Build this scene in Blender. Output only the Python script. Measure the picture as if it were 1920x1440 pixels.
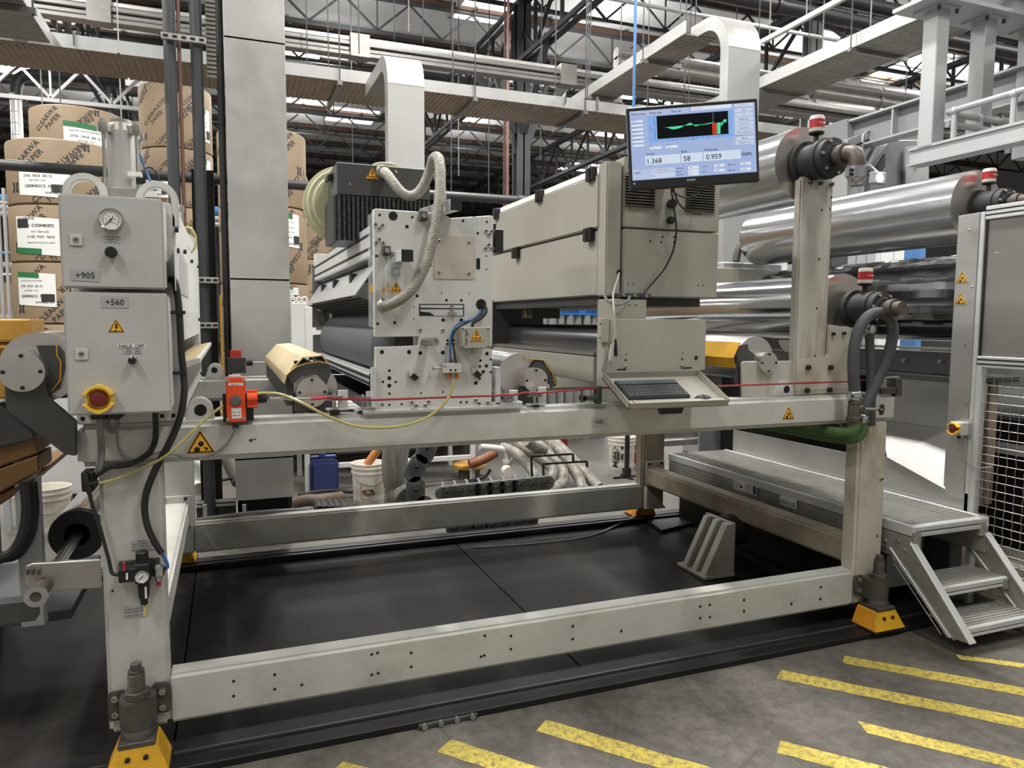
import bpy, bmesh, math, random
from mathutils import Vector, Matrix
random.seed(7)
for _o in list(bpy.data.objects):
    bpy.data.objects.remove(_o, do_unlink=True)
scene = bpy.context.scene
COL = scene.collection
# ---------------------------------------------------------------- camera
FPX, YAW, PITCH, ROLL = 1375.47, 21.1402, -4.8608, 0.3173
CAM = Vector((0.4257, -2.808, 1.58))
_y, _p, _r = math.radians(YAW), math.radians(PITCH), math.radians(ROLL)
FW = Vector((math.sin(_y) * math.cos(_p), math.cos(_y) * math.cos(_p), math.sin(_p)))
_rt = Vector((math.cos(_y), -math.sin(_y), 0.0))
_up = _rt.cross(FW)
RT = _rt * math.cos(_r) + _up * math.sin(_r)
UP = _up * math.cos(_r) - _rt * math.sin(_r)
cd = bpy.data.cameras.new('camera')
cam = bpy.data.objects.new('camera', cd)
COL.objects.link(cam)
cd.sensor_width = 36.0
cd.lens = FPX / 1920.0 * 36.0
cd.clip_end = 300
m3 = Matrix((RT, UP, -FW)).transposed()
cam.matrix_world = Matrix.Translation(CAM) @ m3.to_4x4()
scene.camera = cam
# ---------------------------------------------------------------- world, lamps, exposure
scene.view_settings.view_transform = 'Standard'
scene.view_settings.look = 'None'
scene.view_settings.gamma = 1.0
scene.view_settings.use_curve_mapping = False
scene.view_settings.exposure = -0.12
scene.cycles.use_denoising = True
scene.cycles.max_bounces = 8
scene.cycles.sample_clamp_indirect = 6.0
world = bpy.data.worlds.new('hall_light')
scene.world = world
world.use_nodes = True
_bg = world.node_tree.nodes['Background']
_bg.inputs[0].default_value = (0.93, 0.97, 1.0, 1.0)
_bg.inputs[1].default_value = 0.20
ROOF_Z = 9.0
LAMPS = []
for _lx in (-9.0, -3.0, 3.0, 9.0, 15.0, 21.0):
    for _ly in (-9.0, -3.5, 2.0, 7.5, 13.0, 18.5, 24.0):
        LAMPS.append((_lx, _ly))
for _i, (_lx, _ly) in enumerate(LAMPS):
    ld = bpy.data.lights.new('high_bay_light', 'AREA')
    ld.shape = 'RECTANGLE'
    ld.size, ld.size_y = 0.5, 2.4
    ld.energy = {-9.0: 45.0, -3.5: 250.0, 2.0: 560.0}.get(_ly, 300.0)
    ld.color = (1.0, 0.985, 0.95)
    lo = bpy.data.objects.new('high_bay_light', ld)
    lo.location = (_lx, _ly, 7.4)
    COL.objects.link(lo)
    if _ly > 0:                                   # added fill aimed up to brighten the deck, not part of a fixture
        l2 = bpy.data.lights.new('deck_fill_light', 'AREA')
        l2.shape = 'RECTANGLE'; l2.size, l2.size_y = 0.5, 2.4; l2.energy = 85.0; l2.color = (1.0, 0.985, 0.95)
        u2 = bpy.data.objects.new('deck_fill_light', l2); u2.location = (_lx, _ly, 7.45); u2.rotation_euler = (math.pi, 0, 0)
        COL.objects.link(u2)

# ---------------------------------------------------------------- pixel rays of the 1920x1440 frame
def ray(u, v):
    return FW + RT * ((u - 960.0) / FPX) - UP * ((v - 720.0) / FPX)
def onX(u, v, X):
    d = ray(u, v); return CAM + d * ((X - CAM.x) / d.x)
def onY(u, v, Y):
    d = ray(u, v); return CAM + d * ((Y - CAM.y) / d.y)
def onZ(u, v, Z):
    d = ray(u, v); return CAM + d * ((Z - CAM.z) / d.z)
def lerp(a, b, t):
    return a + (b - a) * t

# ---------------------------------------------------------------- materials
def _nt(name):
    m = bpy.data.materials.new(name); m.use_nodes = True
    nt = m.node_tree
    return m, nt, nt.nodes['Principled BSDF']
def lin(c):
    return tuple((x / 12.92 if x <= 0.04045 else ((x + 0.055) / 1.055) ** 2.4) for x in [k / 255.0 for k in c])
_MC = {}
def M(name, rgb, rough=0.5, metal=0.0, var=0.12, scale=4.0, bump=0.0, bscale=40.0, dirt=None, damt=0.0, dscale=2.5,
      stretch=(1, 1, 1), emit=0.0, alpha=1.0, coat=0.0, rvar=0.0, spec=0.5):
    """procedural paint / metal: base colour (sRGB 0-255) with noise, grime patches and fine bump"""
    if name in _MC: return _MC[name]
    m, nt, b = _nt(name)
    N, L = nt.nodes, nt.links
    c = lin(rgb)
    tc = N.new('ShaderNodeTexCoord')
    mp = N.new('ShaderNodeMapping'); mp.inputs['Scale'].default_value = stretch
    L.new(tc.outputs['Object'], mp.inputs[0])
    no = N.new('ShaderNodeTexNoise'); no.inputs['Scale'].default_value = scale
    no.inputs['Detail'].default_value = 6; no.inputs['Roughness'].default_value = 0.62
    L.new(mp.outputs[0], no.inputs['Vector'])
    rp = N.new('ShaderNodeValToRGB')
    rp.color_ramp.elements[0].position = 0.3; rp.color_ramp.elements[1].position = 0.7
    rp.color_ramp.elements[0].color = (*[x * (1 - var) for x in c], 1)
    rp.color_ramp.elements[1].color = (*[min(1, x * (1 + var * 0.6)) for x in c], 1)
    L.new(no.outputs[0], rp.inputs[0])
    out = rp.outputs[0]
    if dirt:
        n2 = N.new('ShaderNodeTexNoise'); n2.inputs['Scale'].default_value = dscale
        n2.inputs['Detail'].default_value = 8; n2.inputs['Roughness'].default_value = 0.7
        L.new(mp.outputs[0], n2.inputs['Vector'])
        r2 = N.new('ShaderNodeMapRange'); r2.inputs[1].default_value = 0.5; r2.inputs[2].default_value = 0.75
        r2.inputs[3].default_value = 0.0; r2.inputs[4].default_value = damt
        L.new(n2.outputs[0], r2.inputs[0])
        mx = N.new('ShaderNodeMix'); mx.data_type = 'RGBA'
        L.new(r2.outputs[0], mx.inputs[0]); L.new(out, mx.inputs[6])
        mx.inputs[7].default_value = (*lin(dirt), 1)
        out = mx.outputs[2]
    L.new(out, b.inputs['Base Color'])
    b.inputs['Roughness'].default_value = rough
    b.inputs['Metallic'].default_value = metal
    b.inputs['Specular IOR Level'].default_value = spec
    if coat: b.inputs['Coat Weight'].default_value = coat
    if rvar:
        r3 = N.new('ShaderNodeMapRange'); r3.inputs[3].default_value = max(0.02, rough - rvar); r3.inputs[4].default_value = rough + rvar
        L.new(no.outputs[0], r3.inputs[0]); L.new(r3.outputs[0], b.inputs['Roughness'])
    if bump:
        n4 = N.new('ShaderNodeTexNoise'); n4.inputs['Scale'].default_value = bscale; n4.inputs['Detail'].default_value = 4
        L.new(mp.outputs[0], n4.inputs['Vector'])
        bp = N.new('ShaderNodeBump'); bp.inputs['Strength'].default_value = bump; bp.inputs['Distance'].default_value = 0.01
        L.new(n4.outputs[0], bp.inputs['Height']); L.new(bp.outputs[0], b.inputs['Normal'])
    if emit:
        b.inputs['Emission Color'].default_value = (*c, 1); b.inputs['Emission Strength'].default_value = emit
    if alpha < 1: b.inputs['Alpha'].default_value = alpha
    _MC[name] = m
    return m
def MGLASS(name, rgb, rough=0.05, alpha=0.3):
    if name in _MC: return _MC[name]
    m, nt, b = _nt(name)
    b.inputs['Base Color'].default_value = (*lin(rgb), 1)
    b.inputs['Roughness'].default_value = rough
    b.inputs['Alpha'].default_value = alpha
    _MC[name] = m
    return m

P_FRAME = M('frame_paint', (188, 187, 180), 0.42, var=0.10, scale=2.2, dirt=(120, 110, 94), damt=0.45, dscale=3.4, bump=0.05, bscale=60)
P_RUSTY = M('rust_stained_paint', (184, 180, 166), 0.5, var=0.12, scale=3, dirt=(122, 84, 46), damt=0.85, dscale=2.6, stretch=(1.6, 1.6, 0.8), bump=0.08, bscale=60)
P_GRIME = M('grimy_paint', (150, 140, 122), 0.55, var=0.16, scale=4, dirt=(92, 66, 42), damt=0.85, dscale=3, bump=0.1, bscale=60)
P_COLUMN = M('column_paint', (182, 179, 170), 0.5, var=0.08, scale=3, dirt=(112, 78, 46), damt=0.85, dscale=3.6, stretch=(3.5, 3.5, 0.45), bump=0.06, bscale=50)
P_BOX = M('cabinet_paint', (184, 184, 180), 0.45, var=0.05, scale=3, dirt=(150, 146, 134), damt=0.25, dscale=3.5, bump=0.12, bscale=220)
P_WHITE = M('white_paint', (198, 198, 194), 0.45, var=0.05, scale=4, dirt=(150, 142, 128), damt=0.3, dscale=4)
P_BEIGE = M('gauge_paint', (166, 163, 152), 0.42, var=0.06, scale=1.6, dirt=(128, 120, 102), damt=0.25, dscale=1.8, bump=0.06, bscale=180)
P_PLATE = M('ground_plate', (208, 207, 202), 0.42, metal=0.15, var=0.07, scale=5, dirt=(150, 142, 130), damt=0.25, dscale=5, bump=0.04, bscale=90)
P_ALU = M('aluminium_profile', (206, 207, 206), 0.36, metal=0.3, var=0.06, scale=8)
P_ALUW = M('worn_aluminium', (158, 156, 150), 0.5, metal=0.35, var=0.14, scale=9, dirt=(110, 102, 92), damt=0.5, dscale=6, bump=0.1, bscale=70)
P_GALV = M('galvanised_sheet', (202, 201, 198), 0.34, metal=0.75, var=0.1, scale=3, dirt=(140, 136, 128), damt=0.35, dscale=2.2, rvar=0.1)
P_TRAYSIDE = M('galvanised_rail', (180, 180, 178), 0.4, metal=0.45, var=0.08, scale=5)
P_TRAYBOT = M('tray_bottom', (150, 146, 140), 0.5, metal=0.4, var=0.12, scale=6)
P_TRAYDUST = M('dusty_tray_bottom', (158, 142, 126), 0.7, metal=0.1, var=0.16, scale=6)
P_CHROME = M('chrome_roll', (205, 207, 210), 0.13, metal=1.0, var=0.03, scale=2)
P_MIRROR = M('mirror_roll', (150, 152, 155), 0.09, metal=1.0, var=0.05, scale=1.5)
P_POLISH = M('polished_roll', (200, 202, 204), 0.23, metal=1.0, var=0.05, scale=3, stretch=(6, 0.15, 6))
P_SATIN = M('satin_roll', (196, 198, 200), 0.27, metal=1.0, var=0.05, scale=3)
P_DARKROLL = M('dark_steel_roll', (112, 112, 114), 0.28, metal=0.9, var=0.08, scale=2)
P_RUBROLL = M('rubber_roll', (96, 97, 100), 0.62, metal=0.1, var=0.06, scale=3)
P_DISC = M('turned_steel', (208, 203, 198), 0.3, metal=0.9, var=0.08, scale=12)
P_STEEL = M('bare_steel', (176, 172, 164), 0.38, metal=0.8, var=0.12, scale=10)
P_BOLT = M('bolt_steel', (196, 194, 188), 0.3, metal=0.9, var=0.05)
P_CAST = M('cast_iron', (84, 80, 74), 0.6, metal=0.35, var=0.2, scale=14, bump=0.3, bscale=90)
P_DGREY = M('dark_grey_paint', (66, 66, 65), 0.5, var=0.1, scale=4)
P_BLACK = M('black_plastic', (26, 26, 27), 0.45, var=0.1)
P_RUBBER = M('black_rubber', (34, 34, 35), 0.6, var=0.15, scale=12)
P_HOSEGREY = M('wrapped_hose', (72, 73, 75), 0.7, var=0.15, scale=25, bump=0.25, bscale=80)
P_HOLE = M('hole_dark', (16, 16, 16), 0.8, var=0.0)
P_YELLOW = M('safety_yellow', (216, 164, 34), 0.45, var=0.06, scale=6, dirt=(110, 74, 16), damt=0.45, dscale=5)
P_YELLOWR = M('rusted_yellow', (206, 142, 24), 0.55, var=0.14, scale=14, dirt=(84, 46, 14), damt=0.9, dscale=9)
P_ESTOPY = M('estop_yellow', (232, 188, 62), 0.4, var=0.06)
P_ESTOPR = M('estop_red', (110, 32, 34), 0.4, var=0.05)
P_SIGNY = M('sign_yellow', (236, 178, 44), 0.5, var=0.03)
P_SIGNK = M('sign_black', (24, 22, 18), 0.5, var=0.0)
P_INK = M('print_ink', (40, 40, 42), 0.6, var=0.0)
P_INKB = M('faded_print', (96, 94, 92), 0.6, var=0.0)
P_TAG = M('engraved_tag', (176, 176, 176), 0.45, metal=0.2, var=0.04)
P_PAPER = M('paper_label', (226, 226, 222), 0.6, var=0.03)
P_GREEN = M('green_print', (36, 110, 62), 0.6, var=0.04)
P_CARD = M('kraft_wrap', (143, 123, 98), 0.6, var=0.08, scale=2.5, dirt=(140, 112, 82), damt=0.35, dscale=2)
P_TAN = M('tan_guard', (206, 186, 146), 0.5, var=0.06, scale=3)
P_ORANGE = M('switch_orange', (228, 78, 34), 0.4, var=0.04)
P_REDSW = M('switch_red', (196, 62, 44), 0.4, var=0.04)
P_REDROPE = M('red_cord', (150, 26, 34), 0.35, var=0.08)
P_TUBE = M('yellow_tube', (188, 178, 116), 0.25, var=0.1, scale=10, spec=0.6)
P_GREYC = M('grey_cable', (128, 128, 126), 0.5, var=0.08)
P_WHITEC = M('white_cable', (176, 172, 162), 0.5, var=0.08)
P_BLUEC = M('blue_tube', (58, 104, 158), 0.4, var=0.06)
P_BRAID = M('braided_sleeve', (148, 144, 134), 0.5, metal=0.3, var=0.25, scale=60, bump=0.6, bscale=160)
P_ROOFST = M('roof_steel', (68, 70, 72), 0.5, metal=0.2, var=0.1)
P_ROOFDK = M('dark_roof_steel', (46, 48, 50), 0.5, metal=0.2, var=0.12)
P_ROOFLT = M('light_roof_steel', (176, 176, 176), 0.5, metal=0.1, var=0.08)
P_WOOD = M('brown_ledger', (84, 62, 50), 0.7, var=0.15)
P_COPPER = M('copper_pipe_paint', (136, 100, 86), 0.5, var=0.1)
P_PIPE = M('dark_pipe', (82, 82, 82), 0.42, metal=0.4, var=0.1)
P_PIPEG = M('galvanised_pipe', (132, 130, 127), 0.4, metal=0.5, var=0.14, scale=6)
P_STRUCT = M('mezzanine_steel', (168, 170, 170), 0.42, metal=0.2, var=0.06, scale=3)
P_STRUCTD = M('machine_frame_grey', (128, 131, 131), 0.45, var=0.07, scale=2)
P_BLUEP = M('pallet_blue', (42, 112, 182), 0.6, var=0.1)
P_BLUECAN = M('canister_blue', (44, 54, 98), 0.4, var=0.08)
P_BUCKET = M('bucket_white', (214, 208, 196), 0.5, var=0.08, scale=6, dirt=(128, 106, 84), damt=0.55, dscale=5)
P_HOSEW = M('foil_hose', (150, 145, 136), 0.5, metal=0.2, var=0.5, scale=16, bump=0.5, bscale=50)
P_AMBER = M('amber_hose', (176, 112, 52), 0.35, var=0.2, scale=20)
P_CHAIN = M('chain_plastic', (92, 94, 92), 0.5, var=0.12, scale=9)
P_GREENP = M('green_pipe', (80, 110, 62), 0.4, var=0.14, scale=6, dirt=(120, 110, 60), damt=0.4)
P_BRONZE = M('bronze_fitting', (92, 82, 72), 0.5, metal=0.4, var=0.12)
P_MACHY = M('machine_ochre', (196, 146, 60), 0.5, var=0.06, scale=2)
P_MACHYD = M('shaded_ochre', (120, 86, 46), 0.55, var=0.1, scale=2)  # lower ochre panels, their shade put into a darker colour
P_CREAM = M('cream_cover', (186, 184, 150), 0.5, var=0.06)
P_REDLAB = M('red_label', (170, 36, 40), 0.5, var=0.06)
P_CLEAR = MGLASS('clear_acrylic', (225, 230, 230), 0.06, 0.22)
P_SMOKE = MGLASS('scratched_polycarbonate', (140, 136, 132), 0.18, 0.72)
P_WRAP = MGLASS('stretch_wrap', (172, 173, 172), 0.25, 0.6)
P_LIGHT = M('skylight_diffuser', (255, 252, 246), 0.5, var=0.0, emit=6.0)
P_LAMP = M('lamp_glow', (255, 252, 244), 0.5, var=0.0, emit=40.0)
P_WALL = M('wall_panel', (206, 206, 204), 0.7, var=0.05, scale=0.6)
P_WALLF = M('far_wall_panel', (200, 200, 198), 0.7, var=0.05, scale=0.6)
P_DECK = M('roof_deck', (190, 190, 190), 0.75, var=0.05, scale=0.8)
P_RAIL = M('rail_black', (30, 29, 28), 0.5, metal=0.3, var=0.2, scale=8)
P_SKYBLUE = M('rack_blue', (70, 118, 170), 0.5, var=0.05)

# ---------------------------------------------------------------- mesh builder
class MB:
    def __init__(s): s.v, s.f = [], []
    def add(s, vs, fs):
        o = len(s.v); s.v += [tuple(p) for p in vs]; s.f += [tuple(i + o for i in f) for f in fs]; return s
    def box(s, x0, x1, y0, y1, z0, z1):
        return s.add([(x0, y0, z0), (x1, y0, z0), (x1, y1, z0), (x0, y1, z0), (x0, y0, z1), (x1, y0, z1), (x1, y1, z1), (x0, y1, z1)],
                     [(0, 3, 2, 1), (4, 5, 6, 7), (0, 1, 5, 4), (1, 2, 6, 5), (2, 3, 7, 6), (3, 0, 4, 7)])
    def prism(s, pts, vec):
        """polygon extruded by vec"""
        pts = [Vector(p) for p in pts]; vec = Vector(vec); n = len(pts)
        nrm = Vector((0, 0, 0))
        for i in range(n):
            a, b = pts[i], pts[(i + 1) % n]; nrm += a.cross(b)
        if nrm.dot(vec) > 0: pts.reverse()
        fs = [tuple(range(n)), tuple(range(2 * n - 1, n - 1, -1))]
        fs += [(i, i + n, (i + 1) % n + n, (i + 1) % n) for i in range(n)]
        fs = [fs[0], fs[1]] + [(f[0], f[1], f[2], f[3]) for f in fs[2:]]
        return s.add(pts + [p + vec for p in pts], fs)
    def bar(s, a, b, w, h, up=(0, 0, 1)):
        """rectangular bar from a to b, w across, h along up"""
        a, b = Vector(a), Vector(b); d = (b - a).normalized(); up = Vector(up)
        if abs(d.dot(up)) > 0.98: up = Vector((0, 1, 0))
        sx = d.cross(up).normalized() * (w / 2); sy = sx.cross(d).normalized() * (h / 2)
        return s.prism([a - sx - sy, a + sx - sy, a + sx + sy, a - sx + sy], b - a)
    def cyl(s, a, b, r0, r1=None, n=16, caps=True, phase=0.0):
        a, b = Vector(a), Vector(b); r1 = r0 if r1 is None else r1
        d = (b - a).normalized(); t = Vector((0, 0, 1)) if abs(d.z) < 0.9 else Vector((1, 0, 0))
        x = t.cross(d).normalized(); y = d.cross(x)
        vs = []
        for c, r in ((a, r0), (b, r1)):
            for i in range(n):
                an = 2 * math.pi * i / n + phase
                vs.append(c + x * (r * math.cos(an)) + y * (r * math.sin(an)))
        fs = [(i, (i + 1) % n, (i + 1) % n + n, i + n) for i in range(n)]
        if caps: fs += [tuple(range(n - 1, -1, -1)), tuple(range(n, 2 * n))]
        return s.add(vs, fs)
    def lathe(s, o, ax, prof, n=24, caps=True):
        """prof: list of (radius, distance along axis)"""
        o, d = Vector(o), Vector(ax).normalized()
        t = Vector((0, 0, 1)) if abs(d.z) < 0.9 else Vector((1, 0, 0))
        x = t.cross(d).normalized(); y = d.cross(x)
        vs = []
        for r, h in prof:
            for i in range(n):
                an = 2 * math.pi * i / n
                vs.append(o + d * h + x * (r * math.cos(an)) + y * (r * math.sin(an)))
        fs = []
        for k in range(len(prof) - 1):
            for i in range(n):
                fs.append((k * n + i, k * n + (i + 1) % n, (k + 1) * n + (i + 1) % n, (k + 1) * n + i))
        if caps:
            fs.append(tuple(range(n - 1, -1, -1))); q = (len(prof) - 1) * n
            fs.append(tuple(range(q, q + n)))
        return s.add(vs, fs)
    def tube(s, pts, r, n=8, caps=True):
        pts = [Vector(p) for p in pts]; k = len(pts)
        rs = r if isinstance(r, (list, tuple)) else [r] * k
        tan = [(pts[min(i + 1, k - 1)] - pts[max(i - 1, 0)]).normalized() for i in range(k)]
        t = Vector((0, 0, 1)) if abs(tan[0].z) < 0.9 else Vector((1, 0, 0))
        x = t.cross(tan[0]).normalized(); vs = []
        for i in range(k):
            x = (x - tan[i] * x.dot(tan[i])).normalized(); y = tan[i].cross(x)
            for j in range(n):
                an = 2 * math.pi * j / n
                vs.append(pts[i] + (x * math.cos(an) + y * math.sin(an)) * rs[i])
        fs = []
        for i in range(k - 1):
            for j in range(n):
                fs.append((i * n + j, i * n + (j + 1) % n, (i + 1) * n + (j + 1) % n, (i + 1) * n + j))
        if caps:
            fs.append(tuple(range(n - 1, -1, -1))); fs.append(tuple(range((k - 1) * n, k * n)))
        return s.add(vs, fs)
    def torus(s, c, ax, R, r, n=28, m=8, a0=0.0, a1=360.0):
        d = Vector(ax).normalized(); t = Vector((0, 0, 1)) if abs(d.z) < 0.9 else Vector((1, 0, 0))
        x = t.cross(d).normalized(); y = d.cross(x); c = Vector(c)
        full = abs(a1 - a0) >= 359.9
        kk = n if full else n + 1
        vs = []
        for i in range(kk):
            an = math.radians(a0 + (a1 - a0) * i / n); e = x * math.cos(an) + y * math.sin(an)
            for j in range(m):
                b = 2 * math.pi * j / m
                vs.append(c + e * (R + r * math.cos(b)) + d * (r * math.sin(b)))
        fs = []
        for i in range(n):
            i2 = (i + 1) % kk
            for j in range(m): fs.append((i * m + j, i2 * m + j, i2 * m + (j + 1) % m, i * m + (j + 1) % m))
        return s.add(vs, fs)
    def ball(s, c, r, n=10, m=6, sc=(1, 1, 1)):
        c = Vector(c); vs = [c + Vector((0, 0, -r * sc[2]))]
        for j in range(1, m):
            b = math.pi * j / m
            for i in range(n):
                a = 2 * math.pi * i / n
                vs.append(c + Vector((r * sc[0] * math.sin(b) * math.cos(a), r * sc[1] * math.sin(b) * math.sin(a), -r * sc[2] * math.cos(b))))
        vs.append(c + Vector((0, 0, r * sc[2]))); fs = []
        for i in range(n): fs.append((0, 1 + (i + 1) % n, 1 + i))
        for j in range(m - 2):
            for i in range(n):
                q = 1 + j * n; fs.append((q + i, q + (i + 1) % n, q + n + (i + 1) % n, q + n + i))
        q = 1 + (m - 2) * n; e = len(vs) - 1
        for i in range(n): fs.append((q + i, q + (i + 1) % n, e))
        return s.add(vs, fs)
    def quad(s, a, b, c, d):
        return s.add([a, b, c, d], [(0, 1, 2, 3)])
    def build(s, name, mat, parent=None, bevel=0.0, seg=1, smooth=True, **tags):
        me = bpy.data.meshes.new(name)
        me.from_pydata(s.v, [], s.f); me.update()
        if bevel > 0:
            bm = bmesh.new(); bm.from_mesh(me)
            bmesh.ops.recalc_face_normals(bm, faces=bm.faces)
            ed = [e for e in bm.edges if len(e.link_faces) == 2 and e.calc_face_angle(0) > 0.5]
            bmesh.ops.bevel(bm, geom=ed, offset=bevel, segments=seg, affect='EDGES', clamp_overlap=True)
            bm.to_mesh(me); bm.free()
        if smooth:
            me.shade_smooth(); me.set_sharp_from_angle(angle=math.radians(32))
        return link(name, me, mat, parent, **tags)
def link(name, me, mat, parent=None, **tags):
    o = bpy.data.objects.new(name, me)
    if mat is not None: me.materials.append(mat)
    COL.objects.link(o)
    if parent is not None: setpar(o, parent)
    for k, v in tags.items():
        if v: o[k] = v
    return o
def origin(o):
    p = Vector((0, 0, 0)); q = o
    while q is not None:
        p += q.location; q = q.parent
        if q is not None: p += Vector(q.get('_inv', (0, 0, 0))) * 0
    return p
_WL = {}
def setpar(o, parent):
    o.parent = parent
    o.matrix_parent_inverse = _WL.get(parent.name, Matrix.Identity(4)).inverted()
def thing(name, label, cat, loc, group=None):
    o = bpy.data.objects.new(name, None); o.empty_display_size = 0.05
    COL.objects.link(o); o.location = Vector(loc)
    _WL[o.name] = Matrix.Translation(Vector(loc))
    o['label'] = label; o['category'] = cat
    if group: o['group'] = group
    return o
def tag(o, label, cat, group=None, kind=None):
    if label: o['label'] = label
    if cat: o['category'] = cat
    if group: o['group'] = group
    if kind: o['kind'] = kind
    return o
def struct(o):
    o['kind'] = 'structure'; return o
def copy_tree(src, delta, label=None, group=None):
    """copy a thing with its parts and sub-parts, moved by delta"""
    c = src.copy(); COL.objects.link(c)
    c.location = src.location + Vector(delta)
    if label: c['label'] = label
    if group: c['group'] = group
    for ch in src.children:
        d = ch.copy(); COL.objects.link(d); d.parent = c
        for g in ch.children:
            e = g.copy(); COL.objects.link(e); e.parent = d
    return c
def spline(pts, k=6):
    pts = [Vector(p) for p in pts]; n = len(pts); out = []
    for i in range(n - 1):
        p0, p1, p2, p3 = pts[max(i - 1, 0)], pts[i], pts[i + 1], pts[min(i + 2, n - 1)]
        for j in range(k):
            t = j / k
            out.append(0.5 * ((2 * p1) + (p2 - p0) * t + (2 * p0 - 5 * p1 + 4 * p2 - p3) * t * t + (3 * p1 - p0 - 3 * p2 + p3) * t ** 3))
    out.append(pts[-1]); return out
def pxY(pts, Y):
    return [onY(u, v, Y) for u, v in pts]
def pxX(pts, X):
    return [onX(u, v, X) for u, v in pts]
def pxZ(pts, Z):
    return [onZ(u, v, Z) for u, v in pts]
# ---------------------------------------------------------------- flat lettering
_TC = {}
def text_geo(txt):
    """glyph mesh of a string, unit cap size, left bottom at the origin"""
    if txt in _TC: return _TC[txt]
    cu = bpy.data.curves.new('lettering', 'FONT'); cu.body = txt; cu.size = 1.0; cu.resolution_u = 2; cu.offset = 0.010
    ob = bpy.data.objects.new('lettering', cu); COL.objects.link(ob)
    dg = bpy.context.evaluated_depsgraph_get(); dg.update()
    me = bpy.data.meshes.new_from_object(ob.evaluated_get(dg))
    vs = [tuple(v.co) for v in me.vertices]; fs = [tuple(p.vertices) for p in me.polygons]
    bpy.data.objects.remove(ob, do_unlink=True); bpy.data.curves.remove(cu); bpy.data.meshes.remove(me)
    if vs:
        x0 = min(v[0] for v in vs); x1 = max(v[0] for v in vs); y0 = min(v[1] for v in vs); y1 = max(v[1] for v in vs)
    else: x0 = x1 = y0 = y1 = 0
    vs = [((v[0] - x0), (v[1] - y0)) for v in vs]
    _TC[txt] = (vs, fs, x1 - x0, y1 - y0)
    return _TC[txt]
def put_text(mb, txt, o, right, up, width=None, height=None, align='c'):
    if not txt.strip(): return
    """lettering on the plane (o = centre of the line, right/up unit vectors)"""
    vs, fs, w, h = text_geo(txt)
    right, up, o = Vector(right).normalized(), Vector(up), Vector(o)
    up = (up - right * up.dot(right)).normalized()
    sx = (width / w) if width else None; sy = (height / h) if height else None
    sx = sx or sy; sy = sy or sx
    ox = {'c': w / 2, 'l': 0, 'r': w}[align]
    mb.add([o + right * ((x - ox) * sx) + up * ((y - h / 2) * sy) for x, y in vs], fs)
def decal_tri(mb, c, right, up, size, k=1.0):
    """triangle with its base centre below c"""
    right, up, c = Vector(right).normalized(), Vector(up).normalized(), Vector(c)
    s = size * k
    mb.add([c - right * (s * .5) - up * (s * .29), c + right * (s * .5) - up * (s * .29), c + up * (s * .577)], [(0, 1, 2)])

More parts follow.
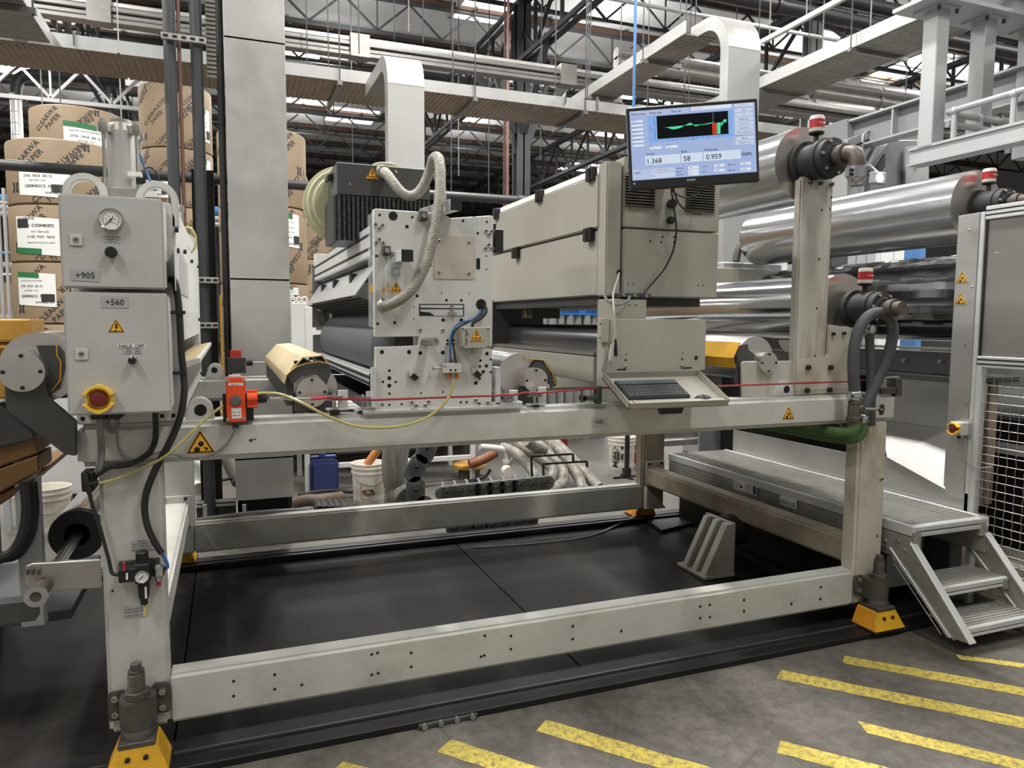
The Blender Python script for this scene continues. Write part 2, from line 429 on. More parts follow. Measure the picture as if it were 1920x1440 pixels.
# ================================================================ floor
def floor_mat(name, rgb, rgb2, rough, scr=0.5, dark=0.3):
    m, nt, b = _nt(name); N, L = nt.nodes, nt.links
    tc = N.new('ShaderNodeTexCoord')
    n1 = N.new('ShaderNodeTexNoise'); n1.inputs['Scale'].default_value = 1.3; n1.inputs['Detail'].default_value = 9; n1.inputs['Roughness'].default_value = 0.65
    L.new(tc.outputs['Object'], n1.inputs['Vector'])
    r1 = N.new('ShaderNodeValToRGB'); r1.color_ramp.elements[0].position = 0.32; r1.color_ramp.elements[1].position = 0.68
    r1.color_ramp.elements[0].color = (*lin(rgb2), 1); r1.color_ramp.elements[1].color = (*lin(rgb), 1)
    L.new(n1.outputs[0], r1.inputs[0])
    n2 = N.new('ShaderNodeTexNoise'); n2.inputs['Scale'].default_value = 16; n2.inputs['Detail'].default_value = 8; n2.inputs['Roughness'].default_value = 0.7
    L.new(tc.outputs['Object'], n2.inputs['Vector'])
    r2 = N.new('ShaderNodeMapRange'); r2.inputs[1].default_value = 0.3; r2.inputs[2].default_value = 0.7; r2.inputs[3].default_value = 1 - dark; r2.inputs[4].default_value = 1.12
    L.new(n2.outputs[0], r2.inputs[0])
    mu = N.new('ShaderNodeMix'); mu.data_type = 'RGBA'; mu.blend_type = 'MULTIPLY'; mu.inputs[0].default_value = 1
    L.new(r1.outputs[0], mu.inputs[6]); L.new(r2.outputs[0], mu.inputs[7])
    out = mu.outputs[2]
    for k, (ang, sc, th) in enumerate(((0.4, 2.0, 0.006), (-0.7, 1.6, 0.006), (1.25, 1.2, 0.005))):
        mp = N.new('ShaderNodeMapping'); mp.inputs['Rotation'].default_value = (0, 0, ang); mp.inputs['Scale'].default_value = (sc, sc * 0.12, 1); mp.inputs['Location'].default_value = (k * 3.1, k, 0)
        L.new(tc.outputs['Object'], mp.inputs[0])
        vo = N.new('ShaderNodeTexVoronoi'); vo.feature = 'DISTANCE_TO_EDGE'; vo.inputs['Scale'].default_value = 1.6
        L.new(mp.outputs[0], vo.inputs['Vector'])
        r3 = N.new('ShaderNodeMapRange'); r3.inputs[1].default_value = 0; r3.inputs[2].default_value = th; r3.inputs[3].default_value = scr; r3.inputs[4].default_value = 0
        L.new(vo.outputs['Distance'], r3.inputs[0])
        mx = N.new('ShaderNodeMix'); mx.data_type = 'RGBA'; L.new(r3.outputs[0], mx.inputs[0]); L.new(out, mx.inputs[6])
        mx.inputs[7].default_value = (*[x * 0.45 for x in lin(rgb2)], 1); out = mx.outputs[2]
    L.new(out, b.inputs['Base Color'])
    rr = N.new('ShaderNodeMapRange'); rr.inputs[3].default_value = rough - 0.12; rr.inputs[4].default_value = rough + 0.15
    L.new(n1.outputs[0], rr.inputs[0]); L.new(rr.outputs[0], b.inputs['Roughness'])
    bp = N.new('ShaderNodeBump'); bp.inputs['Strength'].default_value = 0.12; bp.inputs['Distance'].default_value = 0.01
    L.new(n2.outputs[0], bp.inputs['Height']); L.new(bp.outputs[0], b.inputs['Normal'])
    return m
P_CONC = floor_mat('worn_concrete', (124, 119, 111), (80, 75, 68), 0.62, scr=.3, dark=.5)
P_CONCB = floor_mat('dusty_concrete', (112, 108, 101), (70, 67, 61), 0.55, scr=.2)
P_PIT = floor_mat('oily_shaded_concrete', (45, 42, 37), (17, 16, 15), 0.55, scr=0.3, dark=0.5)  # dark oily slab; part of the shade at its left is in this colour
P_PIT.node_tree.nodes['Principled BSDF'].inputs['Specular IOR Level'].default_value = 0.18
NY = -0.12
b = MB().box(-30, 45, -14, NY, -0.2, 0.0)
floor = struct(b.build('floor', P_CONC, smooth=False))
b = MB(); SLABS = []
for i in range(6):
    xa = -3.2 + i * 1.7
    SLABS.append((xa + 0.004, xa + 1.7 - 0.004))
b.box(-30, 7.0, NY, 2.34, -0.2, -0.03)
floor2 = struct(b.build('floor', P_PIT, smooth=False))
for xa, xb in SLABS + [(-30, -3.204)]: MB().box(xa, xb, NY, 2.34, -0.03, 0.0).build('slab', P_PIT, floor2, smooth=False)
b = MB().box(7.0, 45, NY, 2.34, -0.2, 0.0).box(-30, 45, 2.34, 52, -0.2, 0.0)
floor3 = struct(b.build('floor', P_CONCB, smooth=False))
# worn yellow stripes painted on the concrete
def stripe_mat():
    m, nt, bs = _nt('worn_yellow_line'); N, L = nt.nodes, nt.links
    tc = N.new('ShaderNodeTexCoord')
    n = N.new('ShaderNodeTexNoise'); n.inputs['Scale'].default_value = 38; n.inputs['Detail'].default_value = 9; n.inputs['Roughness'].default_value = 0.75
    L.new(tc.outputs['Object'], n.inputs['Vector'])
    r = N.new('ShaderNodeValToRGB'); e = r.color_ramp.elements
    e[0].position = 0.36; e[0].color = (*lin((112, 100, 74)), 1); e[1].position = 0.56; e[1].color = (*lin((206, 186, 84)), 1)
    x = e.new(0.46); x.color = (*lin((172, 154, 80)), 1)
    L.new(n.outputs[0], r.inputs[0]); L.new(r.outputs[0], bs.inputs['Base Color'])
    bs.inputs['Roughness'].default_value = 0.6
    return m
P_STRIPE = stripe_mat()
ST = [((1465, 1256), (1456, 1272), (1920, 1345), (1920, 1370)), ((1583, 1229), (1580, 1243), (1920, 1289), (1920, 1310)),
      ((1793, 1227), (1800, 1236), (1920, 1244), (1920, 1258)), ((1608, 1352), (1626, 1375), (1920, 1425), (1920, 1447)),
      ((1463, 1388), (1457, 1411), (1668, 1440), (1596, 1440)), ((1024, 1349), (1005, 1370), (1336, 1440), (1270, 1440)),
      ((846, 1386), (819, 1409), (1015, 1440), (918, 1440)), ((643, 1428), (629, 1440), (690, 1440), (660, 1452))]
rs = random.Random(3)
for a, b_, c, d in ST:
    A, B, Cc = onZ(*a, 0.0012), onZ(*b_, 0.0012), onZ(*c, 0.0012)
    dr = (Cc - A).normalized()
    W = B - A; L_ = 1.5
    side = Vector((dr.y, -dr.x, 0)); w = abs(W.dot(side)); sg = 1 if W.dot(side) > 0 else -1
    n = 26; up_, lo_ = [], []
    for i in range(n + 1):
        t = L_ * i / n
        up_.append(A + dr * t + side * sg * rs.uniform(-0.003, 0.003))
        lo_.append(A + W * 1.0 + dr * (t if i else 0) + side * sg * ((w - W.dot(side) * sg) + rs.uniform(-0.004, 0.004)))
    me = MB(); o0 = up_ + lo_
    me.add(o0, [(i, i + 1, n + 2 + i, n + 1 + i) for i in range(n)])
    me.build('stripe', P_STRIPE, floor, smooth=False)
# ---- black guide rails of the frame and a bolted joint plate
r1 = MB().box(-3.0, 6.8, -0.135, 0.06, 0.0, 0.030).build('trim_1', P_RAIL, bevel=0.004); struct(r1)
MB().box(-3.0, 6.8, -0.045, -0.035, 0.030, 0.037).build('rail_rib', P_PIPE, r1)
r2 = MB().box(-3.0, 6.8, 2.12, 2.30, 0.0, 0.030).build('trim_2', P_RAIL, bevel=0.004); struct(r2)
MB().box(-3.0, 6.8, 2.19, 2.20, 0.030, 0.037).build('rail_rib', P_PIPE, r2)
MB().box(-3.0, 6.8, 2.12, 2.135, 0.030, 0.04).build('rail_rib', P_PIPE, r2)
pl = [onZ(u, v, 0.0) for u, v in ((783, 1367), (893, 1343))]
jp = MB().bar(pl[0] + Vector((0, 0, 0.012)), pl[1] + Vector((0, 0, 0.012)), 0.035, 0.02).build('joint_plate', P_DGREY, r1, bevel=0.003)
for i in range(4):
    q = lerp(pl[0], pl[1], (i + 0.35) / 3.7)
    MB().cyl(q + Vector((0, -0.012, 0.016)), q + Vector((0, -0.03, 0.016)), 0.011, n=10).build('bolt', P_BOLT, jp)
# ================================================================ roof
deck = struct(MB().box(-30, 45, -14, 52, ROOF_Z, ROOF_Z + 0.2).build('ceiling', P_DECK, smooth=False))
fw_ = struct(MB().box(-30, 45, 51.8, 52, 0, ROOF_Z).build('wall_back', P_WALLF, smooth=False))
fw2_ = struct(MB().box(-30, 45, -14.2, -14, 0, ROOF_Z).build('wall_front', P_WALL, smooth=False))
lw_ = struct(MB().box(-30.2, -30, -14, 52, 0, ROOF_Z).build('wall_left', P_WALL, smooth=False))
rw_ = struct(MB().box(45, 45.2, -14, 52, 0, ROOF_Z).build('wall_right', P_WALL, smooth=False))
# skylights: bright panels in the deck
SK = [((545, 92), 1.5, 2.4), ((930, 4), 1.6, 2.2), ((1188, 190), 1.7, 2.4), ((1245, 188), 1.5, 2.0), ((1700, 128), 1.6, 2.4), ((1652, 142), 1.2, 2.0), ((60, 124), 3.0, 1.6), ((660, 214), 1.8, 2.0), ((1480, 238), 1.4, 1.6), ((1090, 312), 2.0, 2.0), ((1735, 108), 1.2, 2.2), ((1300, 176), 1.2, 1.6)]
for i, ((u, v), w, d) in enumerate(SK):
    p = onZ(u, v, ROOF_Z - 0.03)
    fr = MB()
    for s in (-1, 1):
        fr.box(p.x - w / 2 - .06, p.x + w / 2 + .06, p.y + s * d / 2 - .05, p.y + s * d / 2 + .05, ROOF_Z - .1, ROOF_Z)
        fr.box(p.x + s * w / 2 - .05, p.x + s * w / 2 + .05, p.y - d / 2, p.y + d / 2, ROOF_Z - .1, ROOF_Z)
    fo = fr.build('window_%d' % (i + 1), P_ROOFLT, smooth=False); struct(fo)
    MB().box(p.x - w / 2, p.x + w / 2, p.y - d / 2, p.y + d / 2, ROOF_Z - .05, ROOF_Z - .02).build('pane', P_LIGHT, fo, smooth=False)
# open-web joists along X
rj = random.Random(5)
def joist(y, x0, x1, zt, zb, mat, step=1.5, ch=0.075, wd=0.042, name='roof_joist'):
    b = MB()
    b.box(x0, x1, y - ch / 2, y + ch / 2, zt - ch, zt); b.box(x0, x1, y - ch / 2, y + ch / 2, zb, zb + ch)
    n = int((x1 - x0) / step)
    for i in range(n):
        xa = x0 + i * step; xm = xa + step / 2
        b.bar((xa, y, zt - ch), (xm, y, zb + ch), wd, wd, (0, 1, 0)); b.bar((xm, y, zb + ch), (xa + step, y, zt - ch), wd, wd, (0, 1, 0))
        if i % 2 == 0: b.bar((xm, y, zb + ch), (xm, y, zt - ch), wd * .7, wd * .7, (0, 1, 0))
    o = b.build(name, mat, smooth=False); return struct(o)
YJ = [7.0 + 2.45 * k for k in range(18)]
for k, y in enumerate(YJ):
    o = joist(y, -24, 34, 8.86, 8.05, P_ROOFDK if k % 3 else P_ROOFST)
    lb = MB().box(-24, 34, y - .07, y + .07, 8.86, 8.97)
    for xx in range(-23, 34):
        lb.box(xx, xx + .08, y - .2, y + .2, 8.86, 8.92)
    lb.build('ledger', P_WOOD, o, smooth=False)
def girder(x, y0, y1, zt, zb, mat, step=2.45):
    b = MB()
    for s in (-.09, .09):
        b.box(x + s - .03, x + s + .03, y0, y1, zt - .09, zt); b.box(x + s - .03, x + s + .03, y0, y1, zb, zb + .09)
    n = int((y1 - y0) / step)
    for i in range(n):
        ya = y0 + i * step; ym = ya + step / 2
        b.bar((x, ya, zt - .1), (x, ym, zb + .1), .06, .06, (1, 0, 0)); b.bar((x, ym, zb + .1), (x, ya + step, zt - .1), .06, .06, (1, 0, 0))
        b.bar((x, ym, zb + .1), (x, ym, zt - .1), .06, .06, (1, 0, 0)); b.bar((x, ya, zb + .1), (x, ya, zt - .1), .06, .06, (1, 0, 0))
    return struct(b.build('roof_girder', mat, smooth=False))
for x in (-8.3, -2.2, 6.1, 11.6, 17.3): girder(x, 4.6, 46, 8.0, 6.75, P_ROOFDK)
# pale run of trusses at the far left
joist(13.2, -9.0, -0.9, 6.25, 5.55, P_ROOFLT, 1.0, .07, .05)
# grey columns with knee braces
def column(x, y, s, mat, name, top=8.0, knees=True):
    b = MB()
    b.box(x - s / 2, x + s / 2, y - s / 2, y - s / 2 + .03, 0, top).box(x - s / 2, x + s / 2, y + s / 2 - .03, y + s / 2, 0, top).box(x - .015, x + .015, y - s / 2, y + s / 2, 0, top)
    o = struct(b.build(name, mat, smooth=False))
    if knees:
        k = MB()
        for sx in (-1, 1):
            k.bar((x + sx * .12, y, 5.4), (x + sx * 1.3, y, 6.9), .12, .12, (0, 1, 0))
            k.bar((x, y + sx * .12, 5.4), (x, y + sx * 1.3, 6.9), .12, .12, (1, 0, 0))
            k.bar((x + sx * .1, y, 5.0), (x + sx * .7, y, 6.9), .08, .08, (0, 1, 0))
        k.build('knee_brace', mat, o, smooth=False)
    b2 = MB().box(x - s * .8, x + s * .8, y - s * .8, y + s * .8, 0, .03).build('base_plate', mat, o, smooth=False)
    return o
def px_col(u0, u1, depth, mat, name, knees=True):
    r = ray((u0 + u1) / 2, 300); p = CAM + r * depth
    s = (u1 - u0) / FPX * depth / 1.05
    return column(p.x, p.y, s, mat, name, knees=knees)
px_col(964, 991, 15.0, P_ROOFST, 'column')
px_col(1502, 1527, 15.5, P_STRUCT, 'column', knees=False)
px_col(155, 171, 26.0, P_ROOFST, 'column')
px_col(1196, 1210, 26.0, P_ROOFST, 'column')
px_col(655, 667, 30.0, P_ROOFST, 'column')
# diagonal bracing rods seen against the roof
for (u0, v0, u1, v1, z0, z1) in ((560, 640, 640, 480, 7.6, 6.2),):
    pass
# ---------------- overhead pipes and cable trays
def onYz(u, v, Y): return onY(u, v, Y)
def xrun(name, label, u, v, Y, x0, x1, r, mat, cat, n=12, group=None, joints=0, jm=None, hang=()):
    p = onY(u, v, Y)
    t = thing(name, label, cat, (x0, p.y, p.z), group)
    MB().cyl((x0, p.y, p.z), (x1, p.y, p.z), r, n=n).build('pipe', mat, t)
    for i in range(joints):
        xx = x0 + (x1 - x0) * (i + .5) / joints
        MB().cyl((xx - .03, p.y, p.z), (xx + .03, p.y, p.z), r * 1.25, n=n).build('coupling', jm or mat, t)
    if hang:
        for xx in hang: MB().cyl((xx, p.y, p.z), (xx, p.y, 8.97), .008, n=6).build('hanger_rod', P_ROOFST, t)
    return t
xrun('water_pipe', 'dark steel pipe running level past the paper roll stacks', 210, 323, 2.95, -3.2, 3.9, .036, P_PIPE, 'pipe', joints=3)
xrun('roof_pipe', 'upper of two thick grey pipes left of the tall bent cable duct', 1310, 124, 6.6, 5.6, 14, .085, P_PIPEG, 'pipe', joints=6)
xrun('roof_pipe', 'lower of two thick grey pipes left of the tall bent cable duct', 1310, 141, 6.6, 5.6, 14, .085, P_PIPEG, 'pipe', joints=6)
xrun('roof_pipe', 'round grey duct above the mezzanine beam, upper of the pair', 1640, 172, 8.5, 10.4, 22, .15, P_PIPEG, 'pipe', joints=5)
xrun('roof_pipe', 'round grey duct above the mezzanine beam, lower of the pair', 1600, 207, 9.5, 10.6, 22, .16, P_PIPEG, 'pipe', joints=5)
xrun('black_duct', 'upper of two black ducts crossing under the roof at top right', 1640, 12, 5.5, 6.2, 16, .095, P_BLACK, 'duct', joints=4)
xrun('black_duct', 'lower of two black ducts crossing under the roof at top right', 1590, 37, 5.5, 6.2, 16, .095, P_BLACK, 'duct', joints=4)
xrun('sprinkler_pipe', 'thin white sprinkler pipe below the roof beside the bent duct', 1500, 63, 7.6, 5.0, 12.2, .03, P_ROOFLT, 'pipe')
xrun('fluorescent_tube', 'thin lit white tube fitting above the mezzanine beam', 1640, 184, 8.3, 11.2, 13.2, .04, P_WHITE, 'lamp', hang=(11.4, 13.0))
# ribbed bus duct along X
pb = onY(640, 84, 7.2)
t = thing('bus_duct', 'long ribbed grey bus duct crossing under the roof', 'duct', (-4, 7.2, pb.z))
for i in range(4):
    MB().box(-8, 13.5, 7.16 + (i % 2) * .03, 7.32, pb.z - .13 + i * .066, pb.z - .13 + i * .066 + .058).build('rail', P_PIPEG if i != 3 else P_GALV, t, bevel=.01)
for xx in range(-7, 13, 3): MB().box(xx, xx + .25, 7.12, 7.34, pb.z - .14, pb.z + .145).build('joint_cover', P_PIPEG, t)
pb2 = onY(1210, 120, 10.5)
t = thing('bus_duct', 'second ribbed grey bus duct, higher under the roof to the right', 'duct', (9, 10.5, pb2.z))
for i in range(3): MB().box(8.5, 24, 10.5, 10.7, pb2.z - .13 + i * .085, pb2.z - .13 + i * .085 + .07).build('rail', P_PIPEG, t, bevel=.01)
def tray(name, label, a, b_, w, h=0.10, rib=0.045, dusty=False, rods=(), bevel=0.0, group='overhead cable trays', ribmat=None):
    """ladder-back cable tray from a to b (bottom centre line)"""
    a, b_ = Vector(a), Vector(b_); d = (b_ - a); Ln = d.length; d.normalize(); nn = Vector((0, 0, 1)).cross(d).normalized()
    upv = d.cross(nn) * -1
    upv = nn.cross(d) * -1 if (nn.cross(d)).z < 0 else nn.cross(d)
    t = thing(name, label, 'cable tray', a, group)
    for s in (-1, 1):
        p, q = a + nn * (s * w / 2) + upv * (h / 2), b_ + nn * (s * w / 2) + upv * (h / 2)
        n = max(1, round(Ln / 2.2))
        for i in range(n):
            MB().bar(lerp(p, q, i / n + .0008), lerp(p, q, (i + 1) / n - .0008), .014, h, upv).build('side_rail', P_TRAYSIDE, t)
    rb = MB(); n = int(Ln / rib)
    for i in range(n):
        c = a + d * (Ln * (i + .5) / n)
        rb.bar(c - nn * (w / 2), c + nn * (w / 2), Ln / n * .62, .012, upv)
        rb.bar(c - nn * (w / 2) + d * (Ln / n * .5) + upv * .012, c + nn * (w / 2) + d * (Ln / n * .5) + upv * .012, Ln / n * .5, .006, upv)
    rb.build('ribbed_bottom', ribmat or (P_TRAYDUST if dusty else P_TRAYBOT), t, smooth=False, kind='stuff')
    for fr in rods:
        c = a + d * (Ln * fr)
        MB().bar(c - nn * (w / 2 + .06) - upv * .03, c + nn * (w / 2 + .06) - upv * .03, .04, .04, upv).build('support_channel', P_PIPEG, t)
        for s in (-1, 1):
            MB().cyl(c + nn * (s * (w / 2 + .04)) - upv * .06, (c.x + nn.x * s * (w / 2 + .04), c.y + nn.y * s * (w / 2 + .04), 8.95), .006, n=6).build('hanger_rod', P_ROOFST, t)
    return t
ZA = 3.60
tray('cable_tray', 'long dusty ribbed cable tray running behind the sheet metal ducts', (-2.6, 4.0, ZA), (6.6, 4.0, ZA), .62, dusty=True, rods=(.29, .43, .56, .68, .8))
tray('cable_tray', 'short cable tray branch reaching forward at the top left corner', (-.98, 1.2, ZA + .012), (-.98, 3.66, ZA + .012), .46, rods=(.72,))
# curved fittings of the trays
def fitting(px, z, h, label, name='tray_bend'):
    pts = spline([onZ(u, v, z) for u, v in px], 5)
    b = MB()
    for i in range(len(pts) - 1):
        b.quad(pts[i], pts[i + 1], pts[i + 1] + Vector((0, 0, h)), pts[i] + Vector((0, 0, h)))
        n = (pts[i + 1] - pts[i]).cross(Vector((0, 0, 1))).normalized() * .012
        b.quad(pts[i] + n, pts[i + 1] + n, pts[i + 1] + n + Vector((0, 0, h)), pts[i] + n + Vector((0, 0, h)))
    return tag(b.build(name, P_TRAYSIDE), label, 'tray bend', 'curved cable tray fittings')
fitting([(137, 84), (142, 100), (160, 110), (185, 117), (205, 121)], ZA + .02, .11, 'curved white side of the cable tray bend above the big stack of paper rolls')
fitting([(330, 143), (350, 146), (372, 146), (388, 138), (390, 118)], ZA + .02, .11, 'curved tray bend behind the pair of dark upright pipes')
fitting([(0, 86), (14, 84), (26, 74), (24, 60)], ZA + .02, .13, 'rounded tray bend at the very left edge under the roof')
fitting([(1000, 212), (1020, 212), (1045, 206), (1058, 198), (1062, 190)], ZA + .02, .10, 'curved tray bend right of the tall grey column')
fitting([(1180, 222), (1150, 222), (1128, 214), (1120, 200)], ZA + .02, .10, 'curved tray bend beside the top left corner of the monitor')
# tray along Y ending in the tall bent duct
zb = 4.12
tray('cable_tray', 'cable tray rising to the tall bent duct behind the monitor', (4.42, 2.9, zb), (4.42, 5.5, zb - .03), .33, h=.11, rods=(.25, .7))
tray('cable_tray', 'long wide cable tray passing beside the mezzanine posts', (6.82, 1.2, 4.4), (6.82, 6.9, 4.4), .68, h=.13, rods=(.35, .6, .85), rib=.04)
tray('cable_tray', 'far cable tray seen between the two mezzanine posts', (8.2, 2.2, 4.0), (8.2, 5.4, 4.0), .5, h=.13, rods=(.5,))
# channel rails on trapeze hangers at top right
for lab, p, q in (('upper of two bright strut channels hung beside the bent duct', (1430, 78), (1575, 0)), ('lower of two bright strut channels hung beside the bent duct', (1525, 110), (1715, 24))):
    A, B = onZ(*p, 5.0), onZ(*q, 5.0)
    t = thing('strut_channel', lab, 'channel', A, 'hung strut channels')
    MB().bar(A, A + (B - A) * 1.3, .05, .05).build('channel', P_GALV, t)
    for fr in (.1, .6): MB().cyl(lerp(A, B, fr), lerp(A, B, fr) + Vector((0, 0, 3.2)), .008, n=6).build('hanger_rod', P_PIPEG, t)
for k, (u, v0, v1, Y) in enumerate(((219, 0, 250, 6.0), (574, 0, 170, 7), (672, 0, 100, 5), (766, 0, 60, 6), (793, 0, 80, 6), (917, 140, 370, 11), (860, 120, 330, 12), (1016, 0, 300, 9), (1108, 0, 190, 7), (75, 110, 280, 11), (110, 115, 200, 10), (1305, 0, 60, 7), (740, 160, 330, 13), (846, 220, 360, 14), (660, 200, 310, 13))):
    A, B = onY(u, v0, Y), onY(u, v1, Y)
    tag(MB().cyl((A.x, Y, 8.97), (A.x, Y, B.z), .005 + .0004 * Y, n=6).build('hanger_rod', P_ROOFST if k % 3 else P_PIPEG), 'thin steel rod hanging straight down from the roof trusses', 'rod', 'hanger rods under the roof')
# light blue conduit dropping behind the monitor
A = onY(1190, 100, 3.2)
tag(MB().cyl((A.x, 3.2, 5.6), (A.x, 3.2, 2.55), .014, n=8).build('conduit', P_SKYBLUE), 'thin light blue conduit dropping down behind the monitor', 'conduit')
# copper coloured riser and the pair of dark risers
for lab, u, Y, r, mat, nm in (('copper coloured riser pipe left of the tall grey column', 952, 9.5, .024, P_COPPER, 'riser_pipe'), ('thin rusty riser pipe close beside the copper coloured one', 946, 9.6, .02, P_WOOD, 'riser_pipe')):
    A = onY(u, 200, Y)
    tag(MB().cyl((A.x, Y, 0), (A.x, Y, 8.2), r, n=10).build(nm, mat), lab, 'pipe', 'risers beside the column')

# ================================================================ helpers for small hardware
_SH = {}
def bolts(parent, pts, Y, rpx=4, mat=None, name='bolt', h=0.005, head=True):
    """round-headed socket bolts set on the plane Y facing the aisle"""
    mat = mat or P_BOLT
    for u, v in pts:
        p = onY(u, v, Y); d = (p - CAM).dot(FW); r = rpx / FPX * d
        b = MB().lathe(p, (0, -1, 0), [(r, 0), (r, h), (r * .88, h * 1.15), (r * .5, h * 1.15)], n=12)
        o = b.build(name, mat, parent)
        if o.parent and not (parent.parent and parent.parent.parent): MB().cyl(p + Vector((0, -h * 1.1, 0)), p + Vector((0, -h * 1.25, 0)), r * .5, n=6).build('socket', P_HOLE, parent if parent.parent else o)
def holes(parent, pts, Y, rpx=2.5, name='hole', mat=None, n=10):
    for t in pts:
        u, v = t[0], t[1]; rr = t[2] if len(t) > 2 else rpx
        p = onY(u, v, Y); d = (p - CAM).dot(FW); r = rr / FPX * d
        MB().cyl(p + Vector((0, .0002, 0)), p + Vector((0, -.0009, 0)), r, n=n).build(name, mat or P_HOLE, parent)
def rectY(px, Y, th, name, mat, parent, bevel=0.0):
    """outline in pixels on plane Y, thickness th towards the aisle"""
    return MB().prism(pxY(px, Y), (0, -th, 0)).build(name, mat, parent, bevel=bevel)
def textY(txt, c, Y, wpx, parent, mat=None, name='lettering', hpx=None, tilt=0.0):
    p = onY(c[0], c[1], Y); d = (p - CAM).dot(FW)
    b = MB(); r = Vector((math.cos(tilt), 0, math.sin(tilt))); u = Vector((-math.sin(tilt), 0, math.cos(tilt)))
    put_text(b, txt, p + Vector((0, -.0006, 0)), r, u, width=wpx / FPX * d * 1.07, height=(hpx / FPX * d) if hpx else None)
    return b.build(name, mat or P_INK, parent, smooth=False)
def bolt_glyph(mb, c, r, u, s):
    """lightning arrow"""
    pts = [(-.02, .30), (.10, .30), (.03, .06), (.14, .06), (-.03, -.20), (.03, -.20), (-.07, -.34), (-.10, -.16), (-.05, -.18), (.03, -.02), (-.10, -.02)]
    mb.add([c + r * (x * s) + u * (y * s) for x, y in pts], [tuple(range(len(pts) - 1, -1, -1))])
def roll_glyph(mb, c, r, u, s):
    for (x, y) in ((.02, .06), (-.13, -.16)):
        n = 14
        mb.add([c + r * ((x + .11 * math.cos(6.283 * i / n)) * s) + u * ((y + .11 * math.sin(6.283 * i / n)) * s) for i in range(n)], [tuple(range(n))])
    for k in range(4):
        a = -.35 + k * .22
        p = c + r * (.13 * s) + u * (-.08 * s); q = p + (r * math.cos(a - .6) + u * math.sin(a - .6)) * (.16 * s)
        d = (u * math.cos(a - .6) - r * math.sin(a - .6)) * (.012 * s)
        mb.add([p - d, q - d, q + d, p + d], [(0, 1, 2, 3)])
def sign_tri(parent, c, nrm, right, up, s, glyph='bolt', danger=False, name='warning_sign'):
    """yellow warning triangle with black border: plate part with flat print"""
    c, nrm, right, up = Vector(c), Vector(nrm), Vector(right).normalized(), Vector(up).normalized()
    a = MB(); h = .866 * s
    pts = [c - right * (s / 2) - up * (h / 3), c + right * (s / 2) - up * (h / 3), c + up * (h * 2 / 3)]
    if danger:
        pts = [c - right * (s * .6) - up * (h / 3 + s * .18), c + right * (s * .6) - up * (h / 3 + s * .18)] + [pts[1], pts[2], pts[0]]
    o = MB().prism(pts, nrm * .0015).build(name, P_SIGNY, parent)
    k = MB(); q = nrm * .0022
    def tri(f): return [c + q - right * (s / 2 * f) - up * (h / 3 * f), c + q + right * (s / 2 * f) - up * (h / 3 * f), c + q + up * (h * 2 / 3 * f)]
    A, B = tri(.90), tri(.74)
    k.add(A + B, [(0, 1, 4, 3), (1, 2, 5, 4), (2, 0, 3, 5)])
    (bolt_glyph if glyph == 'bolt' else roll_glyph)(k, c + q, right, up, s * .9)
    k.build('print', P_SIGNK, o, smooth=False)
    if danger:
        t = MB(); put_text(t, 'DANGER!', c + q - up * (h / 3 + s * .09), right, up, width=s * .95)
        t.build('print', P_REDLAB, o, smooth=False)
    return o
def signY(parent, u, v, wpx, Y, glyph='bolt', danger=False):
    p = onY(u, v, Y); s = wpx / FPX * (p - CAM).dot(FW) * 1.05
    return sign_tri(parent, p, (0, -1, 0), (1, 0, 0), (0, 0, 1), s, glyph, danger)
def cable(name, label, px, r, mat, cat='cable', k=6, n=8, parent=None, group=None):
    """px: list of (u, v, Y)"""
    pts = spline([onY(u, v, Y) for u, v, Y in px], k)
    o = MB().tube(pts, r, n=n).build(name, mat, parent)
    if label: tag(o, label, cat, group)
    return o
# ================================================================ machine frame
FX0, FX1, D2 = 0.0, 3.602, 2.08
fr = thing('machine_stand', 'long off-white welded steel frame with two posts facing the aisle', 'machine frame', (1.8, 1.0, 0.03))
def fbox(nm, x0, x1, y0, y1, z0, z1, mat=None, bv=.014):
    return MB().box(x0, x1, y0, y1, z0, z1).build(nm, mat or P_FRAME, fr, bevel=bv, seg=3)
fbox('post', 0.0, .198, 0, .098, .124, 1.085)
fbox('post', 3.41, 3.602, 0, .098, .124, 1.085, P_RUSTY)
fbox('post', 0.0, .205, 2.08, 2.18, .124, 1.085)
fbox('post', 3.40, 3.61, 2.08, 2.18, .124, 1.085, P_GRIME)
fbox('beam', -.062, 3.652, -.001, .13, 1.078, 1.222, bv=.02)
fbox('beam', .19, 3.42, .001, .099, .1235, .306, bv=.014)
fbox('beam', .19, 3.42, 2.081, 2.179, .124, .318)
fbox('beam', -.06, 3.65, 2.079, 2.21, 1.078, 1.222, bv=.02)
fbox('beam', .03, .17, .09, 2.09, .315, .455)
fbox('beam', 3.44, 3.56, .09, 2.09, .315, .45, P_GRIME)
fbox('beam', .03, .17, .12, 2.09, 1.085, 1.2)
for (x0, x1) in ((.0, .185), (3.425, 3.60)):
    pl = MB().box(x0 + .01, x1, 2.066, 2.081, .30, .50).build('end_plate', P_FRAME if x0 < 1 else P_RUSTY, fr, bevel=.003)
    for xx in (x0 + .035, x1 - .03):
        MB().cyl((xx, 2.067, .48), (xx, 2.055, .48), .011, n=8).build('bolt', P_BLACK, pl)
gp = MB().prism([(.03, 2.079, .95), (.165, 2.079, .95), (.165, 2.079, 1.08), (.10, 2.079, 1.08)], (0, -.012, 0)).build('bracket_plate', P_FRAME, fr, bevel=.003)
for xx, zz in ((.07, .97), (.145, .97), (.145, 1.05), (.09, 1.05)): MB().cyl((xx, 2.068, zz), (xx, 2.057, zz), .011, n=8).build('bolt', P_BLACK, gp)
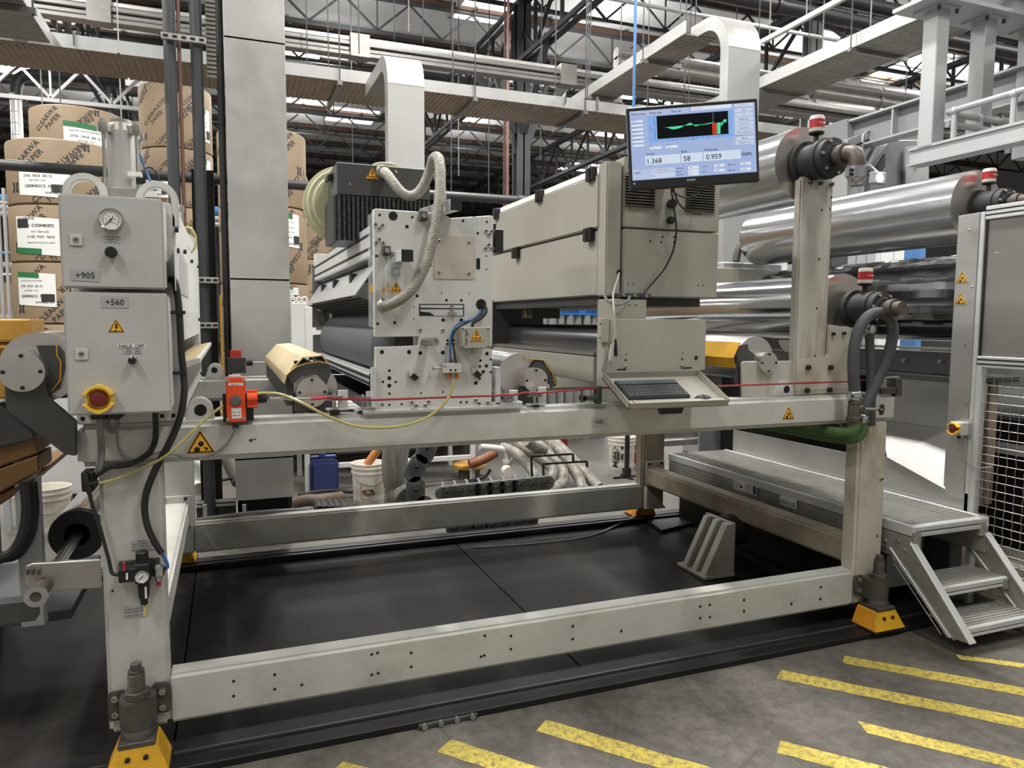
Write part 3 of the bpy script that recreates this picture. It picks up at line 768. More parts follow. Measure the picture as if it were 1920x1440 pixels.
MB().prism([(3.42, 2.078, .13), (3.60, 2.078, .13), (3.42, 2.078, .31)], (0, -.05, 0)).build('gusset', P_RUSTY, fr, bevel=.003)
# drilled holes along the lower beam
HB = [(438, 1277), (438, 1305), (515, 1265), (515, 1292), (566, 1284), (697, 1227), (708, 1224), (697, 1265), (709, 1262), (771, 1224), (771, 1250), (902, 1231), (908, 1229), (909, 1192), (958, 1192), (958, 1217), (1074, 1174), (1074, 1198), (1165, 1183), (1313, 1137), (1331, 1134), (1313, 1159), (1331, 1157), (1395, 1125), (1395, 1146), (1539, 1101), (1538, 1123), (1484, 1132)]
holes(fr, HB, .0, 2.6)
holes(fr, [(1655, 898), (1645, 1005), (211, 1108), (1554, 786), (1651, 900)], .0, 2.2)
# lifting eyes welded to the upper beams
def eye_lug(px, Y, th, lab=None, hole=None):
    o = MB().prism(pxY(px, Y), (0, th, 0)).build('lifting_eye', P_WHITE, fr, bevel=.004, seg=2)
    if hole:
        holes(o, [hole], Y - .0005, name='eye_hole', n=18)
def arc(cx, cy, r, a0, a1, n=10):
    return [(cx + r * math.cos(math.radians(a0 + (a1 - a0) * i / n)), cy - r * math.sin(math.radians(a0 + (a1 - a0) * i / n))) for i in range(n + 1)]
eye_lug([(404, 792)] + arc(375, 770, 25, 0, 180) + [(346, 797)], .05, .03, hole=(376, 769, 11))
eye_lug([(423, 706)] + arc(403, 695, 14, 0, 180) + [(385, 708)], 2.09, .04, hole=(402, 694, 5.5))
eye_lug([(1491, 742)] + arc(1474, 726, 13, 10, 170) + [(1450, 744)], .05, .03, hole=(1475, 730, 7))
# warning triangles and tags on the upper beam
signY(fr, 376, 835, 50, -.0015, 'roll'); signY(fr, 1478, 778, 27, -.0015, 'roll')
tg = rectY([(1109, 784), (1138, 783), (1138, 798), (1109, 799)], -.0012, .0015, 'name_tag', P_TAG, fr); textY('+550', (1123.5, 791), -.0030, 17, tg)
ar = MB(); A, B = onY(467, 826, -.0022), onY(480, 823, -.0022)
ar.bar(A, B, .001, .003); ar.bar(A, onY(472, 822, -.0022), .001, .003); ar.bar(A, onY(473, 828, -.0022), .001, .003); ar.build('drawn_arrow', P_INK, fr)
# printed notices on the near left post
def notice(px, lines, Y, parent, name='notice'):
    o = rectY(px, Y, .0012, name, P_TAG, parent)
    (u0, v0), (u1, v1), (u2, v2), (u3, v3) = px
    n = len(lines)
    for i, t in enumerate(lines):
        f = (i + .6) / (n + .2)
        textY(t, ((u0 + u1) / 2, (v0 + v1) / 2 + f * ((v2 + v3) / 2 - (v0 + v1) / 2)), Y - .0013, (u1 - u0) * min(.9, len(t) * .04), o, P_INKB)
    return o
notice([(246, 1013), (289, 1010), (291, 1030), (247, 1033)], ['Attention:', 'Switch pressure off', 'before cleaning the', 'unit and at 6 bar'], -.0014, fr)
notice([(232, 1139), (276, 1136), (277, 1155), (233, 1158)], ['Check water level', 'in the filter daily', 'and drain the bowl'], -.0014, fr)
# levelling feet: bracket, screw, nut, top plate, yellow block
def foot(cx, y0=0.0, back=False, rusty=False):
    s = 1 if not back else -1
    Yo = 0.0 if not back else 2.18
    Y = lambda d: Yo - s * d
    br = MB()
    br.prism([(cx - .098, Y(0.0), .18), (cx - .098, Y(0), .275), (cx - .09, Y(0), .283), (cx - .045, Y(0), .283), (cx - .045, Y(0), .18)], (0, -s * .02, 0))
    br.prism([(cx + .045, Y(0.0), .18), (cx + .045, Y(0), .29), (cx + .09, Y(0), .29), (cx + .098, Y(0), .282), (cx + .098, Y(0), .18)], (0, -s * .02, 0))
    pr = []
    for i in range(13):
        a = math.pi * i / 12; pr.append((cx + .058 * math.cos(a), Y(.055 + .062 * math.sin(a))))
    poly = [(cx + .058, Y(0))] + pr + [(cx - .058, Y(0))]
    br.prism([(x, y, .175) for x, y in poly], (0, 0, .102))
    f = br.build('levelling_foot', P_CAST, fr, bevel=.004, seg=2)
    MB().lathe((cx, Y(.07), .12), (0, 0, 1), [(.05, 0), (.054, .02), (.054, .04), (.045, .058)], n=20).build('swivel_pad', P_CAST, f)
    MB().cyl((cx, Y(.07), .277), (cx, Y(.07), .306), .042, n=6).build('nut', P_CAST, f, bevel=.003)
    sc = MB(); z = .30
    prof = [(.026, 0)]
    for i in range(11): prof += [(.0285, .003 + i * .006), (.0255, .006 + i * .006)]
    prof += [(.026, .072), (.026, .078)]
    sc.lathe((cx, Y(.07), .30), (0, 0, 1), prof, n=16); sc.build('screw', P_CAST, f)
    MB().cyl((cx, Y(.07), .378), (cx, Y(.07), .402), .020, n=6).build('screw_head', P_CAST, f, bevel=.002)
    for xx in (-.075, .075):
        for zz in (.205, .262):
            MB().lathe((cx + xx, Y(.02), zz), (0, -s, 0), [(.011, 0), (.011, .01), (.006, .01), (.005, .004)], n=10).build('bolt', P_STEEL, f)
    MB().box(cx - .058, cx + .058, min(Y(.004), Y(.13)), max(Y(.004), Y(.13)), .128, .146).build('top_plate', P_CAST, f, bevel=.003)
    bk = MB(); ya, yb = Y(0.0), Y(.122); yc = Y(.155)
    bk.add([(cx - .1, ya, .038), (cx + .1, ya, .038), (cx + .1, yc, .038), (cx - .1, yc, .038), (cx - .062, ya, .127), (cx + .062, ya, .127), (cx + .062, yb, .127), (cx - .062, yb, .127)],
           [(0, 1, 2, 3), (7, 6, 5, 4), (3, 2, 6, 7), (1, 0, 4, 5), (2, 1, 5, 6), (0, 3, 7, 4)])
    bo = bk.build('yellow_block', P_YELLOWR if rusty else P_YELLOW, f, bevel=.004)
    MB().prism([(cx - .098, Y(.1545), .040), (cx + .098, Y(.1545), .040), (cx + .061, Y(.1225), .126), (cx - .061, Y(.1225), .126)], (0, -s * .003, .001)).build('front_plate', P_YELLOW, f)
    MB().box(cx - .105, cx + .105, min(Y(.16), Y(-.02)), max(Y(.16), Y(-.02)), .030, .038).build('sole_plate', P_BLACK, f)
    for xx in (-.028, .028):
        MB().cyl((cx + xx, Y(.137), .098), (cx + xx, Y(.146), .095), .0085, n=10).build('bolt', P_BLACK, f)
    return f
foot(.1); foot(3.506, rusty=True); foot(.1, back=True); foot(3.506, back=True, rusty=True)
# ================================================================ left haul-off unit
hu = thing('haul_off_unit', 'white roller housing behind the two grey control cabinets at the left end', 'machine', (.1, 1.0, 1.222))
MB().prism([(-.055, 0, 1.226), (.262, 0, 1.226), (.268, 0, 1.26), (.268, 0, 1.93), (.25, 0, 1.98), (-.055, 0, 1.98)], (0, .05, 0)).build('end_plate', P_WHITE, hu, bevel=.004)
MB().box(-.055, .268, 2.03, 2.08, 1.226, 2.0).build('end_plate', P_WHITE, hu, bevel=.004)
MB().prism([(.262, .05, 1.62), (.262, .05, 1.92), (.262, .35, 1.98), (.262, 2.03, 2.0), (.262, 2.03, 1.62)], (-.008, 0, 0)).build('side_cover', P_WHITE, hu, bevel=.002)
cb = MB()
for i in range(28):
    y0 = .06 + i * 1.96 / 28
    MB().box(.256, .264, y0 + .004, y0 + 1.96 / 28 - .004, 1.50, 1.621).build('flap', P_WHITE, hu, smooth=False)
MB().prism([(.262, .05, 1.226), (.262, 2.03, 1.226), (.262, 2.03, 1.40), (.262, .05, 1.40)], (-.008, 0, 0)).build('lower_cover', P_WHITE, hu, bevel=.002)
MB().prism([(.262, .05, 1.40), (.33, .05, 1.425), (.33, .05, 1.445), (.262, .05, 1.43)], (0, 1.98, 0)).build('guard_lip', P_WHITE, hu, bevel=.002)
for i in range(24):
    y0 = .08 + i * 1.94 / 24
    MB().prism([(.10, y0, 1.37), (.315, y0, 1.43), (.315, y0, 1.446), (.10, y0, 1.386)], (0, .05, 0)).build('guard_slat', P_TAN, hu, smooth=False)
MB().box(-.05, .22, .05, 2.03, 1.30, 1.36).build('inner_shelf', P_DGREY, hu)
MB().box(-.05, -.04, .05, 2.03, 1.226, 1.98).build('back_cover', P_WHITE, hu)
MB().box(-.05, .25, .05, 2.03, 1.955, 1.965).build('top_cover', P_WHITE, hu)
for Yc in (.62, 1.2): MB().cyl((.08, .06, 1.20 + Yc * 0 + (.25 if Yc < 1 else .42)), (.08, 2.02, 1.20 + (.25 if Yc < 1 else .42)), .07, n=20).build('nip_roll', P_RUBROLL, hu)
holes(hu, [(155, 785, 4), (304, 780, 4), (325, 779, 4)], -.001)
for (u, v) in ((325, 407), (330, 431), (326, 461), (332, 470), (346, 472), (359, 490), (371, 500), (374, 517), (373, 599), (375, 667), (377, 700), (325, 604), (328, 682), (326, 575)):
    p = onX(u, v, .268)
    if -.1 < p.y < 2.1: MB().cyl(p - Vector((.004, 0, 0)), p + Vector((.008, 0, 0)), .009, n=8).build('bolt', P_BLACK, hu)
# faint maker lettering standing upright on the side cover
lb = MB(); c = onX(341, 509, .2635); put_text(lb, 'HAUL-OFF UNIT', c, (0, 1, 0), (0, 0, 1), width=.62); 
pb_ = MB().prism([c + Vector((.0005, -.45, -.09)), c + Vector((.0005, .45, -.09)), c + Vector((.0005, .45, .06)), c + Vector((.0005, -.45, .06))], (.0008, 0, 0)).build('faded_label', P_TAG, hu)
def ring_lug(cx, Y, z, parent):
    b = MB(); n = 16
    out = [(cx + .066 * math.cos(math.pi * i / n), Y, z + .066 * math.sin(math.pi * i / n)) for i in range(n + 1)]
    inn = [(cx + .042 * math.cos(math.pi * i / n), Y, z + .042 * math.sin(math.pi * i / n)) for i in range(n + 1)]
    b.prism([(cx + .066, Y, z - .09)] + out + [(cx - .066, Y, z - .09), (cx - .042, Y, z - .09)] + inn[::-1] + [(cx + .042, Y, z - .09)], (0, .03, 0))
    return b.build('lifting_ring', P_WHITE, parent, bevel=.004, seg=2)
ring_lug(-.004, .0, 1.995, hu); ring_lug(.212, .0, 1.985, hu); ring_lug(.20, 2.04, 2.03, hu)
# pneumatic cylinders on top: bore, end caps, tie rods
def pneu(cx, cy, z0, s, label):
    t = thing('pneumatic_cylinder', label, 'cylinder', (cx, cy, z0))
    MB().box(cx - .058 * s, cx + .058 * s, cy - .058 * s, cy + .058 * s, z0 - .03, z0 + .016).build('base_flange', P_STEEL, t, bevel=.004)
    MB().cyl((cx, cy, z0 + .01), (cx, cy, z0 + .21 * s), .0475 * s, n=32).build('bore', M('cylinder_bore', (196, 194, 190), .38, metal=.6, var=.04), t)
    cap = MB().lathe((cx, cy, z0 + .205 * s), (0, 0, 1), [(.045 * s, 0), (.047 * s, .005), (.042 * s, .03 * s), (.034 * s, .034 * s), (.034 * s, .046 * s), (.022 * s, .047 * s), (.022 * s, .03 * s)], n=20)
    for sx in (-1, 1):
        for sy in (-1, 1): cap.lathe((cx + sx * .05 * s, cy + sy * .05 * s, z0 + .196 * s), (0, 0, 1), [(.014 * s, 0), (.016 * s, .004), (.016 * s, .03 * s)], n=8).bar((cx, cy, z0 + .215 * s), (cx + sx * .05 * s, cy + sy * .05 * s, z0 + .212 * s), .025 * s, .026 * s)
    cap.build('end_cap', P_STEEL, t)
    for sx in (-1, 1):
        for sy in (-1, 1):
            rd = MB().cyl((cx + sx * .05 * s, cy + sy * .05 * s, z0), (cx + sx * .05 * s, cy + sy * .05 * s, z0 + .226 * s), .0055 * s, n=8).build('tie_rod', P_BOLT, t)
            MB().cyl((cx + sx * .05 * s, cy + sy * .05 * s, z0 + .224 * s), (cx + sx * .05 * s, cy + sy * .05 * s, z0 + .24 * s), .011 * s, n=6).build('nut', P_STEEL, rd)
    MB().box(cx + .02 * s, cx + .062 * s, cy - .062 * s, cy - .05 * s, z0 + .055 * s, z0 + .07 * s).build('sensor', P_PAPER, t)
    MB().box(cx + .045 * s, cx + .075 * s, cy - .068 * s, cy - .05 * s, z0 + .03, z0 + .05).build('sensor_plug', P_BLACK, t)
    return t
pneu(.101, .1, 2.012, 1.0, 'steel pneumatic cylinder with tie rods standing above the cabinet marked +905')
pneu(.20, 1.2, 1.99, .62, 'small steel cylinder at the back corner of the white roller housing')
# ---------------- the two control cabinets
YF = -.2
cab1 = thing('control_cabinet', 'upper grey control cabinet with a round pressure gauge, marked +905', 'cabinet', (.1, -.1, 1.675))
cab2 = thing('control_cabinet', 'lower grey control cabinet with a yellow ringed stop button, marked +560', 'cabinet', (.1, -.1, 1.28))
def cabinet(t, x0, x1, z0, z1):
    MB().box(x0 + .004, x1 - .004, YF + .022, -.004, z0 + .004, z1 - .004).build('housing', P_BOX, t, bevel=.006, seg=2)
    MB().box(x0, x1, YF, YF + .02, z0, z1).build('door', P_BOX, t, bevel=.006, seg=2)
cabinet(cab1, -.046, .243, 1.676, 1.962); cabinet(cab2, -.045, .249, 1.280, 1.664)
def gauge(t, u, v, rpx, Y, ticks=24):
    p = onY(u, v, Y); r = rpx / FPX * (p - CAM).dot(FW); ax = Vector((0, -1, 0))
    g = MB().lathe(p, ax, [(r * .8, 0), (r, .004), (r, .016), (r * .95, .02), (r * .86, .019), (r * .85, .015)], n=28).build('pressure_gauge', P_CHROME, t)
    MB().cyl(p + ax * .013, p + ax * .0152, r * .86, n=28).build('dial', P_PAPER, g)
    k = MB(); c = p + ax * .0158
    for i in range(ticks):
        a = math.radians(225 - 270 * i / (ticks - 1)); e = Vector((math.cos(a), 0, math.sin(a))); s = Vector((-math.sin(a), 0, math.cos(a))) * (.018 * r)
        l0 = .58 if i % 4 else .5
        k.add([c + e * (r * l0) - s, c + e * (r * .7) - s, c + e * (r * .7) + s, c + e * (r * l0) + s], [(0, 1, 2, 3)])
    for i, tx in enumerate(('0', '2', '4', '6', '8', '10')):
        a = math.radians(225 - 270 * i / 5); put_text(k, tx, c + Vector((math.cos(a), 0, math.sin(a))) * (r * .36), (1, 0, 0), (0, 0, 1), height=r * .13)
    put_text(k, 'bar', c - Vector((0, 0, r * .2)), (1, 0, 0), (0, 0, 1), height=r * .12)
    k.build('scale_print', P_INK, g, smooth=False)
    a = math.radians(228); e = Vector((math.cos(a), 0, math.sin(a)))
    MB().bar(c + e * (r * .62) + ax * .0006, c - e * (r * .3) + ax * .0006, .0016, r * .07, (0, -1, 0)).cyl(c, c + ax * .003, r * .08, n=10).build('needle', P_INK, g)
    return g
gauge(cab1, 209, 413, 21.5, YF)
def lock(t, u, v, s, Y):
    p = onY(u, v, Y); a = s / FPX * (p - CAM).dot(FW)
    o = MB().box(p.x - a, p.x + a, Y - .005, Y, p.z - a, p.z + a).build('lock', P_WHITE, t, bevel=.0015)
    MB().lathe(p + Vector((0, -.005, 0)), (0, -1, 0), [(a * .5, 0), (a * .5, .002), (a * .40, .002), (a * .36, .001)], n=16).build('lock_cylinder', P_STEEL, o)
    MB().bar(p + Vector((-a * .22, -.0065, -a * .05)), p + Vector((a * .22, -.0065, a * .05)), .001, a * .2, (0, 0, 1)).build('key_slot', P_HOLE, o)
lock(cab1, 143, 450, 10.5, YF); lock(cab2, 153, 664, 10.5, YF)
def tagplate(t, px, txt, wpx, Y):
    o = rectY(px, Y, .0016, 'name_tag', P_TAG, t, bevel=.0005)
    c = (sum(p[0] for p in px) / 4, sum(p[1] for p in px) / 4); textY(txt, c, Y - .0017, wpx, o)
tagplate(cab1, [(132, 504), (187, 507), (187, 529), (133, 526)], '+905', 29, YF)
tagplate(cab2, [(189, 555), (241, 556), (241, 578), (190, 577)], '+560', 29, YF)
n_ = rectY([(193, 440), (227, 442), (227, 456), (194, 454)], YF, .001, 'notice', P_TAG, cab1)
textY('Contact pressure', (210.5, 444.5), YF - .0011, 26, n_); textY('haul-off roll', (210.5, 449), YF - .0011, 18, n_); textY('max. 6 bar', (210.5, 453), YF - .0011, 10, n_)
def knob(t, u, v, rpx, Y, mat, ring=None):
    p = onY(u, v, Y); r = rpx / FPX * (p - CAM).dot(FW); ax = (0, -1, 0)
    if ring: MB().lathe(p, ax, [(r * 1.25, 0), (r * 1.25, .004), (r * .95, .006)], n=18).build('bezel', ring, t)
    b = MB().lathe(p, ax, [(r * .8, 0), (r * .8, .008), (r, .010), (r, .026), (r * .85, .03), (0.001, .03)], n=14)
    return b.build('knob', mat, t)
knob(cab1, 210, 474, 10.5, YF, P_BLACK)
kb = knob(cab2, 249.5, 676, 7, YF, P_BLACK, P_CHROME)
p = onY(247, 672, YF - .031); MB().bar(p + Vector((-.004, 0, .006)), p + Vector((.001, 0, -.002)), .0015, .003, (0, -1, 0)).build('pointer', P_PAPER, kb)
signY(cab2, 218, 614.5, 27, YF)
st_ = rectY([(221, 645), (272, 645), (272, 652), (221, 652)], YF, .001, 'label_strip', P_PAPER, cab2); textY('HAUL OFF', (247, 648.7), YF - .0012, 39, st_)
st_ = rectY([(230, 653), (266, 653), (266, 663.5), (230, 663.5)], YF, .001, 'symbol_plate', P_TAG, cab2)
k = MB()
for cu in (240, 257):
    for cv in (655.8, 660.8): k.torus(onY(cu, cv, YF - .0012), (0, -1, 0), .0042, .0005, n=10, m=4)
    A, B = onY(cu + 5, 655, YF - .0012), onY(cu + 5, 662, YF - .0012); k.bar(A, B, .0006, .0012)
k.build('print', P_INK, st_)
def estop(t, p, ax, r, box=None):
    p, ax = Vector(p), Vector(ax).normalized()
    tt = Vector((0, 0, 1)); x = tt.cross(ax).normalized(); y = ax.cross(x)
    b = MB(); n = 16
    ring = []
    b.lathe(p, ax, [(r * .75, 0), (r * .9, .003), (r * .9, .008), (r * .62, .01), (r * .6, .004)], n=20)
    for s in (0, 1):
        a0 = 20 + 180 * s
        out = [p + (x * math.cos(math.radians(a0 + 140 * i / 8)) + y * math.sin(math.radians(a0 + 140 * i / 8))) * (r * (1.0 if i % 4 else 1.08)) for i in range(9)]
        inn = [p + (x * math.cos(math.radians(a0 + 140 * i / 8)) + y * math.sin(math.radians(a0 + 140 * i / 8))) * (r * .78) for i in range(9)]
        b.prism(out + inn[::-1], ax * (r * .9))
    g = b.build('guard_ring', P_ESTOPY, t, bevel=.001)
    MB().lathe(p, ax, [(r * .3, 0), (r * .3, r * .4), (r * .56, r * .5), (r * .56, r * .72), (r * .45, r * .86), (r * .2, r * .92), (.0005, r * .93)], n=20).build('stop_button', P_ESTOPR, g)
    return g
estop(cab2, onY(187, 747, YF), (0, -1, 0), 22 / FPX * 2.72)
for u, w in ((187, 12), (212, 14)): 
    p = onY(u, 783, -.11); MB().box(p.x - .022, p.x + .03, -.14, -.06, 1.258, 1.282).build('cable_gland', P_BLACK, cab2, bevel=.004)
# ---------------- cables, tubes
cable('hose', 'thick black hose clipped down the right side of the control cabinets to the air unit', [(318, 524, -.01), (327, 527, -.03), (333, 555, -.03), (337, 600, -.03), (340, 660, -.03), (344, 700, -.03), (345, 740, -.04), (337, 785, -.05), (318, 830, -.05), (296, 870, -.05), (277, 915, -.04), (271, 950, -.03), (276, 985, -.03), (289, 1015, -.03), (303, 1037, -.03)], .0115, P_RUBBER, 'hose')
cc = thing('hose_clip', 'upper black clip holding the thick hose beside the cabinets', 'clip', onY(338, 586, -.03), 'hose clips beside the cabinets')
p = onY(338, 586, -.03); MB().bar(p + Vector((-.03, 0, 0)), p + Vector((.016, 0, 0)), .03, .012).build('strap', P_BLACK, cc)
cc = thing('hose_clip', 'lower black clip holding the thick hose beside the cabinets', 'clip', onY(341, 699, -.03), 'hose clips beside the cabinets')
p = onY(341, 699, -.03); MB().bar(p + Vector((-.03, 0, 0)), p + Vector((.016, 0, 0)), .03, .012).build('strap', P_BLACK, cc)
cable('cable', 'pair of grey cables hanging from the lower cabinet, nearer one', [(189, 785, -.11), (190, 810, -.10), (193, 845, -.03), (188, 880, -.02), (180, 893, .0)], .0075, P_GREYC)
cable('cable', 'grey cable hanging straight down beside the nearer one under the cabinet', [(184, 785, -.11), (185, 812, -.10), (186, 845, -.03), (182, 876, -.02), (178, 890, .0)], .006, P_GREYC)
cable('cable', 'looped grey cable under the lower cabinet running along the beam to the orange switch', [(222, 786, -.11), (219, 800, -.06), (222, 840, -.012), (236, 860, -.012), (256, 864, -.012), (285, 852, -.012), (306, 847, -.012), (322, 851, -.012), (350, 857, -.012), (385, 856, -.012), (412, 844, -.012), (432, 823, -.015), (442, 802, -.03)], .0042, P_GREYC)
cable('cable', 'coiled grey cable bunch hanging below the lower cabinet', [(196, 785, -.10), (199, 800, -.06), (208, 811, -.05), (218, 806, -.05), (222, 795, -.05), (218, 787, -.08), (207, 785, -.08), (203, 795, -.06), (208, 806, -.06), (216, 801, -.06)], .0055, P_GREYC)
cf = MB(); pts = spline([onY(*q) for q in ((291, 773, -.11), (292, 800, -.05), (291, 825, -.02), (282, 846, -.02), (262, 862, -.022), (235, 872, -.022), (205, 876, -.02), (185, 888, -.015), (170, 897, .02))], 9)
cf.tube(pts, [.0105 if i % 2 else .0085 for i in range(len(pts))], n=10)
tag(cf.build('corrugated_conduit', P_RUBBER), 'black corrugated conduit curving from the lower cabinet to the post corner', 'conduit')
cable('yellow_tube', 'clear yellow air tube sagging along the beam from the post to the orange switch', [(183, 906, -.03), (215, 899, -.03), (262, 880, -.03), (306, 858, -.07), (345, 825, -.06), (385, 786, -.03), (412, 765, -.02), (425, 757, .03)], .0052, P_TUBE, 'tube', n=10)
cable('yellow_tube', 'clear yellow air tube hanging in a long curve in front of the middle side plate', [(474, 739, -.02), (500, 737, -.02), (528, 740, -.02), (565, 755, -.04), (610, 778, -.05), (660, 797, -.05), (710, 802, -.05), (760, 797, -.05), (805, 780, -.05), (838, 750, -.05), (849, 722, -.05), (850, 712, -.05)], .0055, P_TUBE, 'tube', k=8, n=10)
tf = thing('tee_fitting', 'black branching air fitting at the top left of the near post', 'fitting', onY(165, 895, -.02))
MB().box(-.048, -.01, -.02, .06, 1.0, 1.066).build('bracket', P_BLACK, tf, bevel=.003)
A, B, C_ = onY(160, 885, -.02), onY(168, 925, -.03), onY(185, 905, -.03)
MB().tube(spline([A, onY(163, 905, -.03), B], 4), .009, n=8).tube([onY(164, 908, -.03), C_], .008, n=8).build('tee_body', P_BLACK, tf)
cable('hose', 'thin black hose running down the left edge of the near post', [(167, 922, -.03), (174, 950, -.03), (186, 985, -.03), (196, 1020, -.03), (204, 1050, -.035), (209, 1072, -.04), (215, 1077, -.045), (223, 1077, -.05)], .0062, P_RUBBER, 'hose')
tag(MB().bar(onY(309, 851, -.03), onY(318, 846, -.03), .02, .022).build('cable_clip', P_BLACK), 'small black clip on the beam where black hose and yellow tube cross', 'clip')
# air preparation unit on the near post
au = thing('air_regulator', 'black air filter regulator with a small white gauge on the near left post', 'regulator', onY(266, 1080, 0))
MB().box(*(lambda a, b: (a.x, b.x, -.075, 0, b.z, a.z))(onY(222, 1066, -.06), onY(257, 1088, -.06))).build('inlet_valve', P_BLACK, au, bevel=.004)
MB().box(*(lambda a, b: (a.x, b.x, -.07, 0, b.z, a.z))(onY(252, 1058, -.06), onY(282, 1092, -.06))).build('body', P_BLACK, au, bevel=.005)
MB().box(*(lambda a, b: (a.x, b.x, -.012, 0, b.z, a.z))(onY(224, 1052, 0), onY(300, 1064, 0))).build('mounting_rail', P_CAST, au)
c = onY(267, 1060, -.04); 
MB().lathe(c, (0, 0, 1), [(.024, 0), (.027, .006), (.020, .012), (.019, .02), (.020, .022), (.020, .046), (.017, .05), (.001, .051)], n=16).build('adjusting_knob', P_BLACK, au)
c = onY(269, 1090, -.04); MB().lathe(c, (0, 0, -1), [(.019, 0), (.018, .05), (.012, .066), (.012, .08), (.001, .081)], n=14).build('filter_bowl', P_BLACK, au)
sb = rectY([(271, 1100), (275, 1100), (276, 1122), (272, 1122)], -.061, .001, 'sight_strip', P_PAPER, au)
c = onY(272, 1134, -.04); MB().cyl(c, c - Vector((0, 0, .036)), .006, n=8).build('drain_tube', P_TUBE, au)
gauge(au, 267, 1079, 12.5, -.07, 16)
MB().box(*(lambda a, b: (a.x, b.x, -.085, -.07, b.z, a.z))(onY(231, 1053, -.07), onY(236, 1068, -.07))).build('red_slide', P_REDLAB, au)
c = onY(297, 1071, -.03); MB().lathe(c + Vector((0, 0, .016)), (0, 0, -1), [(.008, -.01), (.02, 0), (.02, .03), (.012, .036), (.01, .05)], n=16).build('silver_valve', P_SATIN, au)
MB().cyl(c - Vector((0, 0, .034)), c - Vector((0, 0, .052)), .007, n=10).build('red_cap', P_REDLAB, au)
MB().cyl(onY(304, 1070, -.03), onY(313, 1064, -.03), .006, n=8).build('outlet', P_BLACK, au)
cable('hose_end', None, [(303, 1037, -.03), (309, 1047, -.03), (313, 1056, -.03), (314, 1066, -.03)], .006, P_BLUEC, parent=au)
lt = rectY([(236, 1074), (240, 1074), (240, 1087), (236, 1087)], -.076, .0006, 'rating_label', P_PAPER, au)

cable('air_tube', 'blue air tube dropping behind the steel cylinder on the cabinet', [(262, 288, .12), (268, 306, .12), (276, 326, .12), (284, 344, .1), (292, 358, .1)], .004, P_BLUEC, 'tube')
cable('air_tube', 'black cable arching from the steel cylinder sensor behind the right lifting ring', [(260, 338, .06), (266, 322, .08), (278, 314, .1), (291, 320, .1), (299, 338, .1), (301, 354, .1)], .0032, P_RUBBER, 'cable')
cable('air_tube', 'clear thin tube looping over the back of the white roller housing', [(338, 432, 1.0), (348, 426, 1.0), (360, 430, 1.0), (367, 446, 1.0), (366, 462, 1.0), (358, 474, 1.0)], .005, P_TUBE, 'tube')
cable('air_tube', 'blue tube pair lying along the sloping top of the roller housing', [(330, 418, .3), (338, 436, .5), (346, 452, .8), (354, 468, 1.1)], .005, P_BLUEC, 'tube')

# ================================================================ guarded deflector rollers
def deflector(name, label, du, dv, dr, Yd, Y1, rr, roll_dx, roll_dz, guard_px, guard_mat, edge, roll_mat, top_poly=None):
    """disc centre (pixels) on plane Yd; roller along Y; guard cross-section in pixels on plane Yd+.05"""
    c = onY(du, dv, Yd); r = dr / FPX * (c - CAM).dot(FW)
    t = thing(name, label, 'roller', (c.x, 1.0, c.z))
    Yr = Yd + .07
    cx, cz = c.x + roll_dx, c.z + roll_dz
    MB().cyl((cx, Yr + .02, cz), (cx, Y1, cz), rr, n=40).build('roll', roll_mat, t)
    MB().cyl((cx, Yr, cz), (cx, Yr + .02, cz), rr * 1.0, n=40).build('end_ring', P_DISC, t)
    MB().cyl((c.x, Yd, c.z), (c.x, Yr, c.z), r * .97, n=32).cyl((c.x, Yd - .008, c.z), (c.x, Yd, c.z), r, n=32).build('bearing_disc', P_DISC, t)
    ds = MB()
    for a in (0, 90, 180, 270):
        q = c + Vector((math.cos(math.radians(a)), 0, math.sin(math.radians(a)))) * (r * .8)
        MB().cyl(q + Vector((0, -.009, 0)), q + Vector((0, -.013, 0)), r * .1, n=8).build('bolt', P_BLACK, t)
    g = pxY(guard_px, Yd + .05)
    go = MB().prism(g, (0, .012, 0)).build('guard_end', P_DGREY, t)
    return t, c, r
def strip_guard(t, pts, Ya, Yb, name, mat, th=.004):
    """folded sheet running along Y; pts are (x, z)"""
    for i in range(len(pts) - 1):
        (xa, za), (xb, zb) = pts[i], pts[i + 1]; n = Vector((zb - za, 0, xa - xb)).normalized() * th
        MB().prism([(xa, Ya, za), (xb, Ya, zb), (xb + n.x, Ya, zb + n.z), (xa + n.x, Ya, za + n.z)], (0, Yb - Ya, 0)).build(name, mat, t)
def edge_trim(t, px, Y, mat=P_YELLOW):
    pts = pxY(px, Y); MB().tube(pts, .0022, n=6).build('edge_trim', mat, t)
# left end roller on its dark arm
t, c, r = deflector('deflector_roller', 'steel deflector roller on a dark angled arm at the left end', 42, 697, 37.5, -.05, 2.0, .116, .035, .01,
                    [(68, 648), (108, 648), (118, 662), (120, 690), (110, 730), (90, 742), (84, 700), (75, 665)], P_DGREY, True, P_SATIN)
edge_trim(t, [(106, 648), (107, 666), (114, 678), (113, 712), (97, 733)], -.005)
MB().box(c.x + .0, c.x + .155, .04, 2.0, c.z - .10, c.z + .105).build('guard', P_DGREY, t, bevel=.03)
ap = MB().prism(pxY([(7, 712), (12, 770), (122, 852), (142, 855), (142, 790), (88, 745), (82, 690), (45, 735)], -.035), (0, .03, 0)).build('arm', P_DGREY, t, bevel=.002)
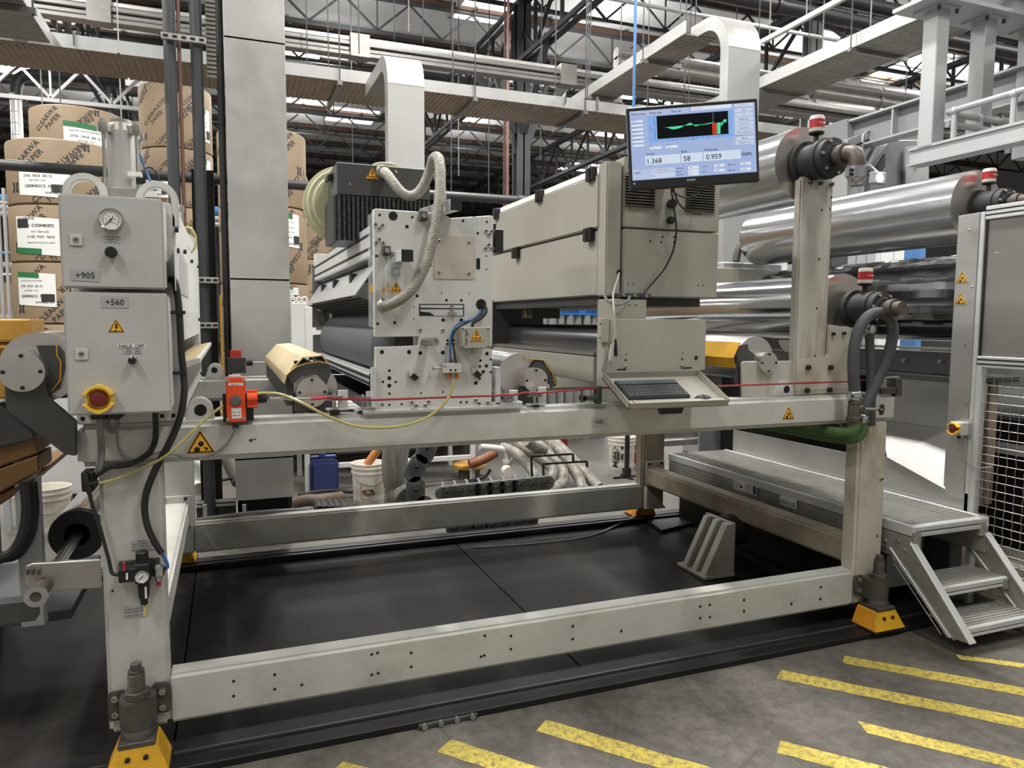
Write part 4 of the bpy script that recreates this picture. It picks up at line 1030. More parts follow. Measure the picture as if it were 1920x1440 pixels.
# tan guarded roller
t, c, r = deflector('deflector_roller', 'deflector roller under a folded tan cover between orange switch and side plate', 585, 735, 28.5, .1, 1.78, .085, .02, .012,
                    [(538, 703), (552, 684), (575, 679), (600, 677), (615, 680), (622, 696), (612, 722), (596, 702), (566, 706), (548, 722)], P_DGREY, True, P_SATIN)
A = [onY(u, v, .15) for u, v in ((536, 704), (573, 678), (602, 676), (616, 681))]
strip_guard(t, [(A[0].x - .01, A[0].z - .03), (A[0].x, A[0].z), (A[1].x - .012, A[1].z + .018), (A[2].x + .005, A[2].z + .022), (A[3].x, A[3].z)], .14, 1.78, 'cover_sheet', P_TAN)
MB().box(A[0].x + .002, A[0].x + .03, .17, 1.77, A[0].z - .12, A[0].z - .006).build('guard_side', P_DGREY, t)
edge_trim(t, [(536, 704), (555, 688), (575, 681), (600, 678), (616, 682)], .138)
for u, v in ((555, 682), (583, 675)):
    p = onY(u, v, .16); MB().cyl(p, p + Vector((0, 0, .012)), .008, n=8).build('bolt', P_BLACK, t)
MB().box(c.x - .06, c.x + .08, .12, .2, 1.222, 1.30).build('pedestal', P_DGREY, t)
# roller right of the side plate
t, c, r = deflector('deflector_roller', 'deflector roller with yellow edged grey guard right of the middle side plate', 1004, 713, 23.5, .1, 1.8, .095, -.05, .02,
                    [(990, 700), (1003, 678), (1018, 674), (1030, 690), (1040, 705), (1044, 722), (1034, 728), (1028, 706), (1012, 690), (1000, 694), (985, 716)], P_DGREY, True, P_SATIN)
edge_trim(t, [(985, 672), (1019, 675), (1029, 691), (1037, 700), (1038, 712), (1045, 723)], .145)
A = [onY(u, v, .16) for u, v in ((985, 671), (1019, 675), (1037, 700), (1044, 722))]
strip_guard(t, [(q.x, q.z) for q in A], .15, 1.8, 'cover_sheet', P_DGREY)
MB().box(c.x - .05, c.x + .06, .13, .2, 1.222, 1.29).build('pedestal', P_DGREY, t)
# yellow guarded roller at the right
t, c, r = deflector('deflector_roller', 'deflector roller with worn yellow guard beside the tall rust stained column', 1440, 680, 20, .05, 1.7, .108, -.02, .018,
                    [(1376, 706), (1384, 690), (1382, 668), (1388, 648), (1402, 645), (1404, 656), (1425, 672), (1432, 690), (1400, 720), (1380, 722)], P_DGREY, True, P_SATIN)
A = [onY(u, v, .12) for u, v in ((1386, 641), (1372, 671), (1375, 690))]
strip_guard(t, [(A[0].x, A[0].z), (A[1].x, A[1].z), (A[2].x, A[2].z)], .11, 1.7, 'cover_sheet', P_YELLOW, th=-.004)
pw = rectY([(1387, 680), (1391, 677), (1484, 676), (1483, 742), (1388, 746)], .09, .02, 'bearing_plate', P_COLUMN, t, bevel=.003)
for (u, v) in ((1418, 636), (1452, 655)): pass
# ================================================================ corona style treater unit on two side plates
tu = thing('treater_unit', 'treatment station with drilled aluminium side plate, finned dark box and braided hose', 'machine', (1.2, 1.0, 1.222))
PL = [(700, 393), (704, 391), (784, 397), (832, 401), (845, 409), (920, 404), (925, 407), (922, 764), (703, 771), (704, 651), (784, 648), (785, 631), (703, 632)]
YP = .012
plate = MB().prism(pxY(PL, YP), (0, .028, 0)).build('side_plate', P_PLATE, tu, bevel=.002)
MB().prism([p + Vector((0, 2.03, 0)) for p in pxY(PL, YP)], (0, .028, 0)).build('side_plate', P_PLATE, tu, bevel=.002)
MB().box(.90, 1.45, -.002, .12, 1.222, 1.236).build('foot_bar', P_ALU, tu, bevel=.002)
MB().box(1.425, 1.56, .0, .05, 1.222, 1.25).build('foot_bar', P_ALU, tu, bevel=.002)
# thin added layer: shade of hose and cover put into its shape
rectY([(786, 398), (834, 402), (800, 460), (762, 560), (744, 600), (738, 560), (750, 470)], YP, .0015, 'shade_layer', P_PLATE, plate)
cv = rectY([(813, 443), (816, 441), (889, 444), (891, 447), (890, 522), (887, 524), (815, 523), (813, 520)], YP, .004, 'cover_plate', M('stained_cover', (200, 192, 182), .4, metal=.3, var=.06, dirt=(150, 130, 112), damt=.5, dscale=9), plate, bevel=.001)
bolts(plate, [(823.5, 452), (879, 454.5), (823.5, 511), (879, 513)], YP - .004, 3.6, h=.003)
holes(plate, [(737, 405, 8.5), (902, 571, 10.2)], YP, n=20); holes(plate, [(890, 414, 8)], YP, mat=P_ALU, n=20)
holes(plate, [(712, 403, 2.5), (773, 407, 2.5), (763, 425, 3.5), (780, 426, 3.5), (913, 416, 2.2), (896, 437, 2.5), (706, 480, 2.6), (868, 414, 2.5), (782, 535, 3), (782, 555, 3), (775, 548, 1.2), (828, 550, 1.2), (880, 550, 1.2), (837, 563, 2.6), (865, 563, 2.6), (708, 607, 2.6), (740, 605, 3), (831, 600, 3.6), (865, 600, 3.6), (788, 619, 3.8), (830, 619, 3.8), (788, 662, 3.8), (830, 661, 3.8), (716, 660, 4), (767, 660, 4), (839, 638, 2.2), (851, 638, 2.2), (839, 645, 2.2), (851, 645, 2.2), (730, 695, 2.6), (730, 709, 3.8), (718, 716, 2.4), (742, 716, 2.4), (730, 723, 3.8), (730, 738, 2.4), (789, 737, 1.8), (830, 735, 1.8), (717, 759, 2.2), (730, 759, 2.2), (753, 758, 2.2), (864, 754, 2.2), (875, 754, 2.2), (901, 676, 2.6), (913, 663, 3.6), (900, 687, 2.6), (912, 686, 3.4), (906, 697, 3.4), (920, 698, 2.2), (900, 710, 2.2), (892, 718, 3.6), (920, 674, 2.2), (912, 480, 1.5), (912, 505, 1.5), (776, 575, 1.3), (776, 598, 1.3), (917, 635, 2.4), (920, 651, 2.4)], YP)
bolts(plate, [(704, 421), (717, 422.5), (711, 428.5), (705, 455), (718, 455.5), (711, 448.5), (911, 433), (922, 433.5), (916.5, 440), (910.5, 466), (922, 466), (916, 459), (772, 754), (780, 760), (772.5, 767), (803, 753), (797, 760), (804, 766), (892, 750), (898, 756), (892, 763), (914, 755), (921, 761), (788, 619), (830, 619)], YP, 3.9)
# adjusting window
w_ = rectY([(786, 570), (870, 570), (870, 593), (786, 592)], YP - .0004, .0012, 'window_recess', P_HOLE, plate)
rectY([(788, 572), (868, 572), (868, 578), (788, 577)], YP - .0018, .001, 'slide', P_ALU, w_)
rectY([(788, 580), (868, 580), (868, 592), (815, 592), (806, 586), (788, 584)], YP - .0018, .001, 'slide', P_ALU, w_)
p = onY(847, 580, YP); MB().cyl(p + Vector((0, -.006, .016)), p + Vector((0, -.006, -.012)), .006, n=10).box(p.x - .015, p.x + .015, p.y - .02, p.y - .004, p.z - .02, p.z - .011).build('adjusting_screw', P_STEEL, w_)
for (u, v) in ((805, 490), (896, 495)):
    rectY([(u - 3, v - 10), (u + 1, v - 12), (u + 4, v - 9), (u + 4, v + 9), (u, v + 11), (u - 3, v + 8)], YP, .0012, 'slot', P_HOLE, plate)
# right lower clamps and small clips
for (u, v) in ((773, 703), (891, 698)):
    q = MB().prism(pxY([(u - 8, v - 8), (u, v - 9), (u + 3, v - 5), (u - 4, v + 6)], YP - .004), (0, -.012, 0)).build('cable_clip', P_ALU, plate)
    rectY([(u + 1, v - 4), (u + 11, v + 4), (u + 4, v + 11), (u - 6, v + 4)], YP - .004, .018, 'clip_pad', P_BLACK, q)
# end bars on both vertical edges
MB().prism(pxY([(697, 690), (705, 689), (705, 765), (697, 764)], -.012), (0, .03, 0)).build('edge_bar', P_ALU, plate)
MB().box(*(lambda a, b: (a.x, b.x, .0, .06, b.z, a.z))(onY(925, 688, .03), onY(934, 756, .03))).build('edge_bar', P_ALU, plate)
MB().box(*(lambda a, b: (a.x, b.x, .01, .06, b.z, a.z))(onY(925, 430, .03), onY(941, 474, .03))).build('motor_block', P_BLACK, plate, bevel=.003)
# clear acrylic edge guard
MB().prism(pxY([(692, 402), (700, 398), (700, 614), (694, 612)], -.01), (0, .03, 0)).build('acrylic_guard', P_CLEAR, tu)
rectY([(694, 536), (699, 535), (699, 547), (694, 548)], -.0115, .001, 'warning_strip', P_SIGNY, plate)
# drive shaft stub through the slot
c = onY(792, 640, .05)
sh = MB().cyl(onY(790, 641, .04), onY(815, 641, -.075), .0165, n=18).build('shaft', P_STEEL, tu)
MB().lathe(onY(815, 641, -.075), (.25, -1, 0), [(.0165, 0), (.018, .003), (.018, .006), (.009, .006), (.008, -.004)], n=18).build('shaft_end', P_STEEL, sh)
MB().box(c.x - .04, c.x, .04, .07, c.z - .02, c.z + .02).build('shaft_block', P_ALU, tu)
MB().box(c.x - .10, c.x - .045, .04, .2, c.z - .02, c.z + .02).build('gear_rack', P_BLACK, tu)
# junction box with danger sign
jb = thing('junction_box', 'small cream junction box with danger sign on the drilled side plate', 'box', onY(893, 634, YP))
JA, JB = onY(866, 614, -.06), onY(918, 652, -.06)
MB().box(JA.x, JB.x, -.058, .008, JB.z, JA.z).build('housing', P_BEIGE, jb, bevel=.004)
MB().box(JA.x - .002, JB.x + .002, -.068, -.058, JB.z - .002, JA.z + .002).build('lid', P_BEIGE, jb, bevel=.003)
signY(jb, 893, 629, 20, -.069, danger=True)
t_ = MB(); p = onY(873.5, 632, -.0695); put_text(t_, 'inter lock', p, (0, 0, 1), (-1, 0, 0), width=.06); put_text(t_, 'T', onY(879, 626, -.0695), (0, 0, 1), (-1, 0, 0), height=.01); t_.build('handwriting', P_INK, jb, smooth=False)
holes(jb, [(868, 617, 1.5), (915, 617, 1.5), (868, 650, 1.5), (915, 650, 1.5)], -.0685)
p = onY(889, 657, -.03); MB().cyl(p + Vector((0, 0, .006)), p - Vector((0, 0, .014)), .012, n=12).build('gland', P_STEEL, jb)
# pneumatic valve with orange plugs
pv = thing('air_valve', 'small white air valve with two orange plugs and blue tube on the side plate', 'valve', onY(849, 690, YP))
VA, VB = onY(830, 681, -.02), onY(865, 699, -.02)
MB().box(VA.x, VB.x, -.03, .01, VB.z, VA.z).build('valve_body', P_WHITE, pv, bevel=.003)
for u in (841, 857):
    p = onY(u, 699, -.012); MB().lathe(p, (0, 0, -1), [(.007, 0), (.007, .018), (.005, .024), (.001, .025)], n=10).build('orange_plug', M('orange_plug', (214, 120, 40), .45), pv)
p = onY(849, 699, -.012); MB().cyl(p, p - Vector((0, 0, .022)), .008, n=10).build('tube_socket', P_STEEL, pv)
for u in (845, 854):
    p = onY(u, 681, -.012); MB().lathe(p, (0, 0, 1), [(.007, 0), (.007, .01), (.005, .018)], n=10).build('tube_socket', P_BRONZE, pv)
    holes(pv, [(u, 694, 2)], -.0305)
MB().cyl(onY(830, 690, -.012), onY(814, 690, -.012), .0045, n=8).cyl(onY(815, 690, -.012), onY(811, 690, -.012), .009, n=10).build('adjusting_screw', P_STEEL, pv)
k = MB(); put_text(k, 'V', onY(835, 688, -.0306), (1, 0, 0), (0, 0, 1), height=.009); k.build('handwriting', P_INK, pv, smooth=False)
cable('air_tube', 'blue air tube curving from the plate hole down to the small valve', [(903, 578, .02), (897, 590, -.01), (884, 600, -.02), (868, 604, -.02), (854, 612, -.02), (846, 630, -.02), (844, 655, -.015), (845, 676, -.012)], .0045, P_BLUEC, 'tube')
cable('air_tube', 'black cable bundle looping out of the plate hole beside the junction box', [(903, 570, .02), (911, 578, -.012), (910, 588, -.02), (900, 598, -.02), (887, 606, -.02), (886, 613, -.02)], .006, P_RUBBER, 'cable')
cable('air_tube', 'thin black tube running beside the blue one to the small valve', [(903, 574, .02), (905, 586, -.012), (890, 598, -.018), (870, 608, -.018), (855, 618, -.018), (848, 636, -.018), (851, 655, -.015), (854, 676, -.012)], .0038, P_RUBBER, 'tube')
# finned high voltage box
HA, HB_ = onY(631, 303, .3), onY(806, 316, .3)
hx0, hx1, hz1 = HA.x, HB_.x, HA.z; hzm = onY(631, 365, .3).z; hz0 = onY(633, 450, .3).z
MB().box(hx0, hx1, .3, .62, hzm, hz1).build('dark_housing', P_DGREY, tu, bevel=.004)
MB().box(hx0 - .002, hx1, .31, .61, hz0, hzm).build('fin_core', P_BLACK, tu)
nf = 21; fx = [hx0 + (hx1 - hx0) * (i + .5) / nf for i in range(nf)]
finmat = M('fin_rubber', (52, 52, 54), .28, var=.4, scale=55, bump=.5, bscale=90)
for x in fx: MB().cyl((x, .298, hz0), (x, .298, hzm - .002), (hx1 - hx0) / nf * .43, n=10).build('fin', finmat, tu)
for i in range(8): MB().cyl((hx0 - .003, .33 + i * .036, hz0), (hx0 - .003, .33 + i * .036, hzm), .012, n=8).build('fin', P_DGREY, tu)
signY(tu, 698, 326, 20, .298, danger=True)
holes(tu, [(656, 345, 2), (743, 323, 2.2)], .298, mat=P_BOLT); holes(tu, [(742, 321, 2)], .297, mat=P_SIGNY)
MB().prism(pxY([(614, 328), (626, 324), (626, 331), (616, 336)], .4), (0, .1, 0)).build('hinge', P_BLACK, tu)
c = onY(722, 303, .45); MB().lathe((c.x, .45, hz1 - .002), (0, 0, 1), [(.056, 0), (.056, .034), (.05, .038), (.001, .038)], n=28).build('cream_cap', P_CREAM, tu)
c = onY(632, 388, .66); MB().lathe((c.x + .02, .64, c.z), (0, -1, 0), [(.17, 0), (.175, .01), (.175, .03), (.16, .035), (.155, .05), (.14, .05), (.13, .06), (.001, .062)], n=40).build('fan_cover', P_CREAM, tu)
# aluminium profiles from the near plate to the far plate
def profile(p0, Y1, w, h, grooves=2, nm='aluminium_profile'):
    o = MB().box(p0.x - w, p0.x, p0.y, Y1, p0.z - h, p0.z).build(nm, P_ALU, tu, bevel=.003)
    for i in range(grooves):
        z = p0.z - h * (i + .6) / (grooves + .2)
        MB().box(p0.x - w - .0006, p0.x - w + .001, p0.y + .001, Y1, z - .008, z + .004).build('groove', P_HOLE, o, smooth=False)
    MB().box(p0.x - w, p0.x, p0.y - .0005, p0.y + .0008, p0.z - h, p0.z).build('end_cap', P_BLACK, o)
    return o
profile(onY(716, 423, .04), 2.05, .045, .118, 2)
profile(onY(930, 420, .06), 2.05, .05, .1, 2)
profile(onY(716, 700, .05), 2.0, .05, .05, 2)
profile(onY(930, 735, .05), 2.0, .05, .06, 1)
# short profiles sticking out through the plate, with angle brackets
for (u, v, w_px, yo, lab) in ((753, 479, 24, -.10, 0), (845, 383, 20, -.06, 1)):
    p = onY(u, v, yo); s = .042
    o = MB().prism([(p.x, yo, p.z - s / 2), (p.x + s, yo, p.z - s / 2), (p.x + s, yo, p.z + s / 2), (p.x, yo, p.z + s / 2)], (-.02 if lab == 0 else -.05, .14 if lab == 0 else .3, 0)).build('cross_profile', P_ALU, tu, bevel=.002)
    MB().box(p.x - .001, p.x + s + .001, yo - .004, yo, p.z - s / 2 - .001, p.z + s / 2 + .001).build('end_cap', P_BLACK, o)
for (u, v) in ((725, 470), (742, 510), (794, 405)):
    p = onY(u, v, -.012); o = MB().box(p.x - .015, p.x + .015, -.02, .01, p.z - .018, p.z + .018).build('angle_bracket', P_CAST, tu, bevel=.003)
    MB().lathe(p + Vector((0, -.008, 0)), (0, -1, 0), [(.009, 0), (.009, .007), (.005, .007), (.0045, .002)], n=10).build('bolt', P_BOLT, o)
# clear tray and braided hose
MB().prism(pxY([(806, 292), (812, 287), (829, 288), (833, 293), (838, 378), (832, 382), (813, 330)], .16), (0, .012, 0)).build('clear_holder', P_CLEAR, tu)
MB().prism(pxY([(738, 480), (756, 486), (757, 575), (730, 580), (722, 574), (722, 500)], -.035), (0, .01, 0)).build('clear_shield', P_CLEAR, tu)
for (u, Y) in ((727, -.0005), (742.5, -.0365)): signY(tu, u, 539, 19, Y, danger=True)
hs = MB(); P1 = spline([onY(*q) for q in ((716, 321, .29), (725, 326, .22), (738, 343, .18), (752, 360, .16), (768, 368, .15), (785, 360, .15), (798, 340, .15), (806, 318, .14), (812, 299, .11), (819, 294, .07), (824, 305, .04), (826, 330, .01), (824, 370, -.02), (819, 410, -.035), (811, 450, -.04), (800, 490, -.045), (784, 525, -.05), (762, 552, -.055), (742, 566, -.05), (728, 572, -.03), (716, 573, .0))], 6)
rr = [.0205] * len(P1)
hs.tube(P1, rr, n=14)
bh = tag(hs.build('braided_hose', P_BRAID), 'thick braided grey hose looping from the dark finned box down to the side plate', 'hose')
for (p, q) in ((P1[0], P1[3]), (P1[-4], P1[-1])): MB().cyl(p, q, .026, n=16).build('hose_nut', P_STEEL, bh)
MB().torus(onY(716, 573, .0), (1, -.4, 0), .024, .006).build('hose_ring', P_STEEL, bh)
cable('sensor_wire', 'thin looped wire with a small plug beside the hose on the side plate', [(708, 545, .0), (707, 560, -.004), (708, 575, -.01), (713, 582, -.01), (718, 572, -.012)], .0022, P_GREYC, 'wire')
# hood with clear flaps, mesh and rubber roll between the plates
X0 = .93
fl = [onX(u, v, .90) for u, v in ((691, 498), (602, 545), (606, 560), (691, 528))]
MB().add([(.97, .06, 1.80), (.97, 1.95, 1.80), (.885, 1.95, 1.68), (.885, .06, 1.68), (.973, .06, 1.797), (.973, 1.95, 1.797), (.888, 1.95, 1.677), (.888, .06, 1.677)], [(0, 1, 2, 3), (7, 6, 5, 4), (0, 4, 5, 1), (2, 6, 7, 3)]).build('hinged_flap', MGLASS('smoky_flap', (206, 212, 216), .12, .85), tu)
for y in (.45, 1.0, 1.5): MB().box(.93, .96, y, y + .05, 1.74, 1.785).build('flap_hinge', P_BLACK, tu)
me_ = MB()
for i in range(40): me_.bar((.90, .08 + i * .047, 1.672), (1.10, .08 + i * .047, 1.60), .004, .004)
for i in range(9): me_.bar((.90 + i * .025, .06, 1.672 - i * .009), (.90 + i * .025, 1.95, 1.672 - i * .009), .004, .004)
me_.build('guard_mesh', P_DGREY, tu, kind='stuff')
MB().prism([(.96, .05, 1.90), (1.42, .05, 1.90), (1.42, .05, 1.84), (1.0, .05, 1.80), (.96, .05, 1.82)], (0, 1.95, 0)).build('inner_hood', P_DGREY, tu)
MB().box(1.3, 1.42, .05, 2.0, 1.25, 1.85).build('inner_back', P_DGREY, tu)
ry = onY(650, 632, 1.9); MB().lathe((1.10, .09, 1.475), (0, 1, 0), [(.06, 0), (.115, .02), (.142, .05), (.142, 1.78), (.13, 1.82), (.09, 1.85)], n=44).build('rubber_roll', P_RUBROLL, tu)
MB().cyl((1.02, .06, 1.33), (1.02, 2.0, 1.33), .035, n=16).build('lower_roll', P_RUBROLL, tu)
MB().box(.93, 1.40, .06, 2.0, 1.224, 1.232).build('drip_sheet', P_DGREY, tu)
for u, v in ((723, 620), (0, 0)): pass
# far plate of the treater, grey with round hole
fp = MB().prism([onY(u, v, 1.98) for u, v in ((586, 500), (640, 478), (660, 490), (660, 610), (586, 614))], (0, .02, 0)).build('far_plate', M('grey_panel', (112, 112, 108), .5), tu)
holes(fp, [(599, 578, 6)], 1.978, mat=P_WHITE, n=16)
MB().prism([onY(u, v, 1.98) for u, v in ((587, 628), (622, 626), (640, 700), (588, 702))], (0, .02, 0)).build('far_plate', M('grey_panel', (112, 112, 108), .5), tu)
cable('cable', 'black sensor cable hanging at the far plate of the treatment station', [(606, 580, 1.9), (612, 600, 1.9), (614, 620, 1.9), (616, 650, 1.9), (625, 678, 1.9), (640, 684, 1.9)], .006, P_RUBBER)
tag(MB().cyl(onY(621, 575, 1.9), onY(624, 622, 1.9), .016, n=12).build('air_cylinder', P_STEEL), 'slim upright cylinder beside the far end of the grey rubber roll', 'cylinder')
# ================================================================ pull-cord emergency switches and the red cord
def rope_switch(name, label, u, v, Y, s, col, boxpx, cordpx, small=False):
    t = thing(name, label, 'switch', onY(u, v, Y))
    a, b_ = onY(*boxpx[0], Y - .05), onY(*boxpx[1], Y - .05)
    MB().box(a.x, b_.x, Y - .055, Y, b_.z, a.z).build('housing', col, t, bevel=.004, seg=2)
    return t, a, b_
t, a, b_ = rope_switch('pull_cord_switch', 'orange pull cord stop switch on the beam beside the grey cabinets', 442, 790, .02, 1, P_ORANGE, ((423, 708), (462, 791)), None)
MB().box(a.x - .012, b_.x + .026, -.006, .03, b_.z - .0, a.z - .06).build('back_plate', P_BLACK, t)
for u, v in ((427, 713), (457, 712), (427, 786), (458, 785)):
    p = onY(u, v, -.036); MB().lathe(p, (0, -1, 0), [(.006, 0), (.006, .003), (.003, .003), (.003, .001)], n=8).build('bolt', P_BOLT, t)
p = onY(442, 751, -.036); MB().lathe(p, (0, -1, 0), [(.019, 0), (.019, .004), (.016, .01), (.001, .011)], n=18).build('reset_button', M('button_grey', (92, 94, 92), .5), t)
q_ = rectY([(434, 765), (452, 765), (453, 784), (435, 785)], -.0355, .001, 'rating_label', P_PAPER, t); textY('24V~ 10A', (443.5, 773), -.0367, 14, q_); textY('IP65 CE', (443.5, 779), -.0367, 12, q_)
q_ = rectY([(428, 718), (456, 718), (456, 723), (428, 723)], -.0355, .001, 'label', P_PAPER, t); textY('OIL No. 3', (442, 720.6), -.0367, 16, q_)
p = onY(440, 707, -.01); MB().box(p.x - .02, p.x + .02, -.03, .0, p.z, p.z + .008).build('cap', P_WHITE, t)
p0 = onY(463, 748, -.015); MB().cyl(p0, p0 + Vector((.035, 0, 0)), .03, n=16).build('spring_head', P_ORANGE, t)
for i in range(6): MB().bar(p0 + Vector((.036, .031 * math.cos(i), .031 * math.sin(i))), p0 + Vector((.0, .031 * math.cos(i), .031 * math.sin(i))), .008, .008).build('head_rib', P_ORANGE, t)
MB().lathe(onY(478, 748, -.015), (1, 0, 0), [(.016, 0), (.018, .006), (.014, .01), (.018, .016), (.014, .02), (.018, .026), (.014, .03), (.016, .038), (.008, .042)], n=14).build('rubber_boot', P_RUBBER, t)
p = onY(442, 793, -.02); MB().cyl(p + Vector((0, 0, .004)), p - Vector((0, 0, .02)), .011, n=10).build('cable_gland', P_BLACK, t)
# rope: eye bolt, tensioner, red cord over pulleys
rc = thing('red_pull_cord', 'tight red pull cord running along the top of the long beam', 'cord', (1.6, -.02, 1.27))
MB().tube([onY(505, 747, -.015), onY(540, 747, -.015)], .006, n=8).torus(onY(545, 747, -.015), (0, 1, 0), .007, .003, n=12, m=6).build('eye_bolt', P_BOLT, rc)
MB().tube([onY(548, 747, -.015), onY(583, 748, -.015)], .005, n=8).build('tensioner', P_STEEL, rc)
RP = [onY(*q) for q in ((582, 748, -.015), (612, 746, -.015), (640, 748, -.02), (700, 750, -.04), (964, 740.5, -.04), (972, 739, -.02), (985, 736, .0), (1010, 737, .0), (1115, 728, .0), (1200, 724, .02), (1345, 724, .02), (1600, 715, .02), (1628, 712, .02))]
MB().tube(RP, .0042, n=8).build('cord', P_REDROPE, rc)
MB().tube([onY(584, 748, -.016), onY(612, 745.5, -.016)], .006, n=8).build('cord_sleeve', M('pink_sleeve', (206, 60, 84), .4), rc)
def pulley(u, v, Y, label, su=0):
    t = thing('cord_pulley', label, 'pulley', onY(u, v, Y), 'pulleys of the red cord')
    c = onY(u, v, Y); MB().lathe(c + Vector((0, 0, -.008)), (0, 0, 1), [(.034, 0), (.034, .003), (.024, .007), (.024, .010), (.034, .014), (.034, .017), (.008, .019)], n=24).build('wheel', P_SATIN, t)
    MB().box(c.x + .012, c.x + .05, Y - .008, Y - .002, c.z - .045, c.z + .03).box(c.x - .03, c.x + .05, Y - .01, Y + .03, c.z - .048, c.z - .04).build('bracket', P_ALU, t, bevel=.002)
    MB().cyl(c + Vector((0, 0, -.04)), c + Vector((0, 0, .018)), .006, n=8).build('axle', P_BOLT, t)
    MB().cyl((c.x, Y, 1.222), (c.x, Y, c.z - .044), .02, n=10).build('spacer', P_BLACK, t)
pulley(627, 746, .02, 'first cord pulley, right of the tan covered roller')
pulley(680, 748, .03, 'second cord pulley, close to the left edge of the drilled side plate')
pulley(949, 745, .02, 'third cord pulley, at the right foot of the drilled side plate')
pulley(1003, 739, .03, 'fourth cord pulley, in front of the roller right of the side plate')
gs = thing('cord_guide', 'dark hooked cord guide standing on the beam left of the keyboard tray', 'guide', onY(1110, 752, .02))
MB().box(*(lambda a, b: (a.x, b.x, -.01, .03, b.z, a.z))(onY(1118, 724, .0), onY(1127, 757, .0))).build('post', P_DGREY, gs, bevel=.004)
MB().box(*(lambda a, b: (a.x, b.x, -.01, .03, b.z, a.z))(onY(1091, 743, .0), onY(1120, 750, .0))).build('foot', P_DGREY, gs, bevel=.002)
MB().box(*(lambda a, b: (a.x, b.x, -.01, .03, b.z, a.z))(onY(1091, 742, .0), onY(1097, 752, .0))).build('foot', P_DGREY, gs)
es = thing('cord_anchor', 'dark bracket with eye bolt anchoring the red cord at the right beam end', 'bracket', onY(1670, 730, .03))
MB().box(*(lambda a, b: (a.x, b.x, .0, .06, b.z, a.z))(onY(1672, 709, .03), onY(1682, 742, .03))).build('upright', P_DGREY, es, bevel=.002)
MB().box(*(lambda a, b: (a.x, b.x, .0, .06, b.z, a.z))(onY(1645, 727, .03), onY(1673, 737, .03))).build('foot', P_DGREY, es, bevel=.002)
MB().tube([onY(1628, 712, .02), onY(1650, 710, .02)], .005, n=8).torus(onY(1656, 710, .02), (0, 1, 0), .009, .004, n=12, m=6).tube([onY(1660, 709, .02), onY(1685, 707, .02)], .006, n=8).build('eye_bolt', P_BOLT, es)
t, a, b_ = rope_switch('pull_cord_switch', 'red pull cord switch behind a dark guard on the far beam', 440, 670, 2.2, 1, P_REDSW, ((431, 657), (453, 671)), None)
MB().box(*(lambda a, b: (a.x, b.x, 2.08, 2.16, b.z, a.z))(onY(427, 671, 2.1), onY(461, 699, 2.1))).build('guard', P_DGREY, t)
MB().cyl(onY(462, 680, 2.12), onY(474, 680, 2.12), .02, n=12).build('rubber_boot', P_RUBBER, t)
MB().tube([onY(474, 680, 2.12), onY(505, 680, 2.12)], .008, n=6).build('eye_bolt', P_BOLT, t)

# ================================================================ thickness gauge frame with monitor and keyboard
GX0, GX1, GY0, GY1 = 1.998, 2.585, .1, 1.62
gu = thing('thickness_gauge', 'large beige scanner cabinet carrying the monitor, above the long dark roller', 'machine', (2.25, .8, 1.222))
zs = 2.0
MB().box(GX0, GX1, GY0 + .09, GY1, 1.70, zs - .003).build('lower_housing', P_BEIGE, gu, bevel=.006, seg=2)
MB().prism([(GX0 - .012, GY0 + .07, zs + .002), (GX1, GY0 + .07, zs + .002), (GX1, GY0 + .07, 2.30), (GX0 + .06, GY0 + .07, 2.30), (GX0 - .012, GY0 + .07, 2.24)], (0, GY1 - GY0 - .08, 0)).build('upper_lid', P_BEIGE, gu, bevel=.006, seg=2)
MB().box(GX0 + .08, GX1 + .003, GY0, GY0 + .09, 1.695, zs - .004).build('front_cover', P_BEIGE, gu, bevel=.005, seg=2)
MB().box(GX0 + .08, GX1 + .003, GY0, GY0 + .09, zs + .002, 2.31).build('front_cover', P_BEIGE, gu, bevel=.005, seg=2)
MB().box(GX0 - .004, GX0 + .072, GY0 + .005, GY0 + .09, 1.695, 2.285).build('corner_post', P_BEIGE, gu, bevel=.006, seg=2)
MB().box(GX0 + .02, GX1 - .02, GY0 + .1, GY1, 1.655, 1.70).build('under_rail', P_DGREY, gu, bevel=.003)
for (u, v) in ((1013, 368), (1110, 327), (932, 401), (1105, 440), (968, 474)):
    p = onX(u, v, GX0 - .012)
    lt = MB().box(GX0 - .03, GX0 - .002, p.y - .035, p.y + .035, p.z - .03, p.z + .03).build('latch', P_BLACK, gu, bevel=.003)
    MB().box(GX0 - .034, GX0 - .028, p.y - .012, p.y + .012, p.z - .035, p.z + .02).build('latch_tongue', P_BLACK, lt)
# vent grilles with slats on the front face
def vent(px, n):
    a, b_ = onY(*px[0], GY0), onY(*px[1], GY0)
    v = MB().box(a.x, b_.x, GY0 - .004, GY0 + .001, b_.z, a.z).build('vent_grille', M('vent_frame', (150, 142, 126), .5), gu)
    MB().box(a.x + .006, b_.x - .006, GY0 - .0045, GY0 - .003, b_.z + .006, a.z - .006).build('vent_back', P_HOLE, v, smooth=False)
    for i in range(n):
        z0 = b_.z + .008 + (a.z - b_.z - .014) * i / n; z1 = z0 + (a.z - b_.z - .014) / n
        MB().prism([(a.x + .004, GY0 - .004, z0 + .001), (a.x + .004, GY0 - .016, z0), (a.x + .004, GY0 - .006, z0 + (z1 - z0) * .62)], (b_.x - a.x - .008, 0, 0)).build('slat', P_STEEL, v, smooth=False)
vent(((1170, 322), (1228, 393)), 11); vent(((1285, 338), (1340, 401)), 11)
knob(gu, 1256, 383, 9, GY0, P_BLACK); knob(gu, 1254, 414, 7, GY0, P_BLACK)
